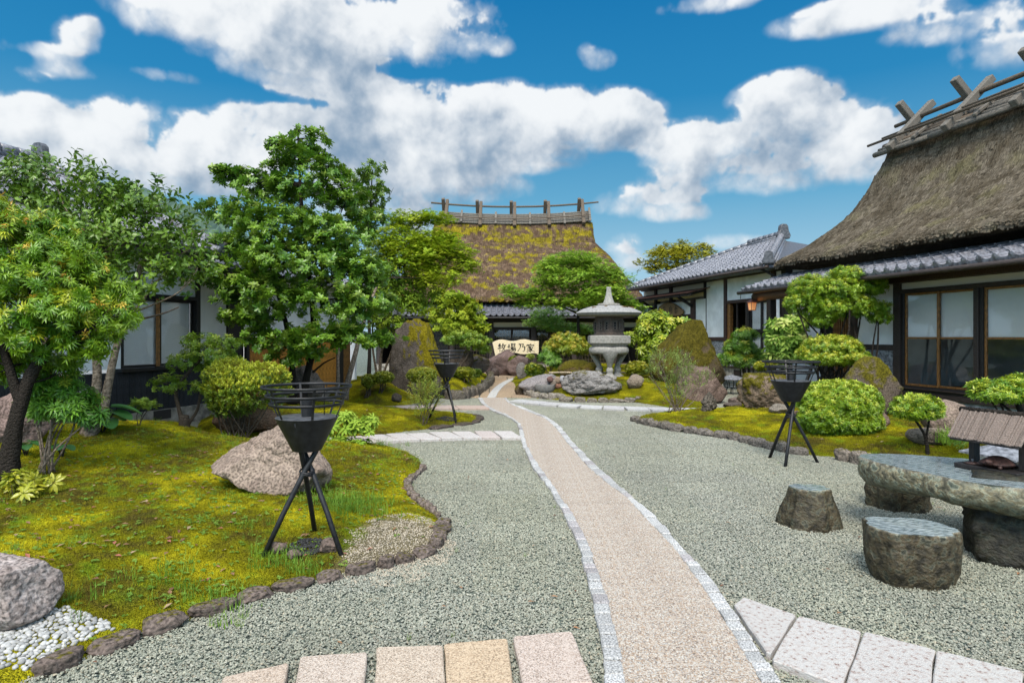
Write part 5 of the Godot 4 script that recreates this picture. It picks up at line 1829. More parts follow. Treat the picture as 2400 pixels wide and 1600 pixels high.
func make_hill():
	var v := PackedVector3Array()
	var cols := PackedColorArray()
	var f := PackedInt32Array()
	var nx := 230
	var nz := 44
	for j in nz:
		for i in nx:
			var x := -270.0 + i * 0.85
			var z := -240.0 - j * 3.0
			var ridge := 75.0 * exp(-pow((x + 205.0) / 110.0, 2.0))
			var h := ridge * smoothstep(0.0, 0.62, float(j) / nz) + noise.get_noise_2d(x * 0.03, z * 0.03) * 6.0
			h += absf(noise.get_noise_2d(x * 0.13, z * 0.13)) * 8.0 + absf(noise.get_noise_2d(x * 0.4, z * 0.4)) * 3.5
			v.append(Vector3(x, h - 4.0, z))
			var t := noise.get_noise_2d(x * 0.12 + 40.0, z * 0.12)
			cols.append(Color(0.045, 0.085, 0.07).lerp(Color(0.1, 0.16, 0.1), clampf(0.5 + t, 0, 1)))
	for j in nz - 1:
		for i in nx - 1:
			var a := j * nx + i
			f.append_array([a, a + 1, a + nx + 1, a, a + nx + 1, a + nx])
	struct("hill", mesh_from(v, f, cols), M.hill)


# ---------------------------------------------------------------- stone edgings and rocks

func edging(label: String, line: Array, l0: float, l1: float, h0: float, h1: float, seed_: int, c0: Color, c1: Color, group := "stone edgings of the beds"):
	var r := RandomNumberGenerator.new()
	r.seed = seed_
	var smooth := []
	for i in line.size() - 1:
		for k in 4:
			smooth.append(catmull(line, i, k / 4.0))
	smooth.append(line[-1])
	var total := 0.0
	for i in smooth.size() - 1:
		total += smooth[i].distance_to(smooth[i + 1])
	var start: Vector2 = smooth[0]
	var t := thing("stone_edging", label, "stone edging", Vector3(start.x, 0, start.y), 0, group)
	var kinds := []
	for k in 7:
		kinds.append(rock(Vector3.ONE, seed_ * 10 + k, {"level": 3, "planes": 10, "cuts": [[Vector3(0.1, 1, 0.1).normalized(), 0.6], [Vector3(0, 0, 1), 0.7]], "rough": 0.08, "col": c0.lerp(c1, k / 6.0), "col2": c0.lerp(c1, 1.0 - k / 6.0) * 0.7, "moss": 0.25, "sink": 0.25}))
	var s := 0.0
	while s < total - l0 * 0.4:
		var l := r.randf_range(l0, l1)
		var a := along(smooth, s)
		var b := along(smooth, minf(s + l, total))
		var m := (a + b) / 2.0
		var d := (b - a).normalized()
		var o = obj("stone", kinds[r.randi() % 7], M.rock, t, Vector3(m.x - start.x, -0.01, m.y - start.y))
		o.basis = Basis(Vector3.UP, atan2(-d.y, d.x) + r.randf_range(-0.15, 0.15)) * Basis.from_scale(Vector3(l * r.randf_range(0.98, 1.08), r.randf_range(h0, h1) * 1.9, r.randf_range(0.65, 1.0) * lerpf(l, l0, 0.5)))
		s += l * 0.97

func make_edgings():
	var dark := Color(0.15, 0.115, 0.095)
	var tan_ := Color(0.3, 0.25, 0.2)
	edging("row of dark brown stones edging the moss bed with the big tripod brazier", [Vector2(-2.26, -2.99), Vector2(-2.187, -3.074), Vector2(-2.092, -3.236), Vector2(-2.006, -3.415), Vector2(-1.845, -3.562), Vector2(-1.762, -3.723), Vector2(-1.639, -3.842), Vector2(-1.516, -3.975), Vector2(-1.333, -4.098), Vector2(-1.179, -4.243), Vector2(-0.998, -4.303), Vector2(-0.855, -4.439), Vector2(-0.74, -4.565), Vector2(-0.598, -4.672), Vector2(-0.567, -4.891), Vector2(-0.574, -5.187), Vector2(-0.582, -5.458)], 0.14, 0.3, 0.045, 0.085, 41, dark, Color(0.3, 0.235, 0.2))
	edging("small reddish stones round the bay in the near moss bed edge", [Vector2(-0.636, -5.611), Vector2(-0.765, -5.887), Vector2(-0.933, -6.222), Vector2(-1.023, -6.474), Vector2(-1.127, -6.903), Vector2(-1.098, -7.257), Vector2(-1.045, -7.724)], 0.1, 0.19, 0.05, 0.075, 42, Color(0.26, 0.2, 0.17), Color(0.32, 0.26, 0.22))
	edging("thin dark stone rim on the right tip of the moss bed behind the slab row", [Vector2(-1.457, -10.924), Vector2(-1.128, -11.283), Vector2(-0.847, -11.555), Vector2(-0.647, -11.84), Vector2(-0.631, -12.455), Vector2(-0.823, -12.994)], 0.3, 0.6, 0.04, 0.06, 43, dark, Color(0.12, 0.1, 0.09))
	edging("grey stones in front of the low mound beside the end of the path", [Vector2(-1.933, -17.058), Vector2(-1.636, -16.36), Vector2(-1.304, -16.032), Vector2(-1.039, -16.937), Vector2(-0.845, -18.648), Vector2(-0.71, -21.295), Vector2(-0.811, -24.316)], 0.3, 0.5, 0.18, 0.28, 44, Color(0.17, 0.15, 0.12), Color(0.27, 0.23, 0.19))
	edging("large pale stones walling the stone lantern's mound at its left corner", [Vector2(0.265, -18.086), Vector2(0.452, -16.937), Vector2(0.763, -16.36), Vector2(1.069, -16.032), Vector2(1.313, -16.14)], 0.32, 0.5, 0.12, 0.18, 45, Color(0.36, 0.31, 0.25), Color(0.45, 0.4, 0.34))
	edging("small mixed stones along the front of the stone lantern's mound", [Vector2(1.145, -15.615), Vector2(1.5, -15.514), Vector2(2.024, -15.414), Vector2(2.466, -15.414), Vector2(2.836, -15.414), Vector2(3.291, -15.926), Vector2(3.924, -16.819)], 0.26, 0.42, 0.08, 0.13, 46, Color(0.25, 0.22, 0.18), Color(0.4, 0.35, 0.28))
	edging("curved row of grey-brown stones edging the right moss bed", [Vector2(2.298, -12.14), Vector2(2.345, -11.724), Vector2(2.546, -11.231), Vector2(2.789, -10.729), Vector2(3.052, -10.403), Vector2(3.396, -9.93), Vector2(3.534, -9.535), Vector2(3.642, -9.136), Vector2(3.809, -8.737), Vector2(3.959, -8.581)], 0.2, 0.34, 0.09, 0.14, 47, Color(0.2, 0.17, 0.145), Color(0.33, 0.29, 0.25))
	edging("three loose stones between the right brazier and the stone table", [Vector2(4.17, -8.284), Vector2(4.291, -8.2), Vector2(4.35, -8.035), Vector2(4.399, -7.903)], 0.2, 0.28, 0.13, 0.18, 48, Color(0.26, 0.22, 0.18), Color(0.36, 0.3, 0.25))

func boulder(label: String, at: Vector3, size: Vector3, seed_: int, o := {}, turn := 0.0, category := "rock"):
	var p := on_ground(at)
	var m = obj(o.get("called", "boulder"), rock(size, seed_, o), M.rock, null, p)
	m.rotation.y = turn
	tag(m, label, category, o.get("group", ""))
	return m

func make_rocks():
	var pinkish := Color(0.36, 0.29, 0.265)
	var brown := Color(0.3, 0.215, 0.16)
	var grey_ := Color(0.27, 0.25, 0.235)
	var red := Color(0.27, 0.185, 0.165)
	boulder("big rounded pinkish grey boulder beside the white pebbles", Vector3(-2.793, -0.071, -3.42), Vector3(0.72, 0.46, 0.5), 3, {"col": Color(0.5, 0.43, 0.4), "col2": Color(0.37, 0.3, 0.27), "rough": 0.04, "planes": 5, "cuts": [[Vector3(0.12, 1, 0.05).normalized(), 0.66], [Vector3(1, 0.15, 0.25).normalized(), 0.72], [Vector3(0.1, 0.05, 1).normalized(), 0.7]], "level": 5, "sink": 0.2})
	boulder("large wedge-shaped brown boulder lying in moss behind the near brazier", Vector3(-2.259, 0.137, -6.05), Vector3(1.12, 0.95, 0.8), 8, {"col": Color(0.46, 0.355, 0.28), "col2": Color(0.31, 0.235, 0.185), "planes": 5, "cuts": [[Vector3(-0.52, 0.82, 0.22).normalized(), 0.36], [Vector3(0.62, 0.72, 0.1).normalized(), 0.48], [Vector3(0.1, 0.35, 0.93).normalized(), 0.55], [Vector3(-0.1, 0.7, -0.7).normalized(), 0.6]], "level": 5, "rough": 0.075, "sink": 0.2}, 0.12)
	boulder("tall dark standing stone with yellow moss on its right slope", Vector3(-2.391, 0.375, -16.3), Vector3(1.75, 2.35, 1.1), 13, {"col": Color(0.15, 0.125, 0.105), "col2": Color(0.085, 0.07, 0.055), "planes": 5, "cuts": [[Vector3(0.9, 0.3, 0.1).normalized(), 0.72], [Vector3(-0.97, 0.18, 0.1).normalized(), 0.8], [Vector3(0.0, 0.1, 1.0), 0.6], [Vector3(-0.3, 0.95, 0).normalized(), 0.84]], "taper": 0.72, "lean": -0.14, "moss": 0.72, "mossdir": Vector3(0.85, 0.33, 0.25), "mosscol": Color(0.3, 0.25, 0.01), "level": 5, "sink": 0.12})
	boulder("tall pyramid rock covered all over in brown-green moss", Vector3(4.802, 0.235, -17.4), Vector3(2.5, 2.2, 1.6), 21, {"col": Color(0.12, 0.09, 0.05), "col2": Color(0.08, 0.06, 0.035), "planes": 4, "cuts": [[Vector3(-0.78, 0.62, 0.2).normalized(), 0.6], [Vector3(0.9, 0.3, 0.2).normalized(), 0.68], [Vector3(0, 0.3, 0.95).normalized(), 0.6], [Vector3(0.15, 0.98, 0).normalized(), 0.86]], "taper": 0.6, "moss": 1.15, "mosscol": Color(0.14, 0.115, 0.012), "level": 5, "sink": 0.15, "rough": 0.06})
	boulder("angular reddish brown rock leaning in front of the mossy pyramid rock", Vector3(4.539, 0.042, -15.3), Vector3(1.25, 1.15, 0.9), 25, {"col": Color(0.26, 0.185, 0.15), "col2": Color(0.16, 0.11, 0.09), "planes": 6, "cuts": [[Vector3(0.8, 0.6, 0.1).normalized(), 0.55], [Vector3(-0.3, 0.2, 0.93).normalized(), 0.55]], "lean": 0.1, "level": 4, "sink": 0.18})
	boulder("squat mossy rock like a tree stump left of the right brazier", Vector3(4.887, 0.102, -12.3), Vector3(1.05, 0.98, 0.8), 31, {"col": Color(0.27, 0.2, 0.145), "col2": Color(0.16, 0.115, 0.075), "planes": 7, "cuts": [[Vector3(0.05, 1, 0), 0.62]], "moss": 0.8, "rough": 0.11, "level": 5, "sink": 0.2})
	boulder("dark mossy-topped rock rising behind the big round dome shrub", Vector3(6.12, 0.169, -10.8), Vector3(1.05, 1.2, 0.8), 35, {"col": Color(0.15, 0.115, 0.085), "col2": Color(0.09, 0.07, 0.055), "planes": 6, "cuts": [[Vector3(0.82, 0.55, 0.1).normalized(), 0.6]], "moss": 0.75, "level": 4, "sink": 0.18})
	boulder("smooth light brown boulder behind the small ball-headed tree", Vector3(5.921, 0.184, -8.75), Vector3(0.8, 0.6, 0.6), 38, {"col": Color(0.36, 0.275, 0.215), "col2": Color(0.27, 0.2, 0.16), "planes": 8, "level": 4, "rough": 0.05}, 0.3)
	boulder("low tan rock at the foot of the light brown boulder", Vector3(5.553, 0.168, -8.5), Vector3(0.6, 0.28, 0.4), 39, {"col": Color(0.33, 0.26, 0.2), "planes": 8, "rough": 0.05})
	boulder("small pinkish rock at the right foot of the big dome shrub", Vector3(5.44, 0.188, -9.6), Vector3(0.42, 0.34, 0.35), 40, {"col": Color(0.3, 0.21, 0.17), "planes": 8})
	boulder("weathered grey driftwood stump on the tip of the right moss bed", Vector3(3.649, 0.087, -11.9), Vector3(0.36, 0.4, 0.28), 43, {"called": "stump", "col": Color(0.22, 0.19, 0.15), "col2": Color(0.09, 0.075, 0.06), "planes": 14, "rough": 0.2, "freq": 2.6, "lean": 0.3, "taper": 0.6, "level": 4}, 0.0, "stump")
	boulder("flat dark rock on the gravel behind the driftwood stump", Vector3(4.747, -0.007, -13.8), Vector3(0.45, 0.16, 0.3), 46, {"col": Color(0.16, 0.13, 0.11)})
	boulder("small brown rock on the gravel below the garden lantern with black feet", Vector3(5.26, -0.007, -15), Vector3(0.4, 0.2, 0.3), 47, {"col": Color(0.24, 0.18, 0.15)})
	boulder("flat pale rock in the moss left of the right brazier", Vector3(4.773, 0.097, -11.4), Vector3(0.42, 0.2, 0.3), 48, {"col": Color(0.3, 0.26, 0.21)})
	boulder("reddish small rock in the moss behind the right brazier's legs", Vector3(4.659, 0.125, -10.4), Vector3(0.32, 0.22, 0.28), 49, {"col": Color(0.26, 0.18, 0.14)})
	# round the name board and the far mound
	boulder("large purple-brown rock in front of the name board", Vector3(-0.451, 0.028, -26), Vector3(1.5, 1.2, 0.9), 52, {"col": red, "col2": Color(0.17, 0.12, 0.105), "planes": 6, "cuts": [[Vector3(-0.6, 0.75, 0.2).normalized(), 0.55]], "sink": 0.1})
	boulder("purple-brown rock right of the larger one under the name board", Vector3(0.339, 0.047, -25.4), Vector3(1.1, 0.85, 0.7), 53, {"col": Color(0.29, 0.2, 0.175), "planes": 7, "sink": 0.12})
	boulder("small dark rock between the two purple-brown rocks", Vector3(-0.683, 0.035, -25.6), Vector3(0.5, 0.36, 0.4), 54, {"col": Color(0.2, 0.15, 0.13)})
	boulder("upright grey rock with pale face at the end of the white block line", Vector3(0.331, 0.007, -22.6), Vector3(0.5, 0.66, 0.5), 55, {"col": Color(0.27, 0.25, 0.23), "planes": 8, "taper": 0.7})
	boulder("dark rounded rock on the far left mound under the bent tree", Vector3(-1.778, 0.414, -22.6), Vector3(0.85, 0.85, 0.7), 56, {"col": Color(0.15, 0.115, 0.09), "moss": 0.35, "planes": 8})
	boulder("grey rock with a mossy crown right of the dark rock on the far left mound", Vector3(-1.284, 0.414, -23.2), Vector3(0.95, 0.72, 0.7), 57, {"col": Color(0.26, 0.21, 0.19), "moss": 0.5, "planes": 8})
	# the lantern's mound
	boulder("wide layered grey rock below the stone lantern", Vector3(2.021, 0.028, -16.3), Vector3(1.5, 0.72, 0.95), 61, {"col": Color(0.4, 0.38, 0.36), "col2": Color(0.23, 0.21, 0.195), "planes": 9, "rough": 0.085, "moss": 0.25, "level": 5, "freq": 2.2, "sink": 0.2})
	boulder("pale sloping rock slab left of the bamboo rail", Vector3(0.711, 0.25, -17.2), Vector3(1.15, 0.62, 0.7), 62, {"col": Color(0.4, 0.36, 0.35), "col2": Color(0.3, 0.27, 0.26), "planes": 6, "cuts": [[Vector3(-0.45, 0.87, 0.2).normalized(), 0.4]]})
	boulder("dark mossy stone at the left tip of the stone lantern's mound", Vector3(0.219, 0.139, -17.3), Vector3(0.4, 0.34, 0.35), 63, {"col": Color(0.16, 0.12, 0.08), "moss": 0.6})
	boulder("smooth tan boulder at the right end of the stone lantern's mound", Vector3(3.138, 0.062, -16.4), Vector3(0.55, 0.38, 0.4), 64, {"col": Color(0.36, 0.29, 0.22), "planes": 7, "rough": 0.04})
	boulder("brown moss-draped rock behind the stone lantern's left leg", Vector3(1.92, 0.388, -19.2), Vector3(1.1, 0.62, 0.8), 65, {"col": Color(0.13, 0.09, 0.04), "moss": 1.0})
	boulder("low moss-draped rock just left of the stone lantern's feet", Vector3(2.306, 0.394, -18.7), Vector3(0.9, 0.5, 0.7), 66, {"col": Color(0.13, 0.09, 0.04), "moss": 1.1, "mosscol": Color(0.2, 0.15, 0.012)})
	# left side
	boulder("grey-brown boulder between the trunks of the tallest tree", Vector3(-4.099, 0.133, -12.6), Vector3(0.75, 0.85, 0.6), 71, {"col": Color(0.25, 0.2, 0.165), "planes": 7})
	boulder("brown rock under the stems of the box shrub", Vector3(-4.125, 0.262, -9.9), Vector3(1.0, 0.5, 0.6), 72, {"col": Color(0.27, 0.17, 0.11), "planes": 8, "moss": 0.2})
	boulder("pinkish boulder behind the leftmost trunk", Vector3(-5.649, 0.378, -7.4), Vector3(0.72, 0.66, 0.6), 73, {"col": Color(0.35, 0.25, 0.22), "planes": 7})
	boulder("small dark stone on the mound of clipped domes", Vector3(-2.682, 0.053, -14.9), Vector3(0.26, 0.24, 0.2), 74, {"col": Color(0.16, 0.13, 0.1)})
	boulder("grey rock on the moss at the left of the tall standing stone", Vector3(-3.52, 0.454, -17.6), Vector3(0.55, 0.3, 0.4), 75, {"col": grey_, "moss": 0.3})
	for q in [[Vector3(-1.65, 0.062, -4.5), 0.14, "left of"], [Vector3(-1.512, 0.062, -4.43), 0.1, "in front of"], [Vector3(-1.298, 0.066, -4.55), 0.16, "right of"]]:
		boulder("fist-sized brown stone %s the ash patch under the near brazier" % q[2], q[0], Vector3(q[1], q[1] * 0.7, q[1] * 0.8), int(q[1] * 1000), {"col": Color(0.24, 0.18, 0.15), "level": 3, "group": "stones under the near brazier"})
	# white pebbles by the big boulder: each a stone of its own
	var bed := Node3D.new()
	bed.name = "pebble_bed"
	add_child(bed)
	tag(bed, "bed of white rounded pebbles at the foot of the pinkish grey boulder", "pebbles")
	var outline := PackedVector2Array([Vector2(-2.568, -3.106), Vector2(-2.649, -3.312), Vector2(-2.618, -3.415), Vector2(-2.597, -3.557), Vector2(-2.405, -3.536), Vector2(-2.219, -3.485), Vector2(-2.113, -3.415), Vector2(-2.168, -3.335), Vector2(-2.202, -3.231), Vector2(-2.272, -3.098), Vector2(-2.267, -2.982), Vector2(-2.252, -2.815), Vector2(-2.364, -2.815)])
	var r := RandomNumberGenerator.new()
	r.seed = 9
	var kinds := []
	for k in 6:
		var t := r.randf_range(0.42, 0.7)
		kinds.append(rock(Vector3(1, 0.62, 0.8), 300 + k, {"level": 2, "planes": 2, "rough": 0.05, "col": Color(t, t, t * 0.98), "col2": Color(t, t * 0.97, t * 0.93) * 0.9, "sink": 0.5}))
	var lo := outline[0]
	var hi := outline[0]
	for p in outline:
		lo = lo.min(p)
		hi = hi.max(p)
	var put := 0
	for layer in 2:
		var z := lo.y
		while z < hi.y:
			var x := lo.x
			while x < hi.x:
				var p := Vector2(x + r.randf_range(-0.009, 0.009), z + r.randf_range(-0.009, 0.009))
				x += 0.027
				if put >= 298 or not Geometry2D.is_point_in_polygon(p, outline) or (layer == 1 and r.randf() < 0.8):
					continue
				var o = obj("pebble", kinds[r.randi() % 6], M.pebble, bed, Vector3(p.x, ground_h(p.x, p.y) + 0.004 + layer * 0.015, p.y))
				o.basis = Basis.from_euler(Vector3(r.randf_range(-0.4, 0.4), r.randf() * TAU, r.randf_range(-0.4, 0.4))).scaled(Vector3.ONE * r.randf_range(0.023, 0.04))
				put += 1
			z += 0.025

# ---------------------------------------------------------------- braziers, lanterns, table, signs

func make_brazier() -> Node3D:
	var t := thing("tripod_brazier", "largest black iron tripod brazier standing in the near left moss bed", "brazier", Vector3.ZERO, 0, "black iron tripod braziers")
	var foot := []
	for k in 3:
		var a := TAU * k / 3.0 + 0.62
		var out := Vector3(cos(a), 0, sin(a))
		var b := out * 0.34
		var c := out * 0.035 + Vector3(0, 0.585, 0) + out.rotated(Vector3.UP, PI / 2) * 0.022
		var e := -out * 0.205 + Vector3(0, 1.0, 0) + out.rotated(Vector3.UP, PI / 2) * 0.04
		obj("leg", tube_mesh([b - Vector3(0, 0.03, 0), b.lerp(c, 0.5), c, c.lerp(e, 0.5), e], [0.019, 0.02, 0.02, 0.0195, 0.019], 10), M.iron, t)
	var st := begin(false)
	for k in 4:
		var pts := []
		var rad := []
		for i in 13:
			pts.append(Vector3(cos(TAU * i / 12), 0, sin(TAU * i / 12)) * (0.05 + 0.004 * (k % 2)) + Vector3(0, 0.56 + k * 0.014 + 0.012 * sin(TAU * i / 12 + k), 0))
			rad.append(0.007)
		tube(st, pts, rad, 6, false)
	obj("binding", done(st), M.iron, t)
	st = begin(false)
	st.set_smooth_group(1)
	lathe(st, [Vector2(0.0, 0.76), Vector2(0.108, 0.76)], 36)
	st.set_smooth_group(2)
	lathe(st, [Vector2(0.108, 0.76), Vector2(0.232, 1.008), Vector2(0.236, 1.016)], 36)
	var bowl = obj("bowl", done(st), M.iron, t)
	st = begin(false)
	lathe(st, [Vector2(0.236, 1.016), Vector2(0.232, 1.019), Vector2(0.0, 1.021)], 36)
	obj("lid", done(st), M.iron_top, bowl)
	st = begin(false)
	st.set_smooth_group(1)
	lathe(st, [Vector2(0.041, 1.02), Vector2(0.041, 1.145)], 20)
	st.set_smooth_group(2)
	lathe(st, [Vector2(0.041, 1.145), Vector2(0.034, 1.147), Vector2(0.034, 1.1), Vector2(0.0, 1.1)], 20)
	obj("burner_pipe", done(st), M.iron, t)
	for q in [[1.25, 0.34], [1.183, 0.309], [1.12, 0.28]]:
		st = begin(false)
		lathe(st, [Vector2(q[1] - 0.005, q[0] - 0.011), Vector2(q[1], q[0] + 0.011), Vector2(q[1] - 0.005, q[0] + 0.011), Vector2(q[1] - 0.01, q[0] - 0.011), Vector2(q[1] - 0.005, q[0] - 0.011)], 48)
		obj("basket_ring", done(st), M.iron, t)
	for k in 6:
		var a := TAU * k / 6.0 + 0.25
		var out := Vector3(cos(a), 0, sin(a))
		st = begin()
		bar(st, out * 0.222 + Vector3(0, 1.0, 0), out * 0.334 + Vector3(0, 1.26, 0), 0.018, 0.006, 0.001, out)
		obj("basket_bar", done(st), M.iron, t)
	obj("hook", tube_mesh([Vector3(0.12, 1.02, -0.1), Vector3(0.12, 1.24, -0.1), Vector3(0.13, 1.27, -0.1), Vector3(0.14, 1.25, -0.1), Vector3(0.14, 1.2, -0.1)], [0.004, 0.004, 0.004, 0.004, 0.004], 5), M.iron, t)
	return t

func dup(root: Node3D, at: Vector3, turn: float, s: float, label: String) -> Node3D:
	var c = root.duplicate()
	c.name = numbered(String(root.name))
	add_child(c)
	c.position = at
	c.rotation.y = turn
	c.scale = Vector3.ONE * s
	c.set_meta("label", label)
	return c

func make_garden_lantern() -> Node3D:
	var t := thing("garden_lantern", "low garden lantern with grey roof standing on gravel beside the mossy pyramid rock", "garden lantern", Vector3.ZERO, 0, "low garden lanterns with white sides")
	for x in [-1, 1]:
		for z in [-1, 1]:
			obj("leg", bar_mesh(Vector3(x * 0.13, 0.0, z * 0.13), Vector3(x * 0.08, 0.2, z * 0.08), 0.025, 0.025), M.iron, t)
	var b0 := 0.13
	var b1 := 0.19
	var box_ = begin()
	var c := []
	for y in [[0.2, b0], [0.4, b1]]:
		for k in 4:
			c.append(Vector3([-1, 1, 1, -1][k] * y[1], y[0], [1, 1, -1, -1][k] * y[1]))
	for k in 4:
		quad(box_, c[k], c[(k + 1) % 4], c[4 + (k + 1) % 4], c[4 + k])
	quad(box_, c[3], c[2], c[1], c[0])
	quad(box_, c[4], c[5], c[6], c[7])
	obj("lamp_box", done(box_), M.lamp_white, t)
	var lat := begin()
	for k in 4:
		var a0: Vector3 = c[k] * Vector3(1.02, 1, 1.02)
		var a1: Vector3 = c[(k + 1) % 4] * Vector3(1.02, 1, 1.02)
		var u0: Vector3 = c[4 + k] * Vector3(1.02, 1, 1.02)
		var u1: Vector3 = c[4 + (k + 1) % 4] * Vector3(1.02, 1, 1.02)
		bar(lat, a0, u0, 0.018, 0.018)
		for f in [0.03, 0.36, 0.62]:
			bar(lat, a0.lerp(u0, f), a1.lerp(u1, f), 0.012, 0.012)
		for f in [0.4, 0.6]:
			bar(lat, a0.lerp(a1, f), u0.lerp(u1, f), 0.012, 0.012)
	obj("lattice", done(lat), M.iron, t)
	var st := begin()
	var e := []
	for k in 4:
		e.append(Vector3([-1, 1, 1, -1][k] * 0.28, 0.405, [1, 1, -1, -1][k] * 0.28))
	for k in 4:
		var a: Vector3 = e[k]
		var b: Vector3 = e[(k + 1) % 4]
		quad(st, a, b, b + Vector3(0, 0.02, 0), a + Vector3(0, 0.02, 0))
		quad(st, a + Vector3(0, 0.02, 0), b + Vector3(0, 0.02, 0), b * Vector3(0.12, 0, 0.12) + Vector3(0, 0.53, 0), a * Vector3(0.12, 0, 0.12) + Vector3(0, 0.53, 0))
	quad(st, e[3], e[2], e[1], e[0])
	bx(st, Vector3(0, 0.537, 0), Vector3(0.075, 0.02, 0.075), Basis(), 0.004)
	obj("roof", done(st), M.lamp_roof, t)
	return t

func stone(st, c := Color(0.5, 0.48, 0.45)):
	st.set_color(c)

func make_stone_lantern():
	var at := on_ground(Vector3(2.724, 0.332, -18))
	var t := thing("stone_lantern", "large stone lantern with umbrella-shaped roof on three curved legs", "stone lantern", at, 0.0)
	var m: Material = M.stone_lantern
	# legs: curved blades that narrow to a ball and a flared foot
	for k in 3:
		var a := PI / 2 + TAU * k / 3.0 + 0.06
		var out := Vector3(cos(a), 0, sin(a))
		var side := Vector3(-sin(a), 0, cos(a))
		var rows := [[0.72, 0.5, 0.5, 0.09], [0.62, 0.47, 0.4, 0.09], [0.52, 0.42, 0.27, 0.09], [0.42, 0.36, 0.19, 0.085], [0.33, 0.31, 0.14, 0.08], [0.26, 0.28, 0.12, 0.08]]
		var st := begin(false)
		stone(st)
		var rings := []
		for q in rows:
			var ring := []
			for i in 12:
				var w := TAU * i / 12
				var s: float = cos(w) * q[2] * 0.5
				var bend: float = (1.0 - cos(s / maxf(q[1], 0.2))) * q[1]
				ring.append(out * (q[1] - bend + sin(w) * q[3]) + side * s + Vector3(0, q[0], 0))
			rings.append(ring)
		for i in rings.size() - 1:
			for j in 12:
				var j2 := (j + 1) % 12
				quad(st, rings[i][j2], rings[i][j], rings[i + 1][j], rings[i + 1][j2])
		var base: Vector3 = out * 0.3
		lathe(st, [Vector2(0.0, 0.3), Vector2(0.06, 0.29), Vector2(0.095, 0.24), Vector2(0.1, 0.2), Vector2(0.085, 0.15), Vector2(0.08, 0.13), Vector2(0.12, 0.07), Vector2(0.19, 0.03), Vector2(0.19, -0.1), Vector2(0.0, -0.1)], 18, base)
		obj("leg", done(st), m, t)
	var st := begin(false)
	stone(st, Color(0.54, 0.52, 0.485))
	lathe(st, [Vector2(0.4, 0.66), Vector2(0.52, 0.66), Vector2(0.55, 0.72), Vector2(0.558, 0.78), Vector2(0.54, 0.83), Vector2(0.5, 0.858), Vector2(0.0, 0.86)], 40)
	lathe(st, [Vector2(0.0, 0.7), Vector2(0.4, 0.66)], 40)
	obj("bowl_base", done(st), m, t)
	st = begin()
	stone(st, Color(0.52, 0.5, 0.46))
	lathe(st, [Vector2(0.0, 0.862), Vector2(0.5, 0.862), Vector2(0.6, 0.945), Vector2(0.64, 0.965), Vector2(0.64, 1.145), Vector2(0.61, 1.175), Vector2(0.0, 1.2)], 6, Vector3.ZERO, PI / 6 + PI / 3)
	obj("platform", done(st), m, t)
	st = begin()
	stone(st, Color(0.2, 0.15, 0.125))
	var hexa := []
	for k in 6:
		var a := PI / 6 + PI / 3 * k + PI / 3
		hexa.append(Vector2(cos(a), sin(a)))
	lathe(st, [Vector2(0.0, 1.18), Vector2(0.45, 1.18), Vector2(0.46, 1.22), Vector2(0.435, 1.25), Vector2(0.425, 1.69), Vector2(0.0, 1.7)], 6, Vector3.ZERO, PI / 6 + PI / 3)
	var fire = obj("fire_box", done(st), m, t)
	for k in 6:
		var a := PI / 2 + PI / 3 * k
		var out := Vector3(cos(a), 0, sin(a))
		var b := Basis(Vector3(sin(a), 0, -cos(a)), Vector3.UP, out)
		var o := Node3D.new()
		o.name = "window"
		fire.add_child(o, true)
		o.transform = Transform3D(b, out * 0.378 + Vector3(0, 1.44, 0))
		st = begin()
		stone(st, Color(0.03, 0.027, 0.025))
		bx(st, Vector3(0, 0, -0.012), Vector3(0.3, 0.22, 0.02))
		stone(st, Color(0.23, 0.19, 0.16))
		for q in [[0, 0.125, 0.34, 0.026], [0, -0.125, 0.34, 0.026], [0.165, 0, 0.026, 0.224], [-0.165, 0, 0.026, 0.224]]:
			bx(st, Vector3(q[0], q[1], 0.006), Vector3(q[2], q[3], 0.03), Basis(), 0.004)
		stone(st, Color(0.26, 0.23, 0.2))
		for i in 4:
			for j in 3:
				var c := Vector3(-0.112 + i * 0.075, -0.07 + j * 0.07, 0.008)
				var pts := []
				var rad := []
				for e in 11:
					pts.append(c + Vector3(cos(TAU * e / 10), sin(TAU * e / 10), 0) * 0.036)
					rad.append(0.006)
				tube(st, pts, rad, 4, false)
		o.set_meta("kind", "thing")
		obj("window_lattice", done(st), m, o)
	st = begin(false)
	stone(st, Color(0.5, 0.49, 0.475))
	st.set_smooth_group(1)
	lathe(st, [Vector2(0.0, 1.7), Vector2(0.4, 1.7), Vector2(0.86, 1.735)], 48)
	st.set_smooth_group(2)
	lathe(st, [Vector2(0.86, 1.735), Vector2(0.925, 1.80)], 48)
	st.set_smooth_group(3)
	lathe(st, [Vector2(0.925, 1.80), Vector2(0.9, 1.83), Vector2(0.72, 1.92), Vector2(0.5, 1.985), Vector2(0.34, 2.01), Vector2(0.0, 2.015)], 48)
	obj("roof", done(st), m, t)
	st = begin(false)
	stone(st, Color(0.48, 0.45, 0.4))
	lathe(st, [Vector2(0.0, 2.0), Vector2(0.29, 2.0), Vector2(0.32, 2.03), Vector2(0.3, 2.065), Vector2(0.2, 2.075), Vector2(0.0, 2.075)], 36)
	obj("collar", done(st), m, t)
	st = begin(false)
	stone(st, Color(0.56, 0.54, 0.5))
	lathe(st, [Vector2(0.0, 2.07), Vector2(0.17, 2.07), Vector2(0.15, 2.11), Vector2(0.115, 2.2), Vector2(0.085, 2.32), Vector2(0.068, 2.42), Vector2(0.062, 2.49), Vector2(0.072, 2.53), Vector2(0.06, 2.535), Vector2(0.0, 2.52)], 24)
	obj("finial", done(st), m, t)
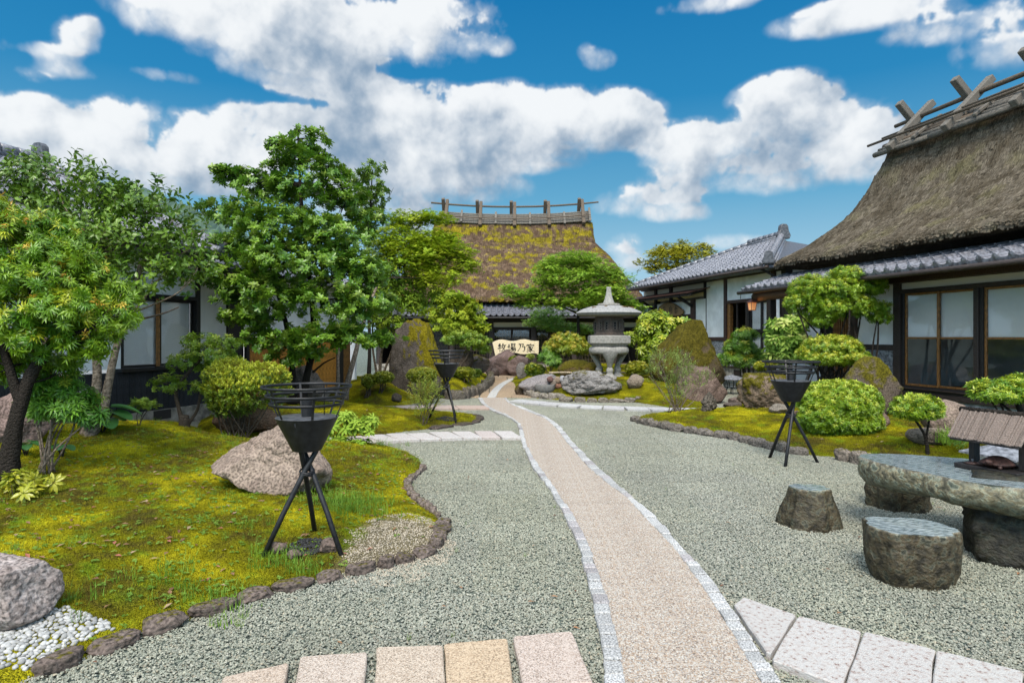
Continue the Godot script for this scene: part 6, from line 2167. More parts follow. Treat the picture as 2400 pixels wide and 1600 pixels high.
	for q in [[0.55, 0.2, 0.16], [-0.45, 0.42, 0.08], [0.35, 0.45, 0.12], [-0.15, 0.5, 0.06]]:
		var p := Vector3(q[0], 0, q[1])
		var rr := p.length()
		p.y = 2.015 - 0.13 * pow(rr / 0.75, 2.0)
		var o = obj("lichen", rock(Vector3(q[2] * 2.0, 0.05, q[2] * 1.4), int(q[0] * 100) + 70, {"level": 2, "col": Color(0.3, 0.17, 0.06), "col2": Color(0.2, 0.13, 0.06)}), M.moss, t, p)

func make_table():
	# outline of the slab's top in x-z, 0.58 m above the gravel
	var top := [Vector2(2.95, -5.42), Vector2(2.99, -5.02), Vector2(3.11, -4.71), Vector2(3.2, -4.48), Vector2(3.42, -4.28), Vector2(3.72, -4.12), Vector2(4.2, -3.95), Vector2(4.85, -4.1), Vector2(5.1, -4.5), Vector2(4.9, -4.95), Vector2(4.4, -5.1), Vector2(4.05, -5.16), Vector2(3.72, -5.36), Vector2(3.4, -5.52), Vector2(3.12, -5.55)]
	var t := thing("stone_table", "large green-grey stone slab table with polished top and rough natural edge", "table", Vector3(3.9, 0, -4.75))
	var smooth := []
	for i in top.size():
		for k in 5:
			var n := top.size()
			var p0: Vector2 = top[(i + n - 1) % n]
			var p1: Vector2 = top[i]
			var p2: Vector2 = top[(i + 1) % n]
			var p3: Vector2 = top[(i + 2) % n]
			var f := k / 5.0
			smooth.append((p1 * 2.0 + (p2 - p0) * f + (p0 * 2.0 - p1 * 5.0 + p2 * 4.0 - p3) * f * f + (p1 * 3.0 - p0 - p2 * 3.0 + p3) * f * f * f) * 0.5 - Vector2(3.9, -4.75))
	var n := smooth.size()
	var mid := Vector2.ZERO
	for p in smooth:
		mid += p / n
	var edge := []
	for i in n:
		var p: Vector2 = smooth[i]
		var w := noise.get_noise_2d(p.x * 6.0, p.y * 6.0) * 0.02
		edge.append(p + (p - mid).normalized() * w)
	var st := begin()
	st.set_smooth_group(1)
	var faces := Geometry2D.triangulate_polygon(PackedVector2Array(edge))
	for i in range(0, faces.size(), 3):
		otri(st, Vector3(edge[faces[i]].x, 0.58, edge[faces[i]].y), Vector3(edge[faces[i + 1]].x, 0.58, edge[faces[i + 1]].y), Vector3(edge[faces[i + 2]].x, 0.58, edge[faces[i + 2]].y), Vector3(0, -9, 0))
	obj("table_top", done(st), M.table_top, t)
	# the rough side: bulges out below the polished rim, then draws in under the slab
	var levels := [[0.58, 0.0], [0.572, 0.012], [0.552, 0.02], [0.515, 0.035], [0.465, 0.03], [0.42, 0.005], [0.385, -0.05], [0.365, -0.14], [0.355, -0.4]]
	var v := PackedVector3Array()
	var cols := PackedColorArray()
	var f := PackedInt32Array()
	for l in levels.size():
		for i in n:
			var p: Vector2 = edge[i]
			var out := (p - mid).normalized()
			var y: float = levels[l][0]
			var w: float = 0.0 if l == 0 else noise.get_noise_3d(p.x * 3.0, y * 5.0, p.y * 3.0) * 0.05 + noise.get_noise_3d(p.x * 11.0, y * 11.0, p.y * 11.0) * 0.018
			p += out * (levels[l][1] + w)
			v.append(Vector3(p.x, y + (0.0 if l < 6 else noise.get_noise_2d(p.x * 2.0, p.y * 2.0) * 0.05), p.y))
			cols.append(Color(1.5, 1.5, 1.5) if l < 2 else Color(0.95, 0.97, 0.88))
	for l in levels.size() - 1:
		for i in n:
			var j := (i + 1) % n
			var a := l * n + i
			var b := l * n + j
			if (edge[1] - edge[0]).cross(mid - edge[0]) > 0.0:
				f.append_array([a, b, b + n, a, b + n, a + n])
			else:
				f.append_array([b, a, a + n, b, a + n, b + n])
	var base := v.size()
	v.append(Vector3(mid.x, 0.35, mid.y))
	cols.append(Color(0.5, 0.5, 0.45))
	for i in n:
		f.append_array([(levels.size() - 1) * n + i, (levels.size() - 1) * n + (i + 1) % n, base])
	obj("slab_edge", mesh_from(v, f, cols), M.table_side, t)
	obj("pedestal", rock(Vector3(2.3, 0.95, 1.3), 81, {"level": 4, "planes": 0, "cuts": [[Vector3(0, 1, 0), 0.55], [Vector3(-0.75, 0.1, 0.66).normalized(), 0.62], [Vector3(-0.95, 0, -0.3).normalized(), 0.6], [Vector3(0.15, 0.05, 0.98).normalized(), 0.56], [Vector3(0, 0, -1), 0.55], [Vector3(1, 0, 0), 0.7]], "col": Color(0.16, 0.165, 0.14), "col2": Color(0.07, 0.07, 0.055), "rough": 0.05, "sink": 0.1}), M.table_side, t, Vector3(0.2, -0.03, 0.06))
	# stone seats
	stool("low rounded-block stone stool nearest the camera", Vector3(2.64, 0, -4.22), Vector3(0.53, 0.345, 0.44), 85, [], Color(0.46, 0.42, 0.36), 0.0)
	stool("small tapering stone stool standing alone on the gravel", Vector3(2.52, 0, -5.42), Vector3(0.46, 0.32, 0.4), 86, [], Color(0.43, 0.41, 0.35), 0.62)
	stool("stone stool half hidden behind the stone table's left end", Vector3(3.62, 0, -6.0), Vector3(0.5, 0.34, 0.45), 87, [], Color(0.45, 0.42, 0.33), 0.8)

func stool(label: String, at: Vector3, size: Vector3, seed_: int, _o: Array, c: Color, taper: float):
	var t := thing("stone_stool", label, "stone stool", at, 0, "stone stools at the stone table")
	var n := 48
	var r := RandomNumberGenerator.new()
	r.seed = seed_
	var ph := r.randf() * TAU
	var out := []
	for i in n:
		var a := TAU * i / n
		var q := pow(pow(absf(cos(a)), 2.7) + pow(absf(sin(a)), 2.7), -1.0 / 2.7)
		q *= 1.0 + 0.05 * sin(a * 3.0 + ph) + noise.get_noise_2d(cos(a) * 1.3 + seed_, sin(a) * 1.3) * 0.22 - 0.13 * exp(-pow(wrapf(a - 1.9, -PI, PI) / 0.25, 2.0))
		out.append(Vector2(cos(a) * q * size.x * 0.5, sin(a) * q * size.z * 0.5))
	var rows := [[0.0, 0.97], [-0.012, 1.0], [-0.09, 1.02], [-0.18, 1.03], [-0.27, 0.99], [-0.33, 0.9], [-0.42, 0.8]]
	if taper > 0.0:
		rows = [[0.0, taper], [-0.012, taper + 0.03], [-0.09, taper + 0.13], [-0.18, taper + 0.24], [-0.26, 0.95], [-0.32, 1.0], [-0.42, 0.95]]
	var v := PackedVector3Array()
	var cols := PackedColorArray()
	var f := PackedInt32Array()
	for l in rows.size():
		for i in n:
			var p: Vector2 = out[i] * rows[l][1]
			var y: float = size.y + rows[l][0]
			var w := 0.0 if l == 0 else noise.get_noise_3d(p.x * 5.0 + seed_, y * 4.0, p.y * 5.0) * 0.03 + noise.get_noise_3d(p.x * 14.0, y * 14.0, p.y * 14.0) * 0.009
			p += p.normalized() * w
			v.append(Vector3(p.x, y, p.y))
			var g := clampf(0.5 + noise.get_noise_3d(p.x * 4.0, y * 6.0 + seed_, p.y * 4.0), 0, 1)
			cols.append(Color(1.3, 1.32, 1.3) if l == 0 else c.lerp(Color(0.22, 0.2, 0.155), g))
	for l in rows.size() - 1:
		for i in n:
			var j := (i + 1) % n
			f.append_array([l * n + i, l * n + j, (l + 1) * n + j, l * n + i, (l + 1) * n + j, (l + 1) * n + i])
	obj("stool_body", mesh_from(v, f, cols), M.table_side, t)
	var st := begin()
	for i in n:
		var j := (i + 1) % n
		var a := v[i]
		var b := v[j]
		otri(st, a, b, Vector3(0, size.y + 0.003, 0), Vector3(0, -9, 0))
	obj("polished_seat", done(st), M.table_top, t)

func make_furniture():
	var b := make_brazier()
	b.position = on_ground(Vector3(-1.475, 0, -4.6))
	b.rotation.y = 0.2
	b.scale = Vector3.ONE * 0.93
	dup(b, Vector3(3.53, 0.0, -8.1), 0.55, 1.02, "black iron tripod brazier on the edge of the right moss bed and the gravel")
	dup(b, on_ground(Vector3(-1.2, 0, -11.75)), -0.35, 1.0, "farthest black iron tripod brazier before the tall standing stone")
	var l := make_garden_lantern()
	l.position = Vector3(6.04, 0, -17.557)
	l.rotation.y = 0.62
	dup(l, on_ground(Vector3(4.95, 0, -6.4)), 0.3, 1.0, "low garden lantern with white sides behind the little bark-roofed shelter")
	dup(l, on_ground(Vector3(-6.115, 0.755, -9.2)), 0.5, 1.0, "low garden lantern half hidden behind the trunks at the left house")
	make_stone_lantern()
	make_table()
	make_shelter()
	make_boards()
	# bamboo rail behind the layered rock
	var rail := thing("bamboo_rail", "single horizontal bamboo pole on short pegs behind the layered rock", "bamboo rail", on_ground(Vector3(1.05, 0, -18.2)))
	var pts := []
	var rad := []
	for i in 40:
		var k := i % 8
		pts.append(Vector3(i / 39.0 * 2.75, 0.1 + 0.01 * sin(i * 0.3) + (0.5 - rail.position.y) * 0.8, -0.05 + i / 39.0 * -0.1))
		rad.append(0.031 if k == 0 else 0.026)
	obj("pole", tube_mesh(pts, rad, 10), M.bamboo, rail)
	for x in [0.2, 1.3, 2.5]:
		obj("peg", tube_mesh([Vector3(x, -0.2, -0.07), Vector3(x, 0.12, -0.07)], [0.02, 0.02], 6), M.bamboo, rail)
	# stone water basin and its cobbles
	var basin := thing("stone_basin", "grey hollowed stone water basin beside the red and white cobbles", "stone basin", on_ground(Vector3(0.868, 0.161, -16.9)))
	var st := begin(false)
	stone(st, Color(0.27, 0.26, 0.25))
	lathe(st, [Vector2(0.0, -0.05), Vector2(0.2, -0.05), Vector2(0.265, 0.08), Vector2(0.27, 0.2), Vector2(0.255, 0.215), Vector2(0.22, 0.21), Vector2(0.2, 0.12), Vector2(0.0, 0.09)], 20)
	obj("bowl", done(st), M.stone_lantern, basin)
	var cob := [[Vector3(1.011, 0.469, -16.85), Color(0.26, 0.15, 0.13)], [Vector3(1.202, 0.435, -16.85), Color(0.4, 0.3, 0.22)], [Vector3(1.326, 0.458, -16.85), Color(0.5, 0.5, 0.52)], [Vector3(1.472, 0.435, -16.85), Color(0.3, 0.19, 0.16)], [Vector3(1.224, 0.3, -16.85), Color(0.36, 0.19, 0.13)], [Vector3(1.37, 0.289, -16.85), Color(0.33, 0.24, 0.19)], [Vector3(1.101, 0.368, -16.85), Color(0.33, 0.27, 0.22)], [Vector3(1.584, 0.345, -16.85), Color(0.27, 0.2, 0.17)]]
	var names := ["dark red cobble at the left end of the cobble row by the basin", "upper tan cobble in the row by the basin", "blue-white cobble among the red ones by the basin", "reddish round cobble right of the blue-white one", "orange-red cobble low in the row by the basin", "brown low cobble right of the orange-red one", "tan cobble touching the stone basin's rim", "brown cobble against the layered rock"]
	for i in cob.size():
		var p: Vector3 = cob[i][0]
		var m = obj("cobble", rock(Vector3(0.19, 0.2, 0.17), 400 + i, {"level": 3, "planes": 3, "rough": 0.04, "col": cob[i][1], "col2": cob[i][1] * 0.8, "sink": 0.5}), M.rock, null, Vector3(p.x, maxf(p.y, ground_h(p.x, p.z) + 0.04), p.z))
		tag(m, names[i], "cobble", "cobbles beside the stone basin")

func make_shelter():
	var yaw := 1.232   # its long side runs from the table's middle towards the camera
	var t := thing("bark_roof_shelter", "little dark wooden shelter with bark roof on the stone table", "miniature shelter", Vector3(3.66, 0.583, -4.83), -PI / 2 + 0.34)
	# local: x along the ridge (towards the camera), z towards the left of the picture
	span(t, "base_board", "timber_dark", -0.22, 0.24, 0.0, 0.035, -0.16, 0.15)
	span(t, "post", "timber_dark", -0.19, -0.14, 0.037, 0.3, -0.03, 0.03)
	span(t, "post", "timber_dark", 0.17, 0.22, 0.037, 0.3, -0.03, 0.03)
	span(t, "post", "timber_dark", 0.2, 0.3, -0.003, 0.36, -0.13, -0.04)
	span(t, "beam", "timber_dark", -0.22, 0.24, 0.3, 0.33, -0.025, 0.025)
	var r := RandomNumberGenerator.new()
	r.seed = 5
	var bark := Node3D.new()
	bark.name = "bark_roof"
	t.add_child(bark)
	for side in [1, -1]:
		span_slope(bark, "roof_board", M.timber_dark, side)
		var x := -0.25
		while x < 0.27:
			var w := r.randf_range(0.014, 0.026)
			var st := begin()
			var g := r.randf_range(0.75, 1.2)
			st.set_color(Color(g, g, g))
			var up := Vector3(0, 0.425, side * 0.012)
			var dn := Vector3(0, 0.215, side * 0.172)
			var k := r.randf_range(-0.004, 0.004)
			bar(st, Vector3(x + w / 2 + k, up.y + 0.012 + r.randf_range(-0.004, 0.005), up.z), Vector3(x + w / 2, dn.y + 0.012 + r.randf_range(-0.004, 0.005), dn.z + side * r.randf_range(-0.005, 0.006)), w * 0.92, r.randf_range(0.012, 0.02), 0.003, Vector3(0, 0.6, side))
			obj("bark_strip", done(st), M.bark_roof, bark)
			x += w
	obj("ridge_log", tube_mesh([Vector3(-0.27, 0.437, 0), Vector3(0.29, 0.441, 0)], [0.024, 0.024], 12, false, 0.08), M.bark_dark, t)
	# rust-brown iron turtle holder and its little lid on the base board
	var p: Vector3 = t.transform * Vector3(0.03, 0.036, 0.03)
	var u := thing("iron_turtle_pot", "rust-brown turtle-shaped iron pot on the shelter's base board", "iron pot", p, 0.25)
	var st := begin(false)
	lathe(st, [Vector2(0.0, 0.0), Vector2(0.06, 0.0), Vector2(0.085, 0.012), Vector2(0.118, 0.032), Vector2(0.112, 0.038), Vector2(0.085, 0.055), Vector2(0.055, 0.075), Vector2(0.04, 0.08), Vector2(0.036, 0.072), Vector2(0.0, 0.07)], 26)
	obj("shell", done(st), M.iron_rust, u)
	obj("head", tube_mesh([Vector3(-0.09, 0.035, 0.02), Vector3(-0.13, 0.05, 0.03), Vector3(-0.155, 0.058, 0.034)], [0.028, 0.022, 0.008], 9), M.iron_rust, u)
	for k in 4:
		var a := PI / 4 + PI / 2 * k
		obj("flipper", tube_mesh([Vector3(cos(a) * 0.08, 0.02, sin(a) * 0.08), Vector3(cos(a) * 0.13, 0.012, sin(a) * 0.13)], [0.022, 0.01], 7), M.iron_rust, u)
	obj("tail", tube_mesh([Vector3(0.1, 0.03, -0.02), Vector3(0.145, 0.034, -0.03)], [0.018, 0.004], 7), M.iron_rust, u)
	var q: Vector3 = t.transform * Vector3(-0.13, 0.036, 0.07)
	var lid := thing("iron_cover_disc", "small round rust-brown lid with a knob left of the iron pot", "lid", q)
	st = begin(false)
	lathe(st, [Vector2(0.0, 0.0), Vector2(0.055, 0.0), Vector2(0.06, 0.006), Vector2(0.03, 0.014), Vector2(0.0, 0.016)], 20)
	obj("disc", done(st), M.iron_rust, lid)
	st = begin(false)
	lathe(st, [Vector2(0.006, 0.014), Vector2(0.006, 0.024), Vector2(0.011, 0.03), Vector2(0.0, 0.038)], 10)
	obj("knob", done(st), M.lamp_roof, lid)

func span_slope(parent, called, m, side):
	var st := begin()
	bar(st, Vector3(0.01, 0.42, side * 0.008), Vector3(0.01, 0.215, side * 0.168), 0.5, 0.012, 0.002, Vector3(0, 0.6, side))
	obj(called, done(st), m, parent)

func make_boards():
	# name board before the far house
	var d := 26.6
	var t := thing("name_board", "cream wooden name board with wavy top and large black brush characters", "sign", Vector3(0.15, 0, -d))
	var k := d / 1500.0 / 9.8
	var pts := []
	for q in V([1120, 510, 1185, 480, 1260, 453, 1350, 445, 1430, 458, 1510, 476, 1600, 482, 1680, 470, 1770, 447, 1880, 440, 1950, 455, 2010, 472, 2100, 480, 2186, 478, 2182, 790, 2110, 765, 2030, 760, 1950, 772, 1860, 786, 1760, 780, 1680, 757, 1600, 745, 1500, 750, 1400, 775, 1290, 810, 1190, 835]):
		pts.append(Vector2((q.x - 1653.0) * k, 1.6 - (750.0 - 787.3) / 1500.0 * d - q.y * k))
	var st := begin()
	prism(st, pts, -0.03, 0.03, Transform3D(), 0.008)
	obj("board", done(st), M.wood_sign, t)
	for x in [-0.6, 0.6]:
		span(t, "post", "timber_dark", x - 0.05, x + 0.05, 0.0, 1.2, -0.12, -0.032)
	var chars := kanji()
	var i := 0
	for q in [[1240, 733, "pasture"], [1462, 733, "place"], [1690, 728, "of"], [1892, 740, "home"]]:
		st = begin()
		glyph(st, chars[q[2]], Vector2((q[0] - 1653.0) * k, 1.6 + 37.3 / 1500.0 * d - q[1] * k), 0.36, 0.125, 0.036)
		obj("brush_character", done(st), M.ink, t)
		i += 1
	# carved plaque over the doorway of the middle house
	var house := Transform3D(Basis(Vector3.UP, -1.34188), Vector3(6.033, 0, -29))
	var p := thing("wooden_plaque", "natural-edged brown wooden plaque with black characters above the doorway", "sign", house * Vector3(2.6, 2.42, 0.08), -1.34188)
	st = begin()
	prism(st, [Vector2(-1.1, 0.3), Vector2(-0.95, 0.45), Vector2(-0.6, 0.55), Vector2(-0.15, 0.58), Vector2(0.3, 0.52), Vector2(0.8, 0.34), Vector2(1.16, 0.17), Vector2(1.05, 0.04), Vector2(0.7, -0.02), Vector2(0.2, 0.0), Vector2(-0.4, 0.02), Vector2(-0.9, 0.08), Vector2(-1.12, 0.18)], -0.03, 0.035, Transform3D(), 0.02)
	obj("board", done(st), M.wood_plaque, p)
	i = 0
	for q in [[-0.62, "sun"], [-0.04, "facing"], [0.42, "peak"]]:
		st = begin()
		glyph(st, chars[q[1]], Vector2(q[0], 0.11), 0.3, 0.12, 0.042)
		obj("brush_character", done(st), M.ink, p)
	# copper porch lamp with amber panes at the end of the log beam
	var porch := Transform3D(Basis(Vector3.UP, -1.34188), Vector3(7.276, 0, -18))
	var l := thing("porch_lamp", "copper porch lamp with glowing amber glass under the log beam's end", "lamp", porch * Vector3(0.42, 2.3, 0.86), -1.34188)
	st = begin()
	lathe(st, [Vector2(0.0, 0.31), Vector2(0.03, 0.3), Vector2(0.15, 0.225), Vector2(0.15, 0.21), Vector2(0.0, 0.21)], 4, Vector3.ZERO, PI / 4)
	obj("lamp_roof", done(st), M.copper, l)
	st = begin()
	lathe(st, [Vector2(0.0, 0.005), Vector2(0.085, 0.005), Vector2(0.115, 0.205), Vector2(0.0, 0.205)], 4, Vector3.ZERO, PI / 4)
	obj("amber_glass_lamp", done(st), M.amber_glass, l)
	st = begin()
	for e in 4:
		var a := PI / 4 + PI / 2 * e
		bar(st, Vector3(cos(a) * 0.088, 0.0, sin(a) * 0.088), Vector3(cos(a) * 0.12, 0.21, sin(a) * 0.12), 0.014, 0.014)
		var a2 := a + PI / 2
		bar(st, Vector3(cos(a) * 0.088, 0.0, sin(a) * 0.088), Vector3(cos(a2) * 0.088, 0.0, sin(a2) * 0.088), 0.014, 0.014)
	obj("lamp_frame", done(st), M.copper, l)
	obj("hanger", tube_mesh([Vector3(0, 0.3, 0), Vector3(0, 0.36, -0.02), Vector3(0.0, 0.4, -0.1)], [0.008, 0.008, 0.008], 6), M.iron, l)
	var bulb := OmniLight3D.new()
	bulb.name = "porch_lamp_light"
	bulb.light_color = Color(1.0, 0.62, 0.28)
	bulb.light_energy = 0.02
	bulb.light_size = 0.03
	bulb.omni_range = 30.0
	bulb.omni_attenuation = 2.0
	bulb.shadow_enabled = true
	bulb.position = Vector3(0, 0.1, 0)
	l.add_child(bulb)

func kanji() -> Dictionary:   # brush strokes on a 100 x 100 field
	return {
		"pasture": [V([20, 92, 10, 72]), V([6, 68, 46, 74]), V([2, 40, 48, 52]), V([27, 97, 26, 50, 27, 4]), V([64, 98, 50, 68]), V([56, 76, 98, 82]), V([84, 78, 74, 42, 42, 6]), V([54, 62, 72, 34, 99, 4])],
		"place": [V([3, 60, 36, 65]), V([20, 90, 20, 22]), V([1, 12, 40, 28]), V([48, 97, 48, 60]), V([48, 96, 88, 97]), V([88, 97, 86, 62]), V([50, 79, 86, 80]), V([50, 62, 86, 63]), V([38, 47, 99, 51]), V([56, 46, 38, 22]), V([50, 36, 94, 38]), V([94, 38, 88, 8, 74, 4]), V([66, 36, 46, 6]), V([80, 36, 60, 4])],
		"of": [V([18, 88, 72, 91]), V([72, 91, 58, 60]), V([58, 60, 88, 62]), V([88, 62, 82, 14, 62, 6]), V([38, 86, 34, 50, 6, 6])],
		"home": [V([50, 100, 53, 88]), V([12, 86, 8, 68]), V([12, 84, 92, 85]), V([92, 85, 82, 70]), V([26, 67, 78, 68]), V([54, 66, 36, 54, 12, 44]), V([42, 55, 58, 36, 58, 12, 44, 5]), V([50, 42, 32, 32, 12, 26]), V([54, 27, 34, 14, 8, 6]), V([80, 54, 60, 41]), V([58, 42, 74, 20, 98, 7])],
		"facing": [V([44, 99, 36, 84]), V([16, 80, 16, 4]), V([16, 80, 86, 81]), V([86, 81, 86, 8, 72, 10]), V([34, 56, 34, 26]), V([34, 56, 66, 57]), V([66, 57, 66, 28]), V([34, 30, 66, 31])],
		"peak": [V([60, 97, 26, 86]), V([26, 86, 26, 52]), V([26, 70, 86, 72]), V([62, 70, 62, 52]), V([6, 50, 97, 52]), V([50, 42, 50, 8]), V([20, 30, 20, 6]), V([20, 6, 82, 7]), V([82, 32, 82, 2])],
		"sun": [V([26, 92, 26, 8]), V([26, 91, 76, 92]), V([76, 92, 76, 6]), V([28, 52, 75, 53]), V([28, 12, 75, 13])],
	}


# ---------------------------------------------------------------- trees and shrubs

func plant(called: String, label: String, category: String, at: Vector3, kind: String, pads: Array, per: float, c0: Color, c1: Color, o := {}) -> Node3D:
	var t := thing(called, label, category, on_ground(at), 0.0, o.get("group", ""))
	var r := RandomNumberGenerator.new()
	r.seed = int(absf(at.x) * 977.0 + absf(at.z) * 131.0)
	var n: int = o.get("stems", 0)
	var sr: float = o.get("r", 0.012)
	for i in n:
		var pad = pads[i % pads.size()]
		var c: Vector3 = pad[0] + Vector3(r.randf_range(-0.6, 0.6) * pad[1].x, r.randf_range(-0.6, 0.2) * pad[1].y, r.randf_range(-0.6, 0.6) * pad[1].z)
		var b: Vector3 = t.position + Vector3(r.randfn(), 0, r.randfn()) * o.get("foot", 0.05) - Vector3(0, 0.03, 0)
		var mid := b.lerp(c, 0.5) + Vector3(r.randfn(), r.randfn() * 0.4 + 0.3, r.randfn()) * b.distance_to(c) * 0.07
		wood(t, "stem", [[[b, mid, c], sr, sr * 0.45]], o.get("bark", "bark"))
	crown(t, kind, pads, per, c0, c1, o)
	return t

func make_trees():
	# the yellow-green pieris at the left edge
	var t := thing("pieris_tree", "yellow-green pieris tree with orange new shoots at the left edge", "tree", on_ground(Vector3(-4.661, 0.323, -5.9)))
	var trunk := [Vector3(-4.661, 0.291, -5.9), Vector3(-4.594, 0.724, -5.9), Vector3(-4.514, 1.153, -5.95), Vector3(-4.38, 1.449, -6), Vector3(-4.235, 1.71, -6.05)]
	wood(t, "trunk", [[trunk, 0.085, 0.035]], "bark_dark")
	wood(t, "limb", [[[Vector3(-4.547, 0.958, -5.92), Vector3(-4.641, 1.314, -5.9), Vector3(-4.759, 1.707, -5.9), Vector3(-5.002, 2.199, -6.1)], 0.05, 0.02], [[Vector3(-4.42, 1.389, -6), Vector3(-4.712, 1.796, -6.2), Vector3(-4.788, 2.219, -6.3)], 0.04, 0.018], [[Vector3(-4.28, 1.589, -6), Vector3(-3.894, 1.668, -5.9), Vector3(-3.76, 1.869, -6)], 0.03, 0.014]], "bark_dark")
	var pads := [[Vector3(-5.248, 2.74, -6.4), Vector3(0.363, 0.235, 0.363)], [Vector3(-4.809, 2.555, -6.3), Vector3(0.399, 0.244, 0.399)], [Vector3(-4.381, 2.333, -6.2), Vector3(0.351, 0.198, 0.351)], [Vector3(-4.56, 2.109, -6), Vector3(0.42, 0.232, 0.42)], [Vector3(-4.242, 2.156, -6.3), Vector3(0.357, 0.21, 0.357)], [Vector3(-4.032, 2.015, -6.4), Vector3(0.235, 0.162, 0.235)], [Vector3(-3.904, 1.731, -6.1), Vector3(0.285, 0.163, 0.285)], [Vector3(-4.13, 1.825, -5.9), Vector3(0.334, 0.181, 0.334)], [Vector3(-4.622, 1.747, -5.9), Vector3(0.295, 0.197, 0.295)], [Vector3(-4.04, 1.529, -6), Vector3(0.24, 0.136, 0.24)], [Vector3(-4.366, 1.55, -5.9), Vector3(0.216, 0.134, 0.216)], [Vector3(-3.741, 1.816, -6.2), Vector3(0.132, 0.091, 0.132)], [Vector3(-5.124, 2.158, -6.1), Vector3(0.305, 0.305, 0.305)], [Vector3(-4.917, 1.55, -5.9), Vector3(0.236, 0.197, 0.236)], [Vector3(-4.68, 2.65, -6.5), Vector3(0.26, 0.152, 0.26)], [Vector3(-4.746, 1.337, -6.3), Vector3(0.252, 0.143, 0.252)], [Vector3(-4.961, 1.264, -6.1), Vector3(0.203, 0.163, 0.203)], [Vector3(-4.48, 1.311, -6.4), Vector3(0.171, 0.094, 0.171)]]
	limbs(t, trunk.slice(2) + [Vector3(-4.641, 1.314, -5.9), Vector3(-4.712, 1.796, -6.2), Vector3(-3.894, 1.668, -5.9)], pads, 0.014, "bark_dark", 4)
	crown(t, "pieris", pads, 250.0, Color(0.05, 0.14, 0.012), Color(0.16, 0.3, 0.02), {"wild": 0.45, "tips": 0.3, "tip": Color(0.36, 0.42, 0.03), "inner": 0.45, "gap": -0.1, "up": 0.5, "bare": 0.3})
	crown(t, "pieris", pads, 9.0, Color(0.5, 0.22, 0.04), Color(0.55, 0.36, 0.06), {"called": "new_shoots", "inner": 0.97, "low": 0.15, "up": 0.7, "size": 0.8, "seed": 5})
	# camellia behind it
	t = thing("camellia_tree", "dark glossy camellia with two pale trunks before the left house", "tree", on_ground(Vector3(-5.252, 0.286, -7.8)))
	trunk = [Vector3(-5.239, 0.243, -7.75), Vector3(-5.171, 0.565, -7.85), Vector3(-5.162, 1.003, -7.95), Vector3(-5.195, 1.532, -8), Vector3(-5.206, 2.071, -8.1), Vector3(-5.128, 2.624, -8.2)]
	var second := [Vector3(-5.187, 0.294, -7.75), Vector3(-5.077, 0.585, -7.9), Vector3(-5.051, 0.999, -8), Vector3(-5.002, 1.371, -8.05), Vector3(-4.903, 1.855, -8.1), Vector3(-4.756, 2.515, -8.2)]
	wood(t, "trunk", [[trunk, 0.075, 0.03], [second, 0.065, 0.03]], "bark_pale", 0.12)
	wood(t, "trunk", [[[Vector3(-5.976, 0.423, -8.3), Vector3(-5.965, 0.976, -8.3), Vector3(-6.059, 1.53, -8.3), Vector3(-6.104, 2.369, -8.4)], 0.06, 0.025]], "bark", 0.12)
	wood(t, "limb", [[[Vector3(-4.903, 1.747, -8.1), Vector3(-4.64, 1.81, -8), Vector3(-4.319, 1.875, -7.9), Vector3(-4.092, 1.952, -7.85)], 0.018, 0.008]], "bark")
	pads = [[Vector3(-6.536, 3.677, -8.6), Vector3(0.355, 0.229, 0.355)], [Vector3(-6.063, 3.71, -8.5), Vector3(0.312, 0.204, 0.312)], [Vector3(-5.572, 3.489, -8.4), Vector3(0.403, 0.235, 0.403)], [Vector3(-5.091, 3.328, -8.3), Vector3(0.343, 0.21, 0.343)], [Vector3(-4.731, 3.3, -8.3), Vector3(0.304, 0.188, 0.304)], [Vector3(-4.399, 3.107, -8.3), Vector3(0.304, 0.21, 0.304)], [Vector3(-4.92, 2.843, -8.2), Vector3(0.492, 0.284, 0.492)], [Vector3(-5.533, 2.858, -8.3), Vector3(0.47, 0.304, 0.47)], [Vector3(-4.264, 2.624, -8.2), Vector3(0.284, 0.246, 0.284)], [Vector3(-4.536, 2.341, -8.1), Vector3(0.378, 0.243, 0.378)], [Vector3(-4.05, 2.314, -8.1), Vector3(0.243, 0.216, 0.243)], [Vector3(-4.64, 2.002, -8), Vector3(0.181, 0.117, 0.181)], [Vector3(-5.193, 2.405, -8.2), Vector3(0.41, 0.284, 0.41)], [Vector3(-6.249, 3.161, -8.6), Vector3(0.43, 0.264, 0.43)], [Vector3(-4.133, 2.985, -8.4), Vector3(0.19, 0.157, 0.19)], [Vector3(-6.844, 3.44, -8.7), Vector3(0.29, 0.232, 0.29)]]
	limbs(t, trunk.slice(3) + second.slice(3), pads, 0.014, "bark_pale", 6)
	crown(t, "camellia", pads, 105.0, Color(0.042, 0.105, 0.013), Color(0.105, 0.2, 0.025), {"inner": 0.3, "gap": -0.06, "gapfreq": 2.2, "up": 0.55, "wild": 0.4, "spike": 0.3, "bare": 0.2})
	# the tallest tree
	t = thing("evergreen_tree", "tallest evergreen with layered glossy crown behind the near brazier", "tree", on_ground(Vector3(-3.96, 0.378, -12)))
	trunk = [Vector3(-3.96, 0.338, -12), Vector3(-3.856, 0.818, -12), Vector3(-3.72, 1.498, -12), Vector3(-3.776, 2.301, -12.05), Vector3(-3.888, 3.418, -12), Vector3(-3.976, 4.458, -12), Vector3(-4.008, 5.298, -12)]
	second = [Vector3(-4.18, 0.323, -12.15), Vector3(-4.162, 0.772, -12.1), Vector3(-4.128, 1.178, -12), Vector3(-4.221, 1.896, -11.9), Vector3(-4.405, 2.68, -11.8), Vector3(-4.563, 3.388, -11.8)]
	wood(t, "trunk", [[trunk, 0.085, 0.02], [second, 0.08, 0.025]], "bark_dark")
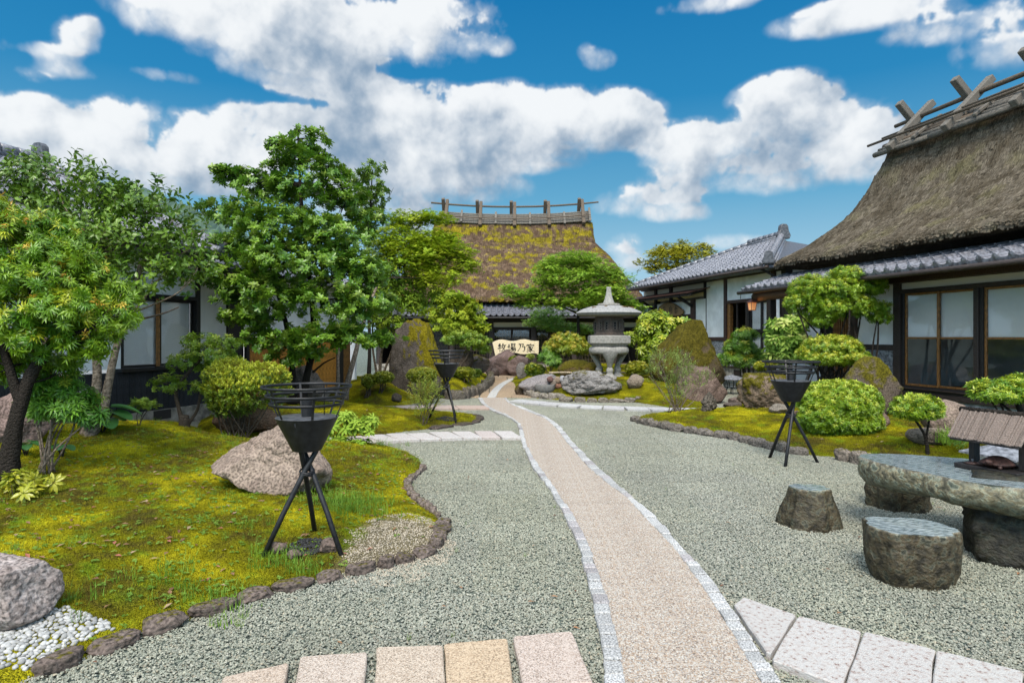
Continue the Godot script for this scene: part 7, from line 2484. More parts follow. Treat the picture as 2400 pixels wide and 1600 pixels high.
	wood(t, "limb", [[[Vector3(-3.736, 0.922, -12), Vector3(-3.491, 1.103, -11.9), Vector3(-3.265, 1.201, -11.8)], 0.025, 0.01], [[Vector3(-3.776, 2.378, -12), Vector3(-3.173, 2.769, -11.9), Vector3(-2.618, 3.007, -11.9)], 0.035, 0.012], [[Vector3(-3.824, 2.938, -12), Vector3(-4.248, 3.388, -11.8), Vector3(-4.877, 3.781, -11.8)], 0.035, 0.012]], "bark_dark")
	pads = [[Vector3(-4, 5.474, -12), Vector3(0.208, 0.144, 0.208)], [Vector3(-4.336, 5.162, -12), Vector3(0.256, 0.144, 0.256)], [Vector3(-3.696, 5.274, -12), Vector3(0.256, 0.176, 0.256)], [Vector3(-4, 4.978, -12), Vector3(0.496, 0.208, 0.496)], [Vector3(-4.4, 4.714, -12), Vector3(0.32, 0.152, 0.32)], [Vector3(-3.48, 4.698, -12), Vector3(0.416, 0.224, 0.416)], [Vector3(-5.08, 4.554, -12), Vector3(0.416, 0.176, 0.416)], [Vector3(-5.395, 4.657, -11.9), Vector3(0.206, 0.095, 0.206)], [Vector3(-4.48, 4.378, -12), Vector3(0.6, 0.224, 0.6)], [Vector3(-3.8, 4.314, -12), Vector3(0.656, 0.304, 0.656)], [Vector3(-3.13, 4.16, -12.1), Vector3(0.419, 0.29, 0.419)], [Vector3(-2.806, 3.774, -12.2), Vector3(0.374, 0.26, 0.374)], [Vector3(-4.877, 3.86, -11.8), Vector3(0.59, 0.267, 0.59)], [Vector3(-5.46, 3.935, -11.7), Vector3(0.296, 0.156, 0.296)], [Vector3(-4.056, 3.607, -11.7), Vector3(0.819, 0.328, 0.819)], [Vector3(-3.237, 3.373, -11.7), Vector3(0.663, 0.351, 0.663)], [Vector3(-4.6, 3.189, -11.5), Vector3(0.652, 0.291, 0.652)], [Vector3(-5.259, 3.28, -11.6), Vector3(0.325, 0.217, 0.325)], [Vector3(-3.8, 2.871, -11.4), Vector3(0.874, 0.342, 0.874)], [Vector3(-2.9, 2.816, -11.6), Vector3(0.634, 0.348, 0.634)], [Vector3(-2.478, 2.759, -11.8), Vector3(0.33, 0.299, 0.33)], [Vector3(-4.864, 2.567, -11.4), Vector3(0.57, 0.274, 0.57)], [Vector3(-4.143, 2.258, -11.3), Vector3(0.716, 0.301, 0.716)], [Vector3(-3.192, 2.225, -11.4), Vector3(0.722, 0.334, 0.722)], [Vector3(-2.496, 2.164, -11.7), Vector3(0.406, 0.265, 0.406)], [Vector3(-4.753, 1.924, -11.5), Vector3(0.475, 0.23, 0.475)], [Vector3(-4.218, 1.579, -11.4), Vector3(0.547, 0.228, 0.547)], [Vector3(-3.458, 1.579, -11.4), Vector3(0.646, 0.258, 0.646)], [Vector3(-2.823, 1.618, -11.6), Vector3(0.425, 0.232, 0.425)], [Vector3(-2.34, 1.579, -11.9), Vector3(0.301, 0.143, 0.301)], [Vector3(-3.944, 1.254, -11.6), Vector3(0.479, 0.17, 0.479)], [Vector3(-5.06, 2.269, -11.5), Vector3(0.307, 0.153, 0.307)]]
	limbs(t, trunk.slice(2) + second.slice(3), pads, 0.018, "bark_dark", 8)
	crown(t, "oval", pads, 140.0, Color(0.045, 0.125, 0.014), Color(0.12, 0.235, 0.026), {"inner": 0.3, "gap": -0.02, "gapfreq": 2.2, "up": 0.6, "wild": 0.3, "spike": 0.22, "bare": 0.45, "tips": 0.25, "tip": Color(0.15, 0.23, 0.05), "size": 1.15})
	# the thin dark tree peeping out right of it
	t = thing("slender_tree", "slender dark tree with one bare twig right behind the tallest evergreen", "tree", on_ground(Vector3(-3.605, 0.078, -16)))
	trunk = [Vector3(-3.605, 0.025, -16), Vector3(-3.607, 1.463, -16.2), Vector3(-3.695, 3.101, -16.4), Vector3(-3.674, 4.779, -16.6), Vector3(-3.63, 5.886, -16.6)]
	wood(t, "trunk", [[trunk, 0.06, 0.012]], "bark_dark")
	wood(t, "limb", [[[Vector3(-3.674, 4.265, -16.5), Vector3(-3.388, 4.76, -16.5), Vector3(-3.058, 5.42, -16.5)], 0.014, 0.004]], "bark_dark")
	pads = [[Vector3(-3.597, 5.908, -16.6), Vector3(0.332, 0.199, 0.332)], [Vector3(-3.873, 5.609, -16.6), Vector3(0.465, 0.266, 0.465)], [Vector3(-3.486, 5.277, -16.6), Vector3(0.288, 0.243, 0.288)], [Vector3(-3.873, 5.001, -16.6), Vector3(0.443, 0.266, 0.443)], [Vector3(-3.541, 4.779, -16.6), Vector3(0.221, 0.177, 0.221)], [Vector3(-3.929, 4.337, -16.6), Vector3(0.332, 0.288, 0.332)]]
	limbs(t, trunk.slice(2), pads, 0.01, "bark_dark")
	crown(t, "oval", pads, 70.0, Color(0.045, 0.1, 0.018), Color(0.1, 0.18, 0.025), {"size": 1.2, "inner": 0.3, "spike": 0.25, "gap": -0.1, "wild": 0.5})
	# bright maple with pale trunks
	t = thing("maple_tree", "bright yellow-green maple with spotted pale trunks left of the far roof", "tree", on_ground(Vector3(-3.777, 0.211, -14.6)))
	trunk = [Vector3(-3.835, 0.162, -14.6), Vector3(-3.738, 0.6, -14.6), Vector3(-3.606, 1.182, -14.7), Vector3(-3.486, 2.079, -15.2), Vector3(-3.285, 3.065, -16), Vector3(-3.024, 4.034, -16.8)]
	wood(t, "trunk", [[trunk, 0.085, 0.02], [[Vector3(-3.991, 0.192, -14.6), Vector3(-3.971, 0.698, -14.6), Vector3(-3.969, 1.28, -14.7), Vector3(-3.799, 2.496, -15.4)], 0.06, 0.02]], "bark_pale", 0.1)
	pads = [[Vector3(-2.89, 4.652, -17), Vector3(0.544, 0.181, 0.544)], [Vector3(-2.153, 4.72, -17), Vector3(0.521, 0.147, 0.521)], [Vector3(-3.024, 4.202, -16.8), Vector3(0.627, 0.269, 0.627)], [Vector3(-2.184, 4.123, -16.8), Vector3(0.582, 0.269, 0.582)], [Vector3(-1.568, 3.787, -16.8), Vector3(0.515, 0.269, 0.515)], [Vector3(-1.277, 3.451, -16.8), Vector3(0.403, 0.224, 0.403)], [Vector3(-2.213, 3.783, -16.6), Vector3(0.664, 0.332, 0.664)], [Vector3(-2.877, 3.839, -16.6), Vector3(0.553, 0.332, 0.553)], [Vector3(-2.585, 3.528, -16.5), Vector3(0.704, 0.308, 0.704)], [Vector3(-1.925, 3.088, -16.5), Vector3(0.572, 0.264, 0.572)], [Vector3(-3.431, 3.839, -16.6), Vector3(0.398, 0.288, 0.398)], [Vector3(-1.7, 4.176, -17), Vector3(0.34, 0.159, 0.34)]]
	limbs(t, trunk.slice(3), pads, 0.016, "bark")
	crown(t, "maple", pads, 105.0, Color(0.15, 0.28, 0.02), Color(0.32, 0.42, 0.03), {"mat": "leaf_soft", "inner": 0.3, "up": 0.85, "wild": 0.2, "gap": -0.18, "spike": 0.25, "bare": 0.1, "ragged": 0.3})
	t = thing("dogwood_tree", "green tree with drooping pointed leaves beside the tall standing stone", "tree", on_ground(Vector3(-3.555, 0.422, -17.2)))
	trunk = [Vector3(-3.555, 0.365, -17.2), Vector3(-3.52, 1.11, -17.2), Vector3(-3.23, 2.136, -17), Vector3(-3.003, 2.816, -17)]
	wood(t, "trunk", [[trunk, 0.05, 0.015], [[Vector3(-3.601, 0.388, -17.2), Vector3(-3.761, 1.454, -17.2), Vector3(-3.627, 2.589, -17)], 0.04, 0.015], [[Vector3(-3.52, 0.422, -17.2), Vector3(-3.153, 1.454, -17.2), Vector3(-2.947, 2.136, -17)], 0.035, 0.012]], "bark_pale", 0.1)
	pads = [[Vector3(-3.343, 3.269, -17), Vector3(0.476, 0.363, 0.476)], [Vector3(-2.89, 2.986, -17), Vector3(0.544, 0.408, 0.544)], [Vector3(-3.304, 2.578, -16.8), Vector3(0.538, 0.336, 0.538)], [Vector3(-2.437, 2.703, -17), Vector3(0.453, 0.295, 0.453)], [Vector3(-2.688, 2.41, -16.8), Vector3(0.403, 0.202, 0.403)], [Vector3(-2.267, 3.269, -17), Vector3(0.34, 0.272, 0.34)], [Vector3(-3.696, 2.914, -16.8), Vector3(0.381, 0.336, 0.381)], [Vector3(-3.36, 2.018, -16.8), Vector3(0.403, 0.246, 0.403)], [Vector3(-3.006, 1.793, -16.7), Vector3(0.289, 0.156, 0.289)]]
	limbs(t, trunk.slice(1), pads, 0.012, "bark")
	crown(t, "hanging", pads, 85.0, Color(0.1, 0.21, 0.022), Color(0.19, 0.3, 0.03), {"mat": "leaf_soft", "inner": 0.35, "up": 0.5, "wild": 0.3, "bare": 0.1, "gap": -0.2, "spike": 0.12})
	# small light tree right of the stone
	t = thing("young_tree", "young yellow-green tree with thin dark trunk right of the standing stone", "tree", on_ground(Vector3(-2.329, 0.425, -23.6)))
	trunk = [Vector3(-2.329, 0.362, -23.6), Vector3(-2.344, 1.558, -23.6), Vector3(-2.313, 2.344, -23.6), Vector3(-2.281, 2.974, -23.6)]
	wood(t, "trunk", [[trunk, 0.045, 0.015]], "bark_dark")
	pads = [[Vector3(-2.221, 2.906, -23.8), Vector3(0.603, 0.317, 0.603)], [Vector3(-2.697, 2.43, -23.8), Vector3(0.603, 0.317, 0.603)], [Vector3(-1.745, 2.271, -23.8), Vector3(0.666, 0.349, 0.666)], [Vector3(-2.203, 1.951, -23.6), Vector3(0.692, 0.283, 0.692)], [Vector3(-1.227, 1.841, -23.6), Vector3(0.378, 0.252, 0.378)], [Vector3(-2.618, 3.112, -23.8), Vector3(0.413, 0.222, 0.413)], [Vector3(-1.587, 2.668, -23.8), Vector3(0.413, 0.222, 0.413)]]
	limbs(t, trunk.slice(1), pads, 0.01, "bark_dark")
	crown(t, "oval", pads, 42.0, Color(0.13, 0.22, 0.015), Color(0.26, 0.33, 0.03), {"mat": "leaf_soft", "size": 1.9, "inner": 0.3, "up": 0.5, "gap": -0.2, "spike": 0.2})
	# bent cloud-pruned tree by the far mound
	t = thing("cloud_pruned_tree", "bent cloud-pruned azalea tree above the dark rock on the far left mound", "tree", on_ground(Vector3(-1.835, 0.406, -22.2)))
	trunk = [Vector3(-1.856, 0.382, -22.1), Vector3(-1.739, 0.632, -22.1), Vector3(-1.562, 0.853, -22.1), Vector3(-1.503, 1.089, -22.1), Vector3(-1.569, 1.323, -22.2)]
	wood(t, "trunk", [[trunk, 0.04, 0.02]], "bark")
	pads = [[Vector3(-2.081, 1.486, -22.3), Vector3(0.416, 0.178, 0.416)], [Vector3(-1.658, 1.619, -22.2), Vector3(0.503, 0.178, 0.503)], [Vector3(-1.125, 1.412, -22.2), Vector3(0.414, 0.222, 0.414)], [Vector3(-0.947, 1.146, -22.2), Vector3(0.252, 0.163, 0.252)], [Vector3(-1.349, 1.326, -22), Vector3(0.44, 0.176, 0.44)]]
	limbs(t, trunk.slice(2), pads, 0.012, "bark")
	crown(t, "azalea", pads, 120.0, Color(0.07, 0.15, 0.015), Color(0.16, 0.26, 0.025), {"size": 1.9, "inner": 0.5, "tips": 0.4, "tip": Color(0.26, 0.35, 0.04)})
	# maple in front of the far house
	t = thing("maple_tree", "green spreading maple in front of the far thatched roof behind the stone lantern", "tree", on_ground(Vector3(2.32, 0.475, -22.6)))
	trunk = [Vector3(2.381, 0.414, -22.6), Vector3(2.365, 1.409, -22.6), Vector3(2.335, 2.162, -22.6), Vector3(2.365, 2.584, -22.6), Vector3(2.501, 3.066, -22.6), Vector3(2.591, 3.819, -22.6)]
	wood(t, "trunk", [[trunk, 0.085, 0.02], [[Vector3(2.35, 2.388, -22.6), Vector3(2.025, 2.519, -22.5), Vector3(1.568, 2.695, -22.4), Vector3(0.966, 2.898, -22.3)], 0.045, 0.015]], "bark_dark")
	pads = [[Vector3(2.109, 4.301, -22.6), Vector3(0.874, 0.256, 0.874)], [Vector3(1.374, 3.949, -22.4), Vector3(0.627, 0.254, 0.627)], [Vector3(2.893, 3.94, -22.6), Vector3(0.844, 0.316, 0.844)], [Vector3(3.616, 3.548, -22.6), Vector3(0.603, 0.331, 0.603)], [Vector3(1.998, 3.558, -22.2), Vector3(0.977, 0.326, 0.977)], [Vector3(3.003, 3.076, -22.3), Vector3(0.981, 0.327, 0.981)], [Vector3(1.041, 3.076, -22.3), Vector3(0.624, 0.223, 0.624)], [Vector3(0.178, 3.07, -22.2), Vector3(0.503, 0.163, 0.503)], [Vector3(0.474, 2.714, -22.2), Vector3(0.414, 0.148, 0.414)], [Vector3(2.053, 2.763, -22), Vector3(0.821, 0.249, 0.821)], [Vector3(3.733, 2.829, -22.4), Vector3(0.538, 0.254, 0.538)], [Vector3(4.241, 2.575, -22.4), Vector3(0.329, 0.164, 0.329)], [Vector3(-0.148, 3.306, -22.2), Vector3(0.237, 0.104, 0.237)], [Vector3(1.11, 3.484, -22.2), Vector3(0.444, 0.178, 0.444)]]
	limbs(t, trunk.slice(2) + [Vector3(1.568, 2.695, -22.4), Vector3(0.966, 2.898, -22.3)], pads, 0.018, "bark_dark")
	crown(t, "maple", pads, 75.0, Color(0.11, 0.25, 0.03), Color(0.24, 0.4, 0.055), {"mat": "leaf_soft", "inner": 0.3, "up": 0.88, "wild": 0.18, "gap": -0.2, "gapfreq": 2.2, "spike": 0.25, "bare": 0.05, "ragged": 0.3, "size": 1.15})
	t = thing("small_maple", "small blue-green maple below the larger maple right of the name board", "tree", on_ground(Vector3(1.44, 0.597, -24)))
	trunk = [Vector3(1.44, 0.565, -24), Vector3(1.44, 1.397, -24), Vector3(1.408, 1.957, -24), Vector3(1.36, 2.357, -24)]
	wood(t, "trunk", [[trunk, 0.035, 0.012]], "bark_dark")
	pads = [[Vector3(1.312, 2.389, -24), Vector3(0.672, 0.256, 0.672)], [Vector3(0.928, 2.101, -24), Vector3(0.448, 0.16, 0.448)], [Vector3(1.792, 1.909, -24), Vector3(0.544, 0.16, 0.544)], [Vector3(1.416, 2.077, -23.6), Vector3(0.629, 0.205, 0.629)], [Vector3(2.88, 1.845, -24), Vector3(0.384, 0.144, 0.384)], [Vector3(2.32, 1.941, -24), Vector3(0.416, 0.128, 0.416)]]
	limbs(t, trunk.slice(1), pads, 0.01, "bark_dark")
	crown(t, "maple", pads, 55.0, Color(0.085, 0.2, 0.05), Color(0.17, 0.31, 0.08), {"mat": "leaf_soft", "inner": 0.3, "up": 0.88, "gap": -0.22, "spike": 0.25, "bare": 0.05})
	# loose tree far behind the tiled roof
	t = thing("distant_tree", "loose brownish green tree rising behind the tiled roof", "tree", Vector3(10.4, 0, -40.0))
	trunk = [Vector3(10.453, 0.461, -40), Vector3(10.453, 3.928, -40), Vector3(10.4, 5.528, -40), Vector3(10.347, 6.861, -40)]
	wood(t, "trunk", [[trunk, 0.14, 0.04]], "bark_dark")
	pads = [[Vector3(10.453, 7.181, -40), Vector3(1.12, 0.293, 1.12)], [Vector3(9.387, 6.861, -40), Vector3(0.853, 0.24, 0.853)], [Vector3(11.52, 6.915, -40), Vector3(0.96, 0.293, 0.96)], [Vector3(10.4, 6.515, -40), Vector3(1.493, 0.347, 1.493)], [Vector3(8.853, 6.221, -40), Vector3(0.853, 0.24, 0.853)], [Vector3(12.107, 7.181, -40), Vector3(0.48, 0.16, 0.48)], [Vector3(9.653, 5.848, -40), Vector3(1.227, 0.24, 1.227)], [Vector3(10.987, 6.008, -40), Vector3(0.907, 0.267, 0.907)], [Vector3(8.48, 5.741, -40), Vector3(0.533, 0.16, 0.533)], [Vector3(12.267, 6.595, -40), Vector3(0.427, 0.16, 0.427)], [Vector3(10.133, 5.261, -40), Vector3(1.067, 0.373, 1.067)]]
	limbs(t, trunk.slice(1), pads, 0.03, "bark_dark")
	crown(t, "maple", pads, 17.0, Color(0.16, 0.18, 0.015), Color(0.3, 0.28, 0.03), {"mat": "leaf_soft", "size": 1.9, "inner": 0.2, "up": 0.85, "gap": -0.16, "gapfreq": 1.0, "spike": 0.35, "bare": 0.05, "ragged": 0.4})

func make_shrubs():
	var y0 := Color(0.075, 0.165, 0.012)
	var y1 := Color(0.17, 0.3, 0.02)
	var yt := Color(0.33, 0.42, 0.04)
	plant("box_shrub", "broad clipped box shrub with yellowish top on many bare stems", "shrub", Vector3(-3.999, 0.17, -9.3), "box", [[Vector3(-4.061, 1.013, -9.3), Vector3(0.36, 0.211, 0.36)], [Vector3(-3.596, 0.976, -9.3), Vector3(0.31, 0.198, 0.31)], [Vector3(-3.875, 0.827, -9.3), Vector3(0.527, 0.279, 0.527)], [Vector3(-4.216, 0.765, -9.3), Vector3(0.223, 0.26, 0.223)], [Vector3(-3.398, 0.808, -9.3), Vector3(0.149, 0.198, 0.149)], [Vector3(-4.061, 0.591, -9.3), Vector3(0.298, 0.136, 0.298)]], 700.0, Color(0.045, 0.095, 0.012), Color(0.15, 0.24, 0.02), {"stems": 16, "r": 0.014, "foot": 0.09, "inner": 0.8, "tips": 1.0, "tip": Color(0.42, 0.5, 0.04), "size": 1.35, "ragged": 0.1, "gap": -0.4})
	var t := plant("cloud_pruned_tree", "little cloud-pruned tree with several flat pads before the black board wall", "tree", Vector3(-5.095, 0.223, -9.9), "azalea", [[Vector3(-5.259, 0.877, -9.8), Vector3(0.274, 0.144, 0.274)], [Vector3(-4.965, 1.203, -9.8), Vector3(0.314, 0.157, 0.314)], [Vector3(-4.732, 1.331, -9.9), Vector3(0.343, 0.172, 0.343)], [Vector3(-4.756, 0.811, -9.8), Vector3(0.183, 0.131, 0.183)], [Vector3(-4.587, 1.067, -9.9), Vector3(0.238, 0.145, 0.238)], [Vector3(-4.867, 1.529, -10), Vector3(0.293, 0.12, 0.293)], [Vector3(-4.467, 1.482, -10), Vector3(0.253, 0.12, 0.253)], [Vector3(-4.488, 1.239, -9.9), Vector3(0.277, 0.145, 0.277)]], 190.0, Color(0.07, 0.15, 0.014), Color(0.16, 0.27, 0.025), {"stems": 0, "inner": 0.5, "tips": 0.45, "tip": Color(0.27, 0.36, 0.04), "size": 1.15})
	var trunk := [Vector3(-4.979, 0.225, -9.7), Vector3(-5.109, 0.504, -9.8), Vector3(-5.148, 0.733, -9.8), Vector3(-5.031, 0.962, -9.8), Vector3(-4.871, 1.186, -9.9), Vector3(-4.752, 1.417, -9.9)]
	wood(t, "trunk", [[trunk, 0.035, 0.018], [[Vector3(-4.928, 0.25, -9.7), Vector3(-4.822, 0.472, -9.8), Vector3(-4.769, 0.766, -9.8), Vector3(-4.686, 1.12, -9.9)], 0.028, 0.014]], "bark")
	limbs(t, trunk.slice(1) + [Vector3(-4.822, 0.472, -9.8), Vector3(-4.769, 0.766, -9.8)], [[Vector3(-5.259, 0.877, -9.8), Vector3(0.274, 0.144, 0.274)], [Vector3(-4.965, 1.203, -9.8), Vector3(0.314, 0.157, 0.314)], [Vector3(-4.587, 1.067, -9.9), Vector3(0.238, 0.145, 0.238)], [Vector3(-4.467, 1.482, -10), Vector3(0.253, 0.12, 0.253)]], 0.012, "bark")
	var st := begin(false)
	lathe(st, [Vector2(0.1, -0.1), Vector2(0.075, 0.05), Vector2(0.065, 0.17), Vector2(0.055, 0.18), Vector2(0.0, 0.182)], 12)
	var stump = obj("cut_stump", done(st), M.bark, null, on_ground(Vector3(-4.819, 0.255, -9.4)))
	tag(stump, "short sawn tree stump at the foot of the little cloud-pruned tree", "stump")
	plant("seedling_shrub", "tiny two-stemmed shrub with a flat tuft of leaves before the wall vent", "shrub", Vector3(-4.919, 0.236, -8.5), "pieris", [[Vector3(-4.958, 0.701, -8.5), Vector3(0.113, 0.051, 0.113)], [Vector3(-4.805, 0.678, -8.5), Vector3(0.113, 0.051, 0.113)], [Vector3(-4.885, 0.723, -8.5), Vector3(0.102, 0.045, 0.102)]], 330.0, Color(0.08, 0.16, 0.02), Color(0.17, 0.27, 0.03), {"stems": 3, "r": 0.008, "size": 0.62, "foot": 0.03, "up": 0.8})
	t = plant("rhododendron", "dense dark green rhododendron with orange shoots in front of the leftmost trunks", "shrub", Vector3(-4.586, 0.308, -6.3), "rhodo", [[Vector3(-4.736, 1.119, -6.4), Vector3(0.179, 0.102, 0.179)], [Vector3(-4.523, 1.106, -6.4), Vector3(0.213, 0.111, 0.213)], [Vector3(-4.309, 0.97, -6.4), Vector3(0.162, 0.137, 0.162)], [Vector3(-4.565, 0.914, -6.4), Vector3(0.282, 0.119, 0.282)], [Vector3(-4.215, 0.799, -6.4), Vector3(0.145, 0.102, 0.145)], [Vector3(-4.779, 0.906, -6.4), Vector3(0.154, 0.111, 0.154)], [Vector3(-4.347, 0.875, -6.3), Vector3(0.185, 0.101, 0.185)]], 190.0, Color(0.04, 0.13, 0.018), Color(0.1, 0.25, 0.035), {"stems": 11, "r": 0.013, "bark": "bark_pale", "foot": 0.06, "size": 0.72, "inner": 0.5, "up": 0.55, "tips": 0.15, "tip": Color(0.3, 0.38, 0.04)})
	crown(t, "rhodo", [[Vector3(-4.727, 1.239, -6.4), Vector3(0.06, 0.026, 0.06)], [Vector3(-4.625, 1.23, -6.4), Vector3(0.051, 0.021, 0.051)], [Vector3(-4.437, 1.222, -6.4), Vector3(0.051, 0.026, 0.051)], [Vector3(-4.308, 0.989, -6.25), Vector3(0.021, 0.017, 0.021)]], 120.0, Color(0.75, 0.3, 0.12), Color(0.7, 0.45, 0.15), {"called": "new_shoots", "size": 0.6, "up": 0.9, "gap": -1.0, "bare": 1.0})
	plant("seedling_shrub", "low seedlings with yellow and bronze leaves under the rhododendron", "shrub", Vector3(-4.2, 0.246, -5.6), "aucuba", [[Vector3(-4.256, 0.358, -5.6), Vector3(0.157, 0.082, 0.157)], [Vector3(-4.107, 0.302, -5.6), Vector3(0.097, 0.075, 0.097)], [Vector3(-4.368, 0.283, -5.6), Vector3(0.075, 0.06, 0.075)], [Vector3(-4.125, 0.27, -5.5), Vector3(0.147, 0.044, 0.147)]], 95.0, Color(0.08, 0.15, 0.015), Color(0.3, 0.3, 0.03), {"stems": 5, "r": 0.006, "size": 0.42, "inner": 0.2, "up": 0.5})
	big_leaves("hosta_plant", "plant with very large round leaves at the foot of the camellia", Vector3(-5.12, 0.306, -8), [[0.1, 0.30, 0.16], [-0.5, 0.34, 0.2], [0.7, 0.26, 0.08], [1.6, 0.28, 0.12], [2.6, 0.3, 0.14], [3.6, 0.26, 0.1], [-1.4, 0.28, 0.1]], 3)
	big_leaves("butterbur_plant", "low round-leaved plant on the moss left of the rhododendron's stems", Vector3(-5.168, 0.318, -6.8), [[0.0, 0.12, 0.1], [0.9, 0.13, 0.08], [1.9, 0.12, 0.1], [2.8, 0.14, 0.07], [3.9, 0.12, 0.09], [5.0, 0.13, 0.1]], 4)
	big_leaves("butterbur_plant", "clump of pale green round leaves between the rhododendron and the open moss", Vector3(-4.853, 0.277, -6.9), [[0.3, 0.13, 0.08], [1.2, 0.12, 0.1], [2.2, 0.12, 0.08], [3.3, 0.13, 0.09], [4.6, 0.12, 0.07]], 6)
	plant("leafy_plant", "bright light green leafy plant right behind the near brazier", "plant", Vector3(-2.233, 0.043, -8.5), "aucuba", [[Vector3(-2.293, 0.467, -8.6), Vector3(0.183, 0.126, 0.183)], [Vector3(-2.053, 0.369, -8.6), Vector3(0.206, 0.115, 0.206)], [Vector3(-2.238, 0.168, -8.5), Vector3(0.193, 0.113, 0.193)], [Vector3(-1.949, 0.467, -8.6), Vector3(0.126, 0.08, 0.126)], [Vector3(-2.04, 0.14, -8.5), Vector3(0.17, 0.091, 0.17)], [Vector3(-2.408, 0.281, -8.5), Vector3(0.136, 0.113, 0.136)]], 120.0, Color(0.12, 0.24, 0.03), Color(0.26, 0.4, 0.06), {"mat": "leaf_soft", "stems": 7, "r": 0.006, "foot": 0.08, "size": 0.55, "inner": 0.2, "up": 0.6, "gap": -0.3})
	# clipped domes
	var dome := {"group": "clipped domes on the left mounds", "stems": 4, "r": 0.018, "inner": 0.88, "size": 1.3, "ragged": 0.05, "spike": 0.02, "gap": -0.6, "tips": 0.5, "tip": Color(0.26, 0.27, 0.03)}
	plant("clipped_dome", "larger of two clipped mushroom domes on the mossy mound", "shrub", Vector3(-3.05, 0.415, -15.1), "pad", [[Vector3(-3.04, 0.627, -15.1), Vector3(0.242, 0.121, 0.242)]], 1000.0, Color(0.08, 0.12, 0.012), Color(0.17, 0.2, 0.02), dome)
	plant("clipped_dome", "smaller rounder dome leaning against the mushroom dome", "shrub", Vector3(-3.38, 0.353, -15), "pad", [[Vector3(-3.37, 0.543, -15), Vector3(0.15, 0.15, 0.15)]], 1000.0, Color(0.07, 0.11, 0.012), Color(0.16, 0.2, 0.02), dome)
	plant("clipped_dome", "flat-topped clipped dome in front of the tall standing stone", "shrub", Vector3(-2.106, 0.481, -14.9), "pad", [[Vector3(-2.106, 0.689, -14.9), Vector3(0.338, 0.169, 0.338)]], 900.0, Color(0.08, 0.13, 0.012), Color(0.18, 0.22, 0.02), dome)
	plant("clipped_dome", "clipped dome on bare stems right of the farthest brazier", "shrub", Vector3(-1.426, 0.203, -18.6), "pad", [[Vector3(-1.426, 0.537, -18.6), Vector3(0.335, 0.124, 0.335)]], 800.0, Color(0.1, 0.15, 0.012), Color(0.24, 0.27, 0.02), {"group": "clipped domes on the left mounds", "stems": 10, "r": 0.014, "foot": 0.2, "inner": 0.8, "size": 1.8, "gap": -0.6, "tips": 0.6, "tip": Color(0.33, 0.33, 0.03)})
	plant("clipped_dome", "small dark green ball at the far mound's rocky right end", "shrub", Vector3(-1.071, 0.284, -19.6), "pad", [[Vector3(-1.071, 0.467, -19.6), Vector3(0.118, 0.105, 0.118)]], 800.0, Color(0.06, 0.11, 0.012), Color(0.12, 0.18, 0.02), {"inner": 0.8, "size": 1.8, "gap": -0.6})
	plant("azalea_bush", "pale green loose azalea bush left of the farthest brazier's legs", "shrub", Vector3(-1.553, 0.116, -11.2), "twig", [[Vector3(-1.544, 0.661, -11.3), Vector3(0.196, 0.136, 0.196)], [Vector3(-1.62, 0.45, -11.3), Vector3(0.211, 0.151, 0.211)], [Vector3(-1.359, 0.624, -11.2), Vector3(0.105, 0.09, 0.105)], [Vector3(-1.493, 0.37, -11.2), Vector3(0.179, 0.105, 0.179)]], 330.0, Color(0.13, 0.22, 0.04), Color(0.25, 0.34, 0.07), {"mat": "leaf_soft", "stems": 7, "r": 0.008, "inner": 0.4, "size": 0.95, "tips": 0.4, "tip": Color(0.4, 0.44, 0.12)})
	# about the name board and the stone lantern
	plant("azalea_bush", "umbrella-shaped azalea with reddish tips between the name board and the stone lantern", "shrub", Vector3(1.922, 0.373, -20.3), "azalea", [[Vector3(1.777, 1.495, -20.5), Vector3(0.547, 0.232, 0.547)], [Vector3(1.367, 1.262, -20.5), Vector3(0.355, 0.246, 0.355)], [Vector3(2.159, 1.235, -20.5), Vector3(0.383, 0.246, 0.383)], [Vector3(1.818, 1.227, -20.2), Vector3(0.539, 0.215, 0.539)]], 140.0, Color(0.08, 0.15, 0.015), Color(0.22, 0.28, 0.025), {"stems": 5, "r": 0.025, "size": 1.8, "tips": 0.5, "tip": Color(0.42, 0.33, 0.05), "inner": 0.55})
	plant("rhododendron", "small dark broad-leaved shrub left of the umbrella-shaped azalea", "shrub", Vector3(1.212, 0.459, -20.2), "rhodo", [[Vector3(1.218, 0.914, -20.3), Vector3(0.325, 0.203, 0.325)], [Vector3(1.056, 0.995, -20.3), Vector3(0.189, 0.162, 0.189)], [Vector3(1.374, 0.823, -20.2), Vector3(0.189, 0.162, 0.189)]], 60.0, Color(0.04, 0.12, 0.02), Color(0.1, 0.22, 0.03), {"stems": 6, "r": 0.014, "size": 1.25})
	plant("clipped_dome", "low square-clipped hedge bush behind the upright grey rock", "shrub", Vector3(0.728, 0.258, -20.6), "pad", [[Vector3(0.659, 0.519, -20.6), Vector3(0.22, 0.179, 0.22)], [Vector3(0.851, 0.492, -20.6), Vector3(0.192, 0.165, 0.192)]], 600.0, Color(0.05, 0.1, 0.012), Color(0.12, 0.19, 0.02), {"inner": 0.8, "size": 2.0, "gap": -0.6, "tips": 0.6, "tip": Color(0.25, 0.28, 0.03), "stems": 4, "r": 0.015})
	plant("clipped_dome", "tiny round bush growing between the two purple-brown rocks", "shrub", Vector3(0.068, 0.432, -25.5), "pad", [[Vector3(0.068, 0.636, -25.5), Vector3(0.17, 0.136, 0.17)]], 600.0, Color(0.08, 0.13, 0.012), Color(0.16, 0.2, 0.02), {"inner": 0.8, "size": 2.2, "gap": -0.6})
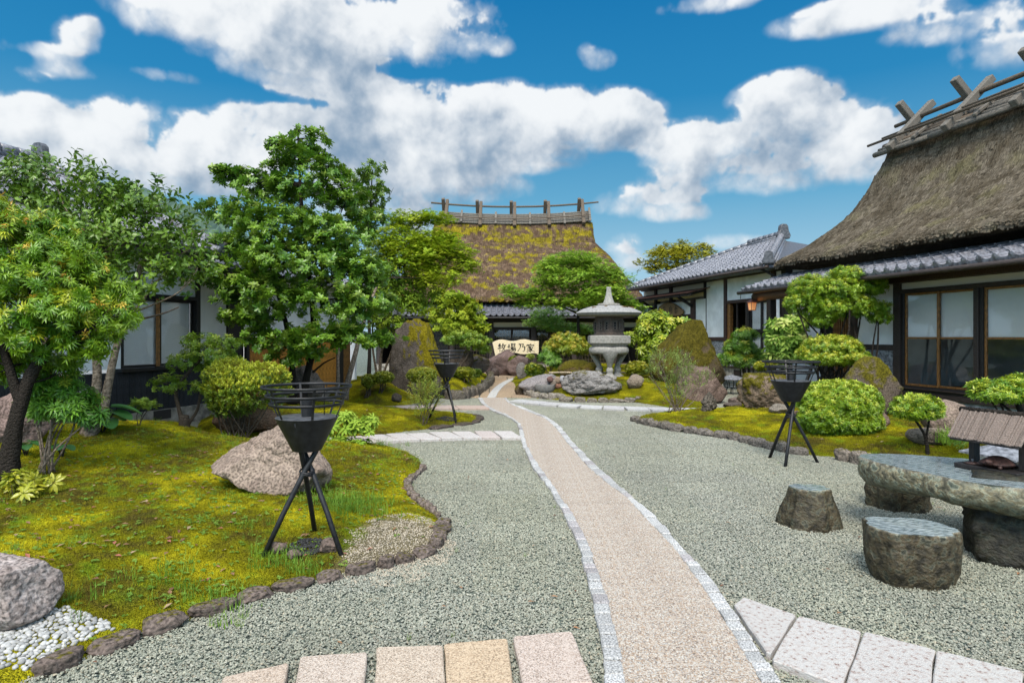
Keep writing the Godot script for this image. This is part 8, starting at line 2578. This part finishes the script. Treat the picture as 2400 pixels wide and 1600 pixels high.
	plant("potted_plant", "pale green potted plant under the right end of the name board", "plant", Vector3(0.745, 0.513, -26), "azalea", [[Vector3(0.745, 0.756, -26), Vector3(0.156, 0.104, 0.156)]], 300.0, Color(0.2, 0.3, 0.06), Color(0.34, 0.42, 0.1), {"size": 1.8, "gap": -1.0})
	plant("aucuba_shrub", "tall yellow-green broad-leaved shrub right of the stone lantern", "shrub", Vector3(4.6, 0.364, -20), "aucuba", [[Vector3(4.533, 2.164, -20), Vector3(0.44, 0.227, 0.44)], [Vector3(4.24, 1.831, -20), Vector3(0.4, 0.293, 0.4)], [Vector3(4.933, 1.937, -20), Vector3(0.48, 0.24, 0.48)], [Vector3(4.6, 1.431, -20), Vector3(0.587, 0.347, 0.587)], [Vector3(4.267, 1.057, -20), Vector3(0.36, 0.293, 0.36)], [Vector3(5.333, 1.991, -20), Vector3(0.24, 0.147, 0.24)], [Vector3(5.04, 1.271, -20), Vector3(0.373, 0.293, 0.373)], [Vector3(4.733, 0.831, -20), Vector3(0.48, 0.267, 0.48)]], 52.0, Color(0.09, 0.17, 0.015), Color(0.22, 0.29, 0.025), {"stems": 8, "r": 0.02, "inner": 0.4, "up": 0.4, "size": 1.0, "tips": 0.3, "tip": Color(0.36, 0.38, 0.04)})
	plant("aucuba_shrub", "small sprig of broad leaves reaching past the stone lantern's platform", "shrub", Vector3(3.628, 0.407, -19.3), "aucuba", [[Vector3(3.577, 1.54, -19.3), Vector3(0.206, 0.167, 0.206)]], 80.0, Color(0.1, 0.18, 0.015), Color(0.24, 0.3, 0.025), {"stems": 3, "r": 0.012, "size": 0.85})
	plant("clipped_dome", "yellowish clipped dome right of the stone lantern's feet", "shrub", Vector3(3.528, 0.368, -18), "pad", [[Vector3(3.528, 0.68, -18), Vector3(0.324, 0.18, 0.324)]], 800.0, Color(0.09, 0.13, 0.012), Color(0.2, 0.22, 0.02), {"stems": 5, "r": 0.014, "inner": 0.75, "size": 1.8, "gap": -0.5, "tips": 0.5, "tip": Color(0.3, 0.29, 0.03)})
	plant("wispy_shrub", "wispy grey-green shrub with thin pale stems at the tip of the right moss bed", "shrub", Vector3(3.217, 0.044, -12.5), "twig", [[Vector3(2.877, 1.148, -12.4), Vector3(0.231, 0.165, 0.231)], [Vector3(3.241, 1.082, -12.4), Vector3(0.314, 0.198, 0.314)], [Vector3(3.489, 0.834, -12.4), Vector3(0.265, 0.165, 0.265)], [Vector3(3.1, 0.668, -12.4), Vector3(0.331, 0.198, 0.331)], [Vector3(3.803, 0.784, -12.4), Vector3(0.165, 0.083, 0.165)], [Vector3(2.728, 0.9, -12.4), Vector3(0.182, 0.149, 0.182)], [Vector3(3.323, 0.486, -12.4), Vector3(0.231, 0.132, 0.231)], [Vector3(3.637, 0.627, -12.4), Vector3(0.149, 0.116, 0.149)]], 220.0, Color(0.12, 0.22, 0.06), Color(0.26, 0.38, 0.14), {"mat": "leaf_soft", "stems": 17, "r": 0.011, "bark": "bark_pale", "foot": 0.06, "inner": 0.1, "size": 0.95, "gap": -0.05, "gapfreq": 3.0, "up": 0.6})
	plant("rhododendron", "dark green rhododendron with branching trunk before the middle house window", "shrub", Vector3(6.992, 0.147, -19), "rhodo", [[Vector3(6.867, 1.629, -18.9), Vector3(0.353, 0.202, 0.353)], [Vector3(6.741, 1.289, -18.9), Vector3(0.479, 0.239, 0.479)], [Vector3(6.527, 0.961, -18.9), Vector3(0.403, 0.202, 0.403)], [Vector3(7.207, 1.062, -18.9), Vector3(0.252, 0.214, 0.252)], [Vector3(6.868, 0.914, -18.8), Vector3(0.401, 0.201, 0.401)]], 100.0, Color(0.04, 0.12, 0.014), Color(0.12, 0.24, 0.025), {"stems": 7, "r": 0.03, "size": 1.1, "tips": 0.2, "tip": Color(0.36, 0.35, 0.05)})
	plant("hydrangea_shrub", "pale green large-leaved shrub below the porch lamp", "shrub", Vector3(6.677, 0.636, -15.6), "aucuba", [[Vector3(6.51, 1.799, -15.5), Vector3(0.351, 0.207, 0.351)], [Vector3(6.841, 1.903, -15.5), Vector3(0.331, 0.207, 0.331)], [Vector3(6.407, 1.469, -15.5), Vector3(0.289, 0.248, 0.289)], [Vector3(6.768, 1.469, -15.5), Vector3(0.393, 0.269, 0.393)], [Vector3(6.562, 1.107, -15.5), Vector3(0.331, 0.186, 0.331)]], 80.0, Color(0.11, 0.24, 0.05), Color(0.24, 0.4, 0.09), {"mat": "leaf_soft", "stems": 8, "r": 0.014, "inner": 0.4, "size": 0.95, "tips": 0.3, "tip": Color(0.4, 0.5, 0.18)})
	plant("trimmed_tree", "tall bright green trimmed tree with several dark trunks before the right house", "tree", Vector3(6.975, 0.541, -13.5), "azalea", [[Vector3(7.117, 2.908, -13.6), Vector3(0.345, 0.163, 0.345)], [Vector3(6.347, 2.591, -13.6), Vector3(0.417, 0.29, 0.417)], [Vector3(6.891, 2.573, -13.6), Vector3(0.508, 0.29, 0.508)], [Vector3(7.571, 2.682, -13.6), Vector3(0.381, 0.236, 0.381)], [Vector3(6.183, 2.283, -13.6), Vector3(0.363, 0.236, 0.363)], [Vector3(6.709, 2.192, -13.6), Vector3(0.471, 0.245, 0.471)], [Vector3(7.271, 2.228, -13.6), Vector3(0.417, 0.227, 0.417)], [Vector3(7.752, 2.192, -13.6), Vector3(0.29, 0.181, 0.29)], [Vector3(6.546, 1.92, -13.6), Vector3(0.29, 0.136, 0.29)], [Vector3(7.758, 1.981, -13.5), Vector3(0.234, 0.126, 0.234)], [Vector3(6.029, 2.392, -13.6), Vector3(0.218, 0.163, 0.218)]], 560.0, y0, y1, {"stems": 14, "r": 0.028, "bark": "bark_dark", "foot": 0.3, "inner": 0.55, "tips": 0.5, "tip": yt, "size": 1.15, "gap": -0.25, "ragged": 0.18, "spike": 0.12})
	plant("azalea_bush", "mushroom-shaped bright azalea in front of the tall trimmed tree", "shrub", Vector3(6.267, 0.619, -12.5), "azalea", [[Vector3(6.3, 1.393, -12.6), Vector3(0.554, 0.218, 0.554)], [Vector3(5.88, 1.241, -12.6), Vector3(0.286, 0.168, 0.286)], [Vector3(6.77, 1.199, -12.6), Vector3(0.252, 0.168, 0.252)], [Vector3(6.25, 1.177, -12.5), Vector3(0.667, 0.133, 0.667)]], 580.0, y0, Color(0.2, 0.3, 0.02), {"stems": 16, "r": 0.022, "bark": "bark_dark", "foot": 0.25, "inner": 0.6, "tips": 0.6, "tip": Color(0.38, 0.4, 0.04), "size": 1.12})
	plant("clipped_dome", "small yellow flat-topped bush behind the right brazier's basket", "shrub", Vector3(6.029, 0.539, -15.2), "pad", [[Vector3(6.039, 0.914, -15.2), Vector3(0.233, 0.081, 0.233)], [Vector3(5.898, 0.843, -15.2), Vector3(0.122, 0.061, 0.122)]], 700.0, Color(0.13, 0.18, 0.012), Color(0.28, 0.3, 0.02), {"stems": 7, "r": 0.008, "foot": 0.1, "inner": 0.6, "size": 1.6, "tips": 0.7, "tip": Color(0.42, 0.4, 0.03)})
	plant("dome_shrub", "big round bright green dome shrub on the right moss bed", "shrub", Vector3(4.915, 0.008, -9.6), "azalea", [[Vector3(4.915, 0.591, -9.6), Vector3(0.55, 0.346, 0.55)], [Vector3(4.595, 0.636, -9.6), Vector3(0.294, 0.269, 0.294)], [Vector3(5.222, 0.584, -9.6), Vector3(0.307, 0.282, 0.307)], [Vector3(4.915, 0.335, -9.6), Vector3(0.576, 0.23, 0.576)], [Vector3(4.575, 0.424, -9.4), Vector3(0.313, 0.263, 0.313)], [Vector3(5.076, 0.392, -9.4), Vector3(0.301, 0.251, 0.301)]], 1000.0, y0, y1, {"stems": 9, "r": 0.03, "bark": "bark_dark", "foot": 0.25, "inner": 0.75, "tips": 0.5, "tip": yt, "size": 0.98, "gap": -0.5, "bare": 0.25, "ragged": 0.07})
	t = plant("ball_tree", "small ball-headed tree with forked trunk left of the little shelter", "tree", Vector3(5.26, 0.117, -8.1), "azalea", [[Vector3(5.119, 0.743, -8.1), Vector3(0.281, 0.119, 0.281)], [Vector3(4.968, 0.678, -8.1), Vector3(0.162, 0.108, 0.162)], [Vector3(5.303, 0.678, -8.1), Vector3(0.151, 0.108, 0.151)], [Vector3(5.13, 0.635, -8.1), Vector3(0.281, 0.086, 0.281)]], 800.0, y0, y1, {"stems": 0, "inner": 0.6, "tips": 0.6, "tip": yt, "size": 0.9})
	trunk = [Vector3(5.27, 0.084, -8.1), Vector3(5.249, 0.262, -8.1), Vector3(5.216, 0.37, -8.1), Vector3(5.13, 0.505, -8.1), Vector3(5.022, 0.64, -8.1)]
	wood(t, "trunk", [[trunk, 0.024, 0.012], [[Vector3(5.249, 0.289, -8.1), Vector3(5.27, 0.451, -8.1), Vector3(5.303, 0.586, -8.1), Vector3(5.319, 0.694, -8.1)], 0.015, 0.008]], "bark_dark")
	limbs(t, trunk.slice(1) + [Vector3(5.27, 0.451, -8.1)], [[Vector3(5.119, 0.743, -8.1), Vector3(0.281, 0.119, 0.281)], [Vector3(4.968, 0.678, -8.1), Vector3(0.162, 0.108, 0.162)], [Vector3(5.303, 0.678, -8.1), Vector3(0.151, 0.108, 0.151)], [Vector3(5.211, 0.721, -8.1), Vector3(0.108, 0.108, 0.108)], [Vector3(4.914, 0.694, -8.1), Vector3(0.108, 0.108, 0.108)]], 0.008, "bark_dark")
	t = plant("bonsai_tree", "flat-crowned bright pruned tree at the right edge behind the stone table", "tree", Vector3(5.483, 0.162, -6.9), "azalea", [[Vector3(5.472, 1.001, -7.2), Vector3(0.278, 0.115, 0.278)], [Vector3(5.784, 1.035, -7.2), Vector3(0.269, 0.125, 0.269)], [Vector3(5.328, 0.944, -7.2), Vector3(0.163, 0.067, 0.163)], [Vector3(5.46, 0.957, -7), Vector3(0.28, 0.075, 0.28)], [Vector3(6.048, 1.011, -7.2), Vector3(0.24, 0.125, 0.24)]], 600.0, Color(0.06, 0.15, 0.012), Color(0.15, 0.28, 0.02), {"stems": 0, "inner": 0.65, "tips": 0.5, "tip": yt, "size": 1.05})
	trunk = [Vector3(5.502, 0.116, -6.9), Vector3(5.532, 0.429, -6.95), Vector3(5.591, 0.701, -7), Vector3(5.623, 0.854, -7.1), Vector3(5.76, 0.963, -7.2)]
	wood(t, "trunk", [[trunk, 0.045, 0.025], [[Vector3(5.572, 0.677, -7), Vector3(5.514, 0.783, -7.1), Vector3(5.472, 0.891, -7.2)], 0.02, 0.01], [[Vector3(5.46, 0.677, -7), Vector3(5.453, 0.783, -7.1), Vector3(5.472, 0.939, -7.2)], 0.016, 0.008], [[Vector3(5.376, 0.677, -7), Vector3(5.387, 0.783, -7.1), Vector3(5.376, 0.915, -7.2)], 0.014, 0.008]], "bark_dark")
	plant("leafy_plant", "strap-leaved green plant between the light brown boulder and the shelter", "plant", Vector3(5.642, 0.208, -8.2), "grass", [[Vector3(5.642, 0.23, -8.2), Vector3(0.142, 0.033, 0.142)]], 260.0, Color(0.07, 0.16, 0.02), Color(0.15, 0.28, 0.04), {"size": 1.7, "up": 0.9, "gap": -1.0})

func big_leaves(called: String, label: String, at: Vector3, list: Array, seed_: int):
	var t := thing(called, label, "plant", on_ground(at))
	var r := RandomNumberGenerator.new()
	r.seed = seed_
	for q in list:
		var out := Vector3(cos(q[0]), 0, sin(q[0]))
		var side := Vector3(-sin(q[0]), 0, cos(q[0]))
		var l: float = q[1]
		var base := out * l * 0.5 + Vector3(0, q[2] + l * 0.35, 0)
		var st := begin(false)
		var rows := []
		for i in 9:
			var f := i / 8.0
			var w := l * 0.42 * sqrt(maxf(0.0, 1.0 - pow(absf(f - 0.42) / 0.6, 2.2)))
			var p := base + out * l * (f - 0.25) + Vector3(0, -0.35 * l * f * f, 0)
			rows.append([p - side * w + Vector3(0, w * 0.22, 0), p - side * w * 0.5 + Vector3(0, w * 0.04, 0), p, p + side * w * 0.5 + Vector3(0, w * 0.04, 0), p + side * w + Vector3(0, w * 0.22, 0)])
		var v := r.randf_range(0.8, 1.2)
		st.set_color(Color(0.055 * v, 0.16 * v, 0.04 * v))
		for i in 8:
			for k in 4:
				quad(st, rows[i][k], rows[i + 1][k], rows[i + 1][k + 1], rows[i][k + 1])
		obj("leaf", done(st), M.leaf_gloss, t)
		obj("stalk", tube_mesh([Vector3(0, -0.02, 0), base * 0.6 + Vector3(0, 0.02, 0), base], [0.007, 0.006, 0.004], 5), M.bark, t)

# ---------------------------------------------------------------- moss tufts, grass, clover, fallen leaves

func make_ground_cover():
	var r := RandomNumberGenerator.new()
	r.seed = 606
	var dens := [900.0, 420.0, 300.0, 220.0, 220.0, 480.0]
	var sets := [[[], PackedColorArray()], [[], PackedColorArray()]]
	var clover := [[[], PackedColorArray()], [[], PackedColorArray()]]
	var grass := [[[], PackedColorArray()], [[], PackedColorArray()]]
	var litter := [[], PackedColorArray()]
	var pebbles := PackedVector2Array([Vector2(-2.568, -3.106), Vector2(-2.649, -3.312), Vector2(-2.618, -3.415), Vector2(-2.597, -3.557), Vector2(-2.405, -3.536), Vector2(-2.219, -3.485), Vector2(-2.113, -3.415), Vector2(-2.168, -3.335), Vector2(-2.202, -3.231), Vector2(-2.272, -3.098), Vector2(-2.267, -2.982), Vector2(-2.252, -2.815), Vector2(-2.364, -2.815)])
	for q in beds.size():
		var b = beds[q]
		var n := int((b.hi.x - b.lo.x) * (b.hi.y - b.lo.y) * dens[q])
		for i in n:
			var x := r.randf_range(b.lo.x, b.hi.x)
			var z := r.randf_range(b.lo.y, b.hi.y)
			if absf(x) > -z * 0.86 + 0.4:
				continue
			# thinner farther off
			if z < -6.0 and r.randf() > 6.0 / -z * 1.1:
				continue
			var h := bed_h(b, x, z)
			if h < 0.012 or Geometry2D.is_point_in_polygon(Vector2(x, z), pebbles):
				continue
			var e := 0.05
			var nrm := Vector3(bed_h(b, x - e, z) - bed_h(b, x + e, z), 2.0 * e, bed_h(b, x, z - e) - bed_h(b, x, z + e)).normalized()
			var up := (nrm + Vector3(r.randfn(), 0, r.randfn()) * 0.12).normalized()
			var side := up.cross(Vector3(r.randfn(), 0.1, r.randfn())).normalized()
			var basis := Basis(side, up, side.cross(up))
			var c := moss_color(x, z)
			var bare := noise.get_noise_2d(x * 1.3 + 50.0, z * 1.3)
			# a sandy bare patch near the front edge of the near bed
			if q == 0 and Vector2((x + 0.84) / 0.34, (z + 4.8) / 0.6).length() < 1.0 + bare * 0.6 and r.randf() < 0.82:
				continue
			var s := r.randf_range(0.5, 1.0) * (1.0 if z > -7.0 else 1.5)
			var k := r.randi() % 2
			sets[k][0].append(Transform3D(basis.scaled(Vector3.ONE * s), Vector3(x, h - 0.003, z)))
			sets[k][1].append(c * r.randf_range(0.8, 1.35))
			if q == 0 and r.randf() < 0.1 + maxf(0.0, bare) * 0.5:
				clover[k][0].append(Transform3D(basis.scaled(Vector3.ONE * r.randf_range(0.5, 1.1)), Vector3(x, h + 0.012, z)))
				clover[k][1].append(Color(0.1, 0.21, 0.02).lerp(Color(0.22, 0.34, 0.05), r.randf()))
			var gn := noise.get_noise_2d(x * 0.9, z * 0.9 + 70.0)
			if gn > 0.22 and r.randf() < 0.02 + (0.03 if q == 0 else 0.0):
				grass[k][0].append(Transform3D(basis.scaled(Vector3.ONE * r.randf_range(0.35, 0.95)), Vector3(x, h, z)))
				grass[k][1].append(Color(0.12, 0.24, 0.02).lerp(Color(0.26, 0.4, 0.05), r.randf()))
			if r.randf() < (0.022 if q == 0 else 0.008):
				litter[0].append(Transform3D(basis.rotated(Vector3.UP, r.randf() * TAU), Vector3(x, h + 0.018, z)))
				litter[1].append([Color(0.3, 0.17, 0.09), Color(0.2, 0.1, 0.06), Color(0.42, 0.3, 0.18), Color(0.4, 0.15, 0.1)][r.randi() % 4])
	for k in 2:
		scatter("moss", leaf_kind["moss"][k], M.tuft, sets[k][0], sets[k][1])
		scatter("clover", leaf_kind["clover"][k], M.leaf_soft, clover[k][0], clover[k][1])
		scatter("grass", leaf_kind["grass"][k], M.leaf_soft, grass[k][0], grass[k][1])
	# grass behind the wedge boulder, at the brazier, along the edging
	var more := [[], PackedColorArray()]
	for q in [[-1.5, -5.7, 0.35, 60], [-1.2, -5.5, 0.25, 30], [-1.9, -9.15, 0.4, 30], [-1.62, -4.35, 0.14, 14], [-1.35, -4.25, 0.12, 10], [-2.2, -3.85, 0.3, 16], [-1.75, -3.75, 0.25, 16]]:
		for i in q[3]:
			var x: float = q[0] + r.randfn() * q[2] * 0.5
			var z: float = q[1] + r.randfn() * q[2] * 0.5
			more[0].append(Transform3D(Basis(Vector3.UP, r.randf() * TAU).scaled(Vector3.ONE * r.randf_range(0.5, 1.2)), Vector3(x, ground_h(x, z), z)))
			more[1].append(Color(0.12, 0.25, 0.02).lerp(Color(0.25, 0.4, 0.05), r.randf()))
	for i in 46:
		var z := -r.randf_range(3.1, 9.0)
		var x := r.randf_range(-0.75, 0.75) * -z
		if ground_h(x, z) < 0.01:
			more[0].append(Transform3D(Basis(Vector3.UP, r.randf() * TAU).scaled(Vector3.ONE * r.randf_range(0.12, 0.3)), Vector3(x, 0.004, z)))
			more[1].append(Color(0.2, 0.34, 0.03))
	scatter("grass", leaf_kind["grass"][0], M.leaf_soft, more[0], more[1])
	# fallen leaves, on moss and gravel
	var st := begin()
	leaf(st, Vector3(-0.028, 0, 0), Vector3.RIGHT, Vector3.UP, 0.058, 0.026, 0.1, Color.WHITE)
	var lm := done(st)
	for i in 110:
		var z := -r.randf_range(2.9, 12.0)
		var x := r.randf_range(-0.8, 0.8) * -z
		litter[0].append(Transform3D(Basis(Vector3.UP, r.randf() * TAU).scaled(Vector3.ONE * r.randf_range(0.5, 0.9)), Vector3(x, ground_h(x, z) + 0.016, z)))
		litter[1].append([Color(0.3, 0.17, 0.09), Color(0.2, 0.1, 0.06), Color(0.4, 0.2, 0.1)][r.randi() % 3])
	scatter("fallen_leaves", lm, M.leaf_soft, litter[0], litter[1])
	# pale sand grains on the bare patch, ash under the brazier
	var grains := [[], PackedColorArray()]
	var st2 := begin()
	bx(st2, Vector3.ZERO, Vector3(1, 0.7, 0.9), Basis(Vector3(1, 2, 3).normalized(), 0.8), 0.25)
	var gm := done(st2)
	for i in 5200:
		var a := r.randf() * TAU
		var d := sqrt(r.randf()) * 1.15
		var x := -0.84 + cos(a) * d * 0.36
		var z := -4.8 + sin(a) * d * 0.64
		if noise.get_noise_2d(x * 4.0, z * 4.0) + (1.0 - d) < -0.1:
			continue
		grains[0].append(Transform3D(Basis(Vector3.UP, r.randf() * TAU).scaled(Vector3.ONE * r.randf_range(0.004, 0.011)), Vector3(x, ground_h(x, z) + 0.004, z)))
		var v := r.randf_range(0.35, 0.62)
		grains[1].append(Color(v, v * 0.86, v * 0.66))
	scatter("sand", gm, M.gravel_stone, grains[0], grains[1])
	var ash := [[], PackedColorArray()]
	for q in [[-1.475, -4.6, 0.13], [-1.2, -11.75, 0.2]]:
		for i in 420:
			var a := r.randf() * TAU
			var d: float = sqrt(r.randf()) * q[2]
			var x: float = q[0] + cos(a) * d
			var z: float = q[1] + sin(a) * d
			ash[0].append(Transform3D(Basis(Vector3.UP, r.randf() * TAU).scaled(Vector3.ONE * r.randf_range(0.008, 0.02)), Vector3(x, ground_h(x, z) + 0.012, z)))
			var v := r.randf_range(0.015, 0.06)
			ash[1].append(Color(v, v, v))
	scatter("charcoal_bits", gm, M.gravel_stone, ash[0], ash[1])
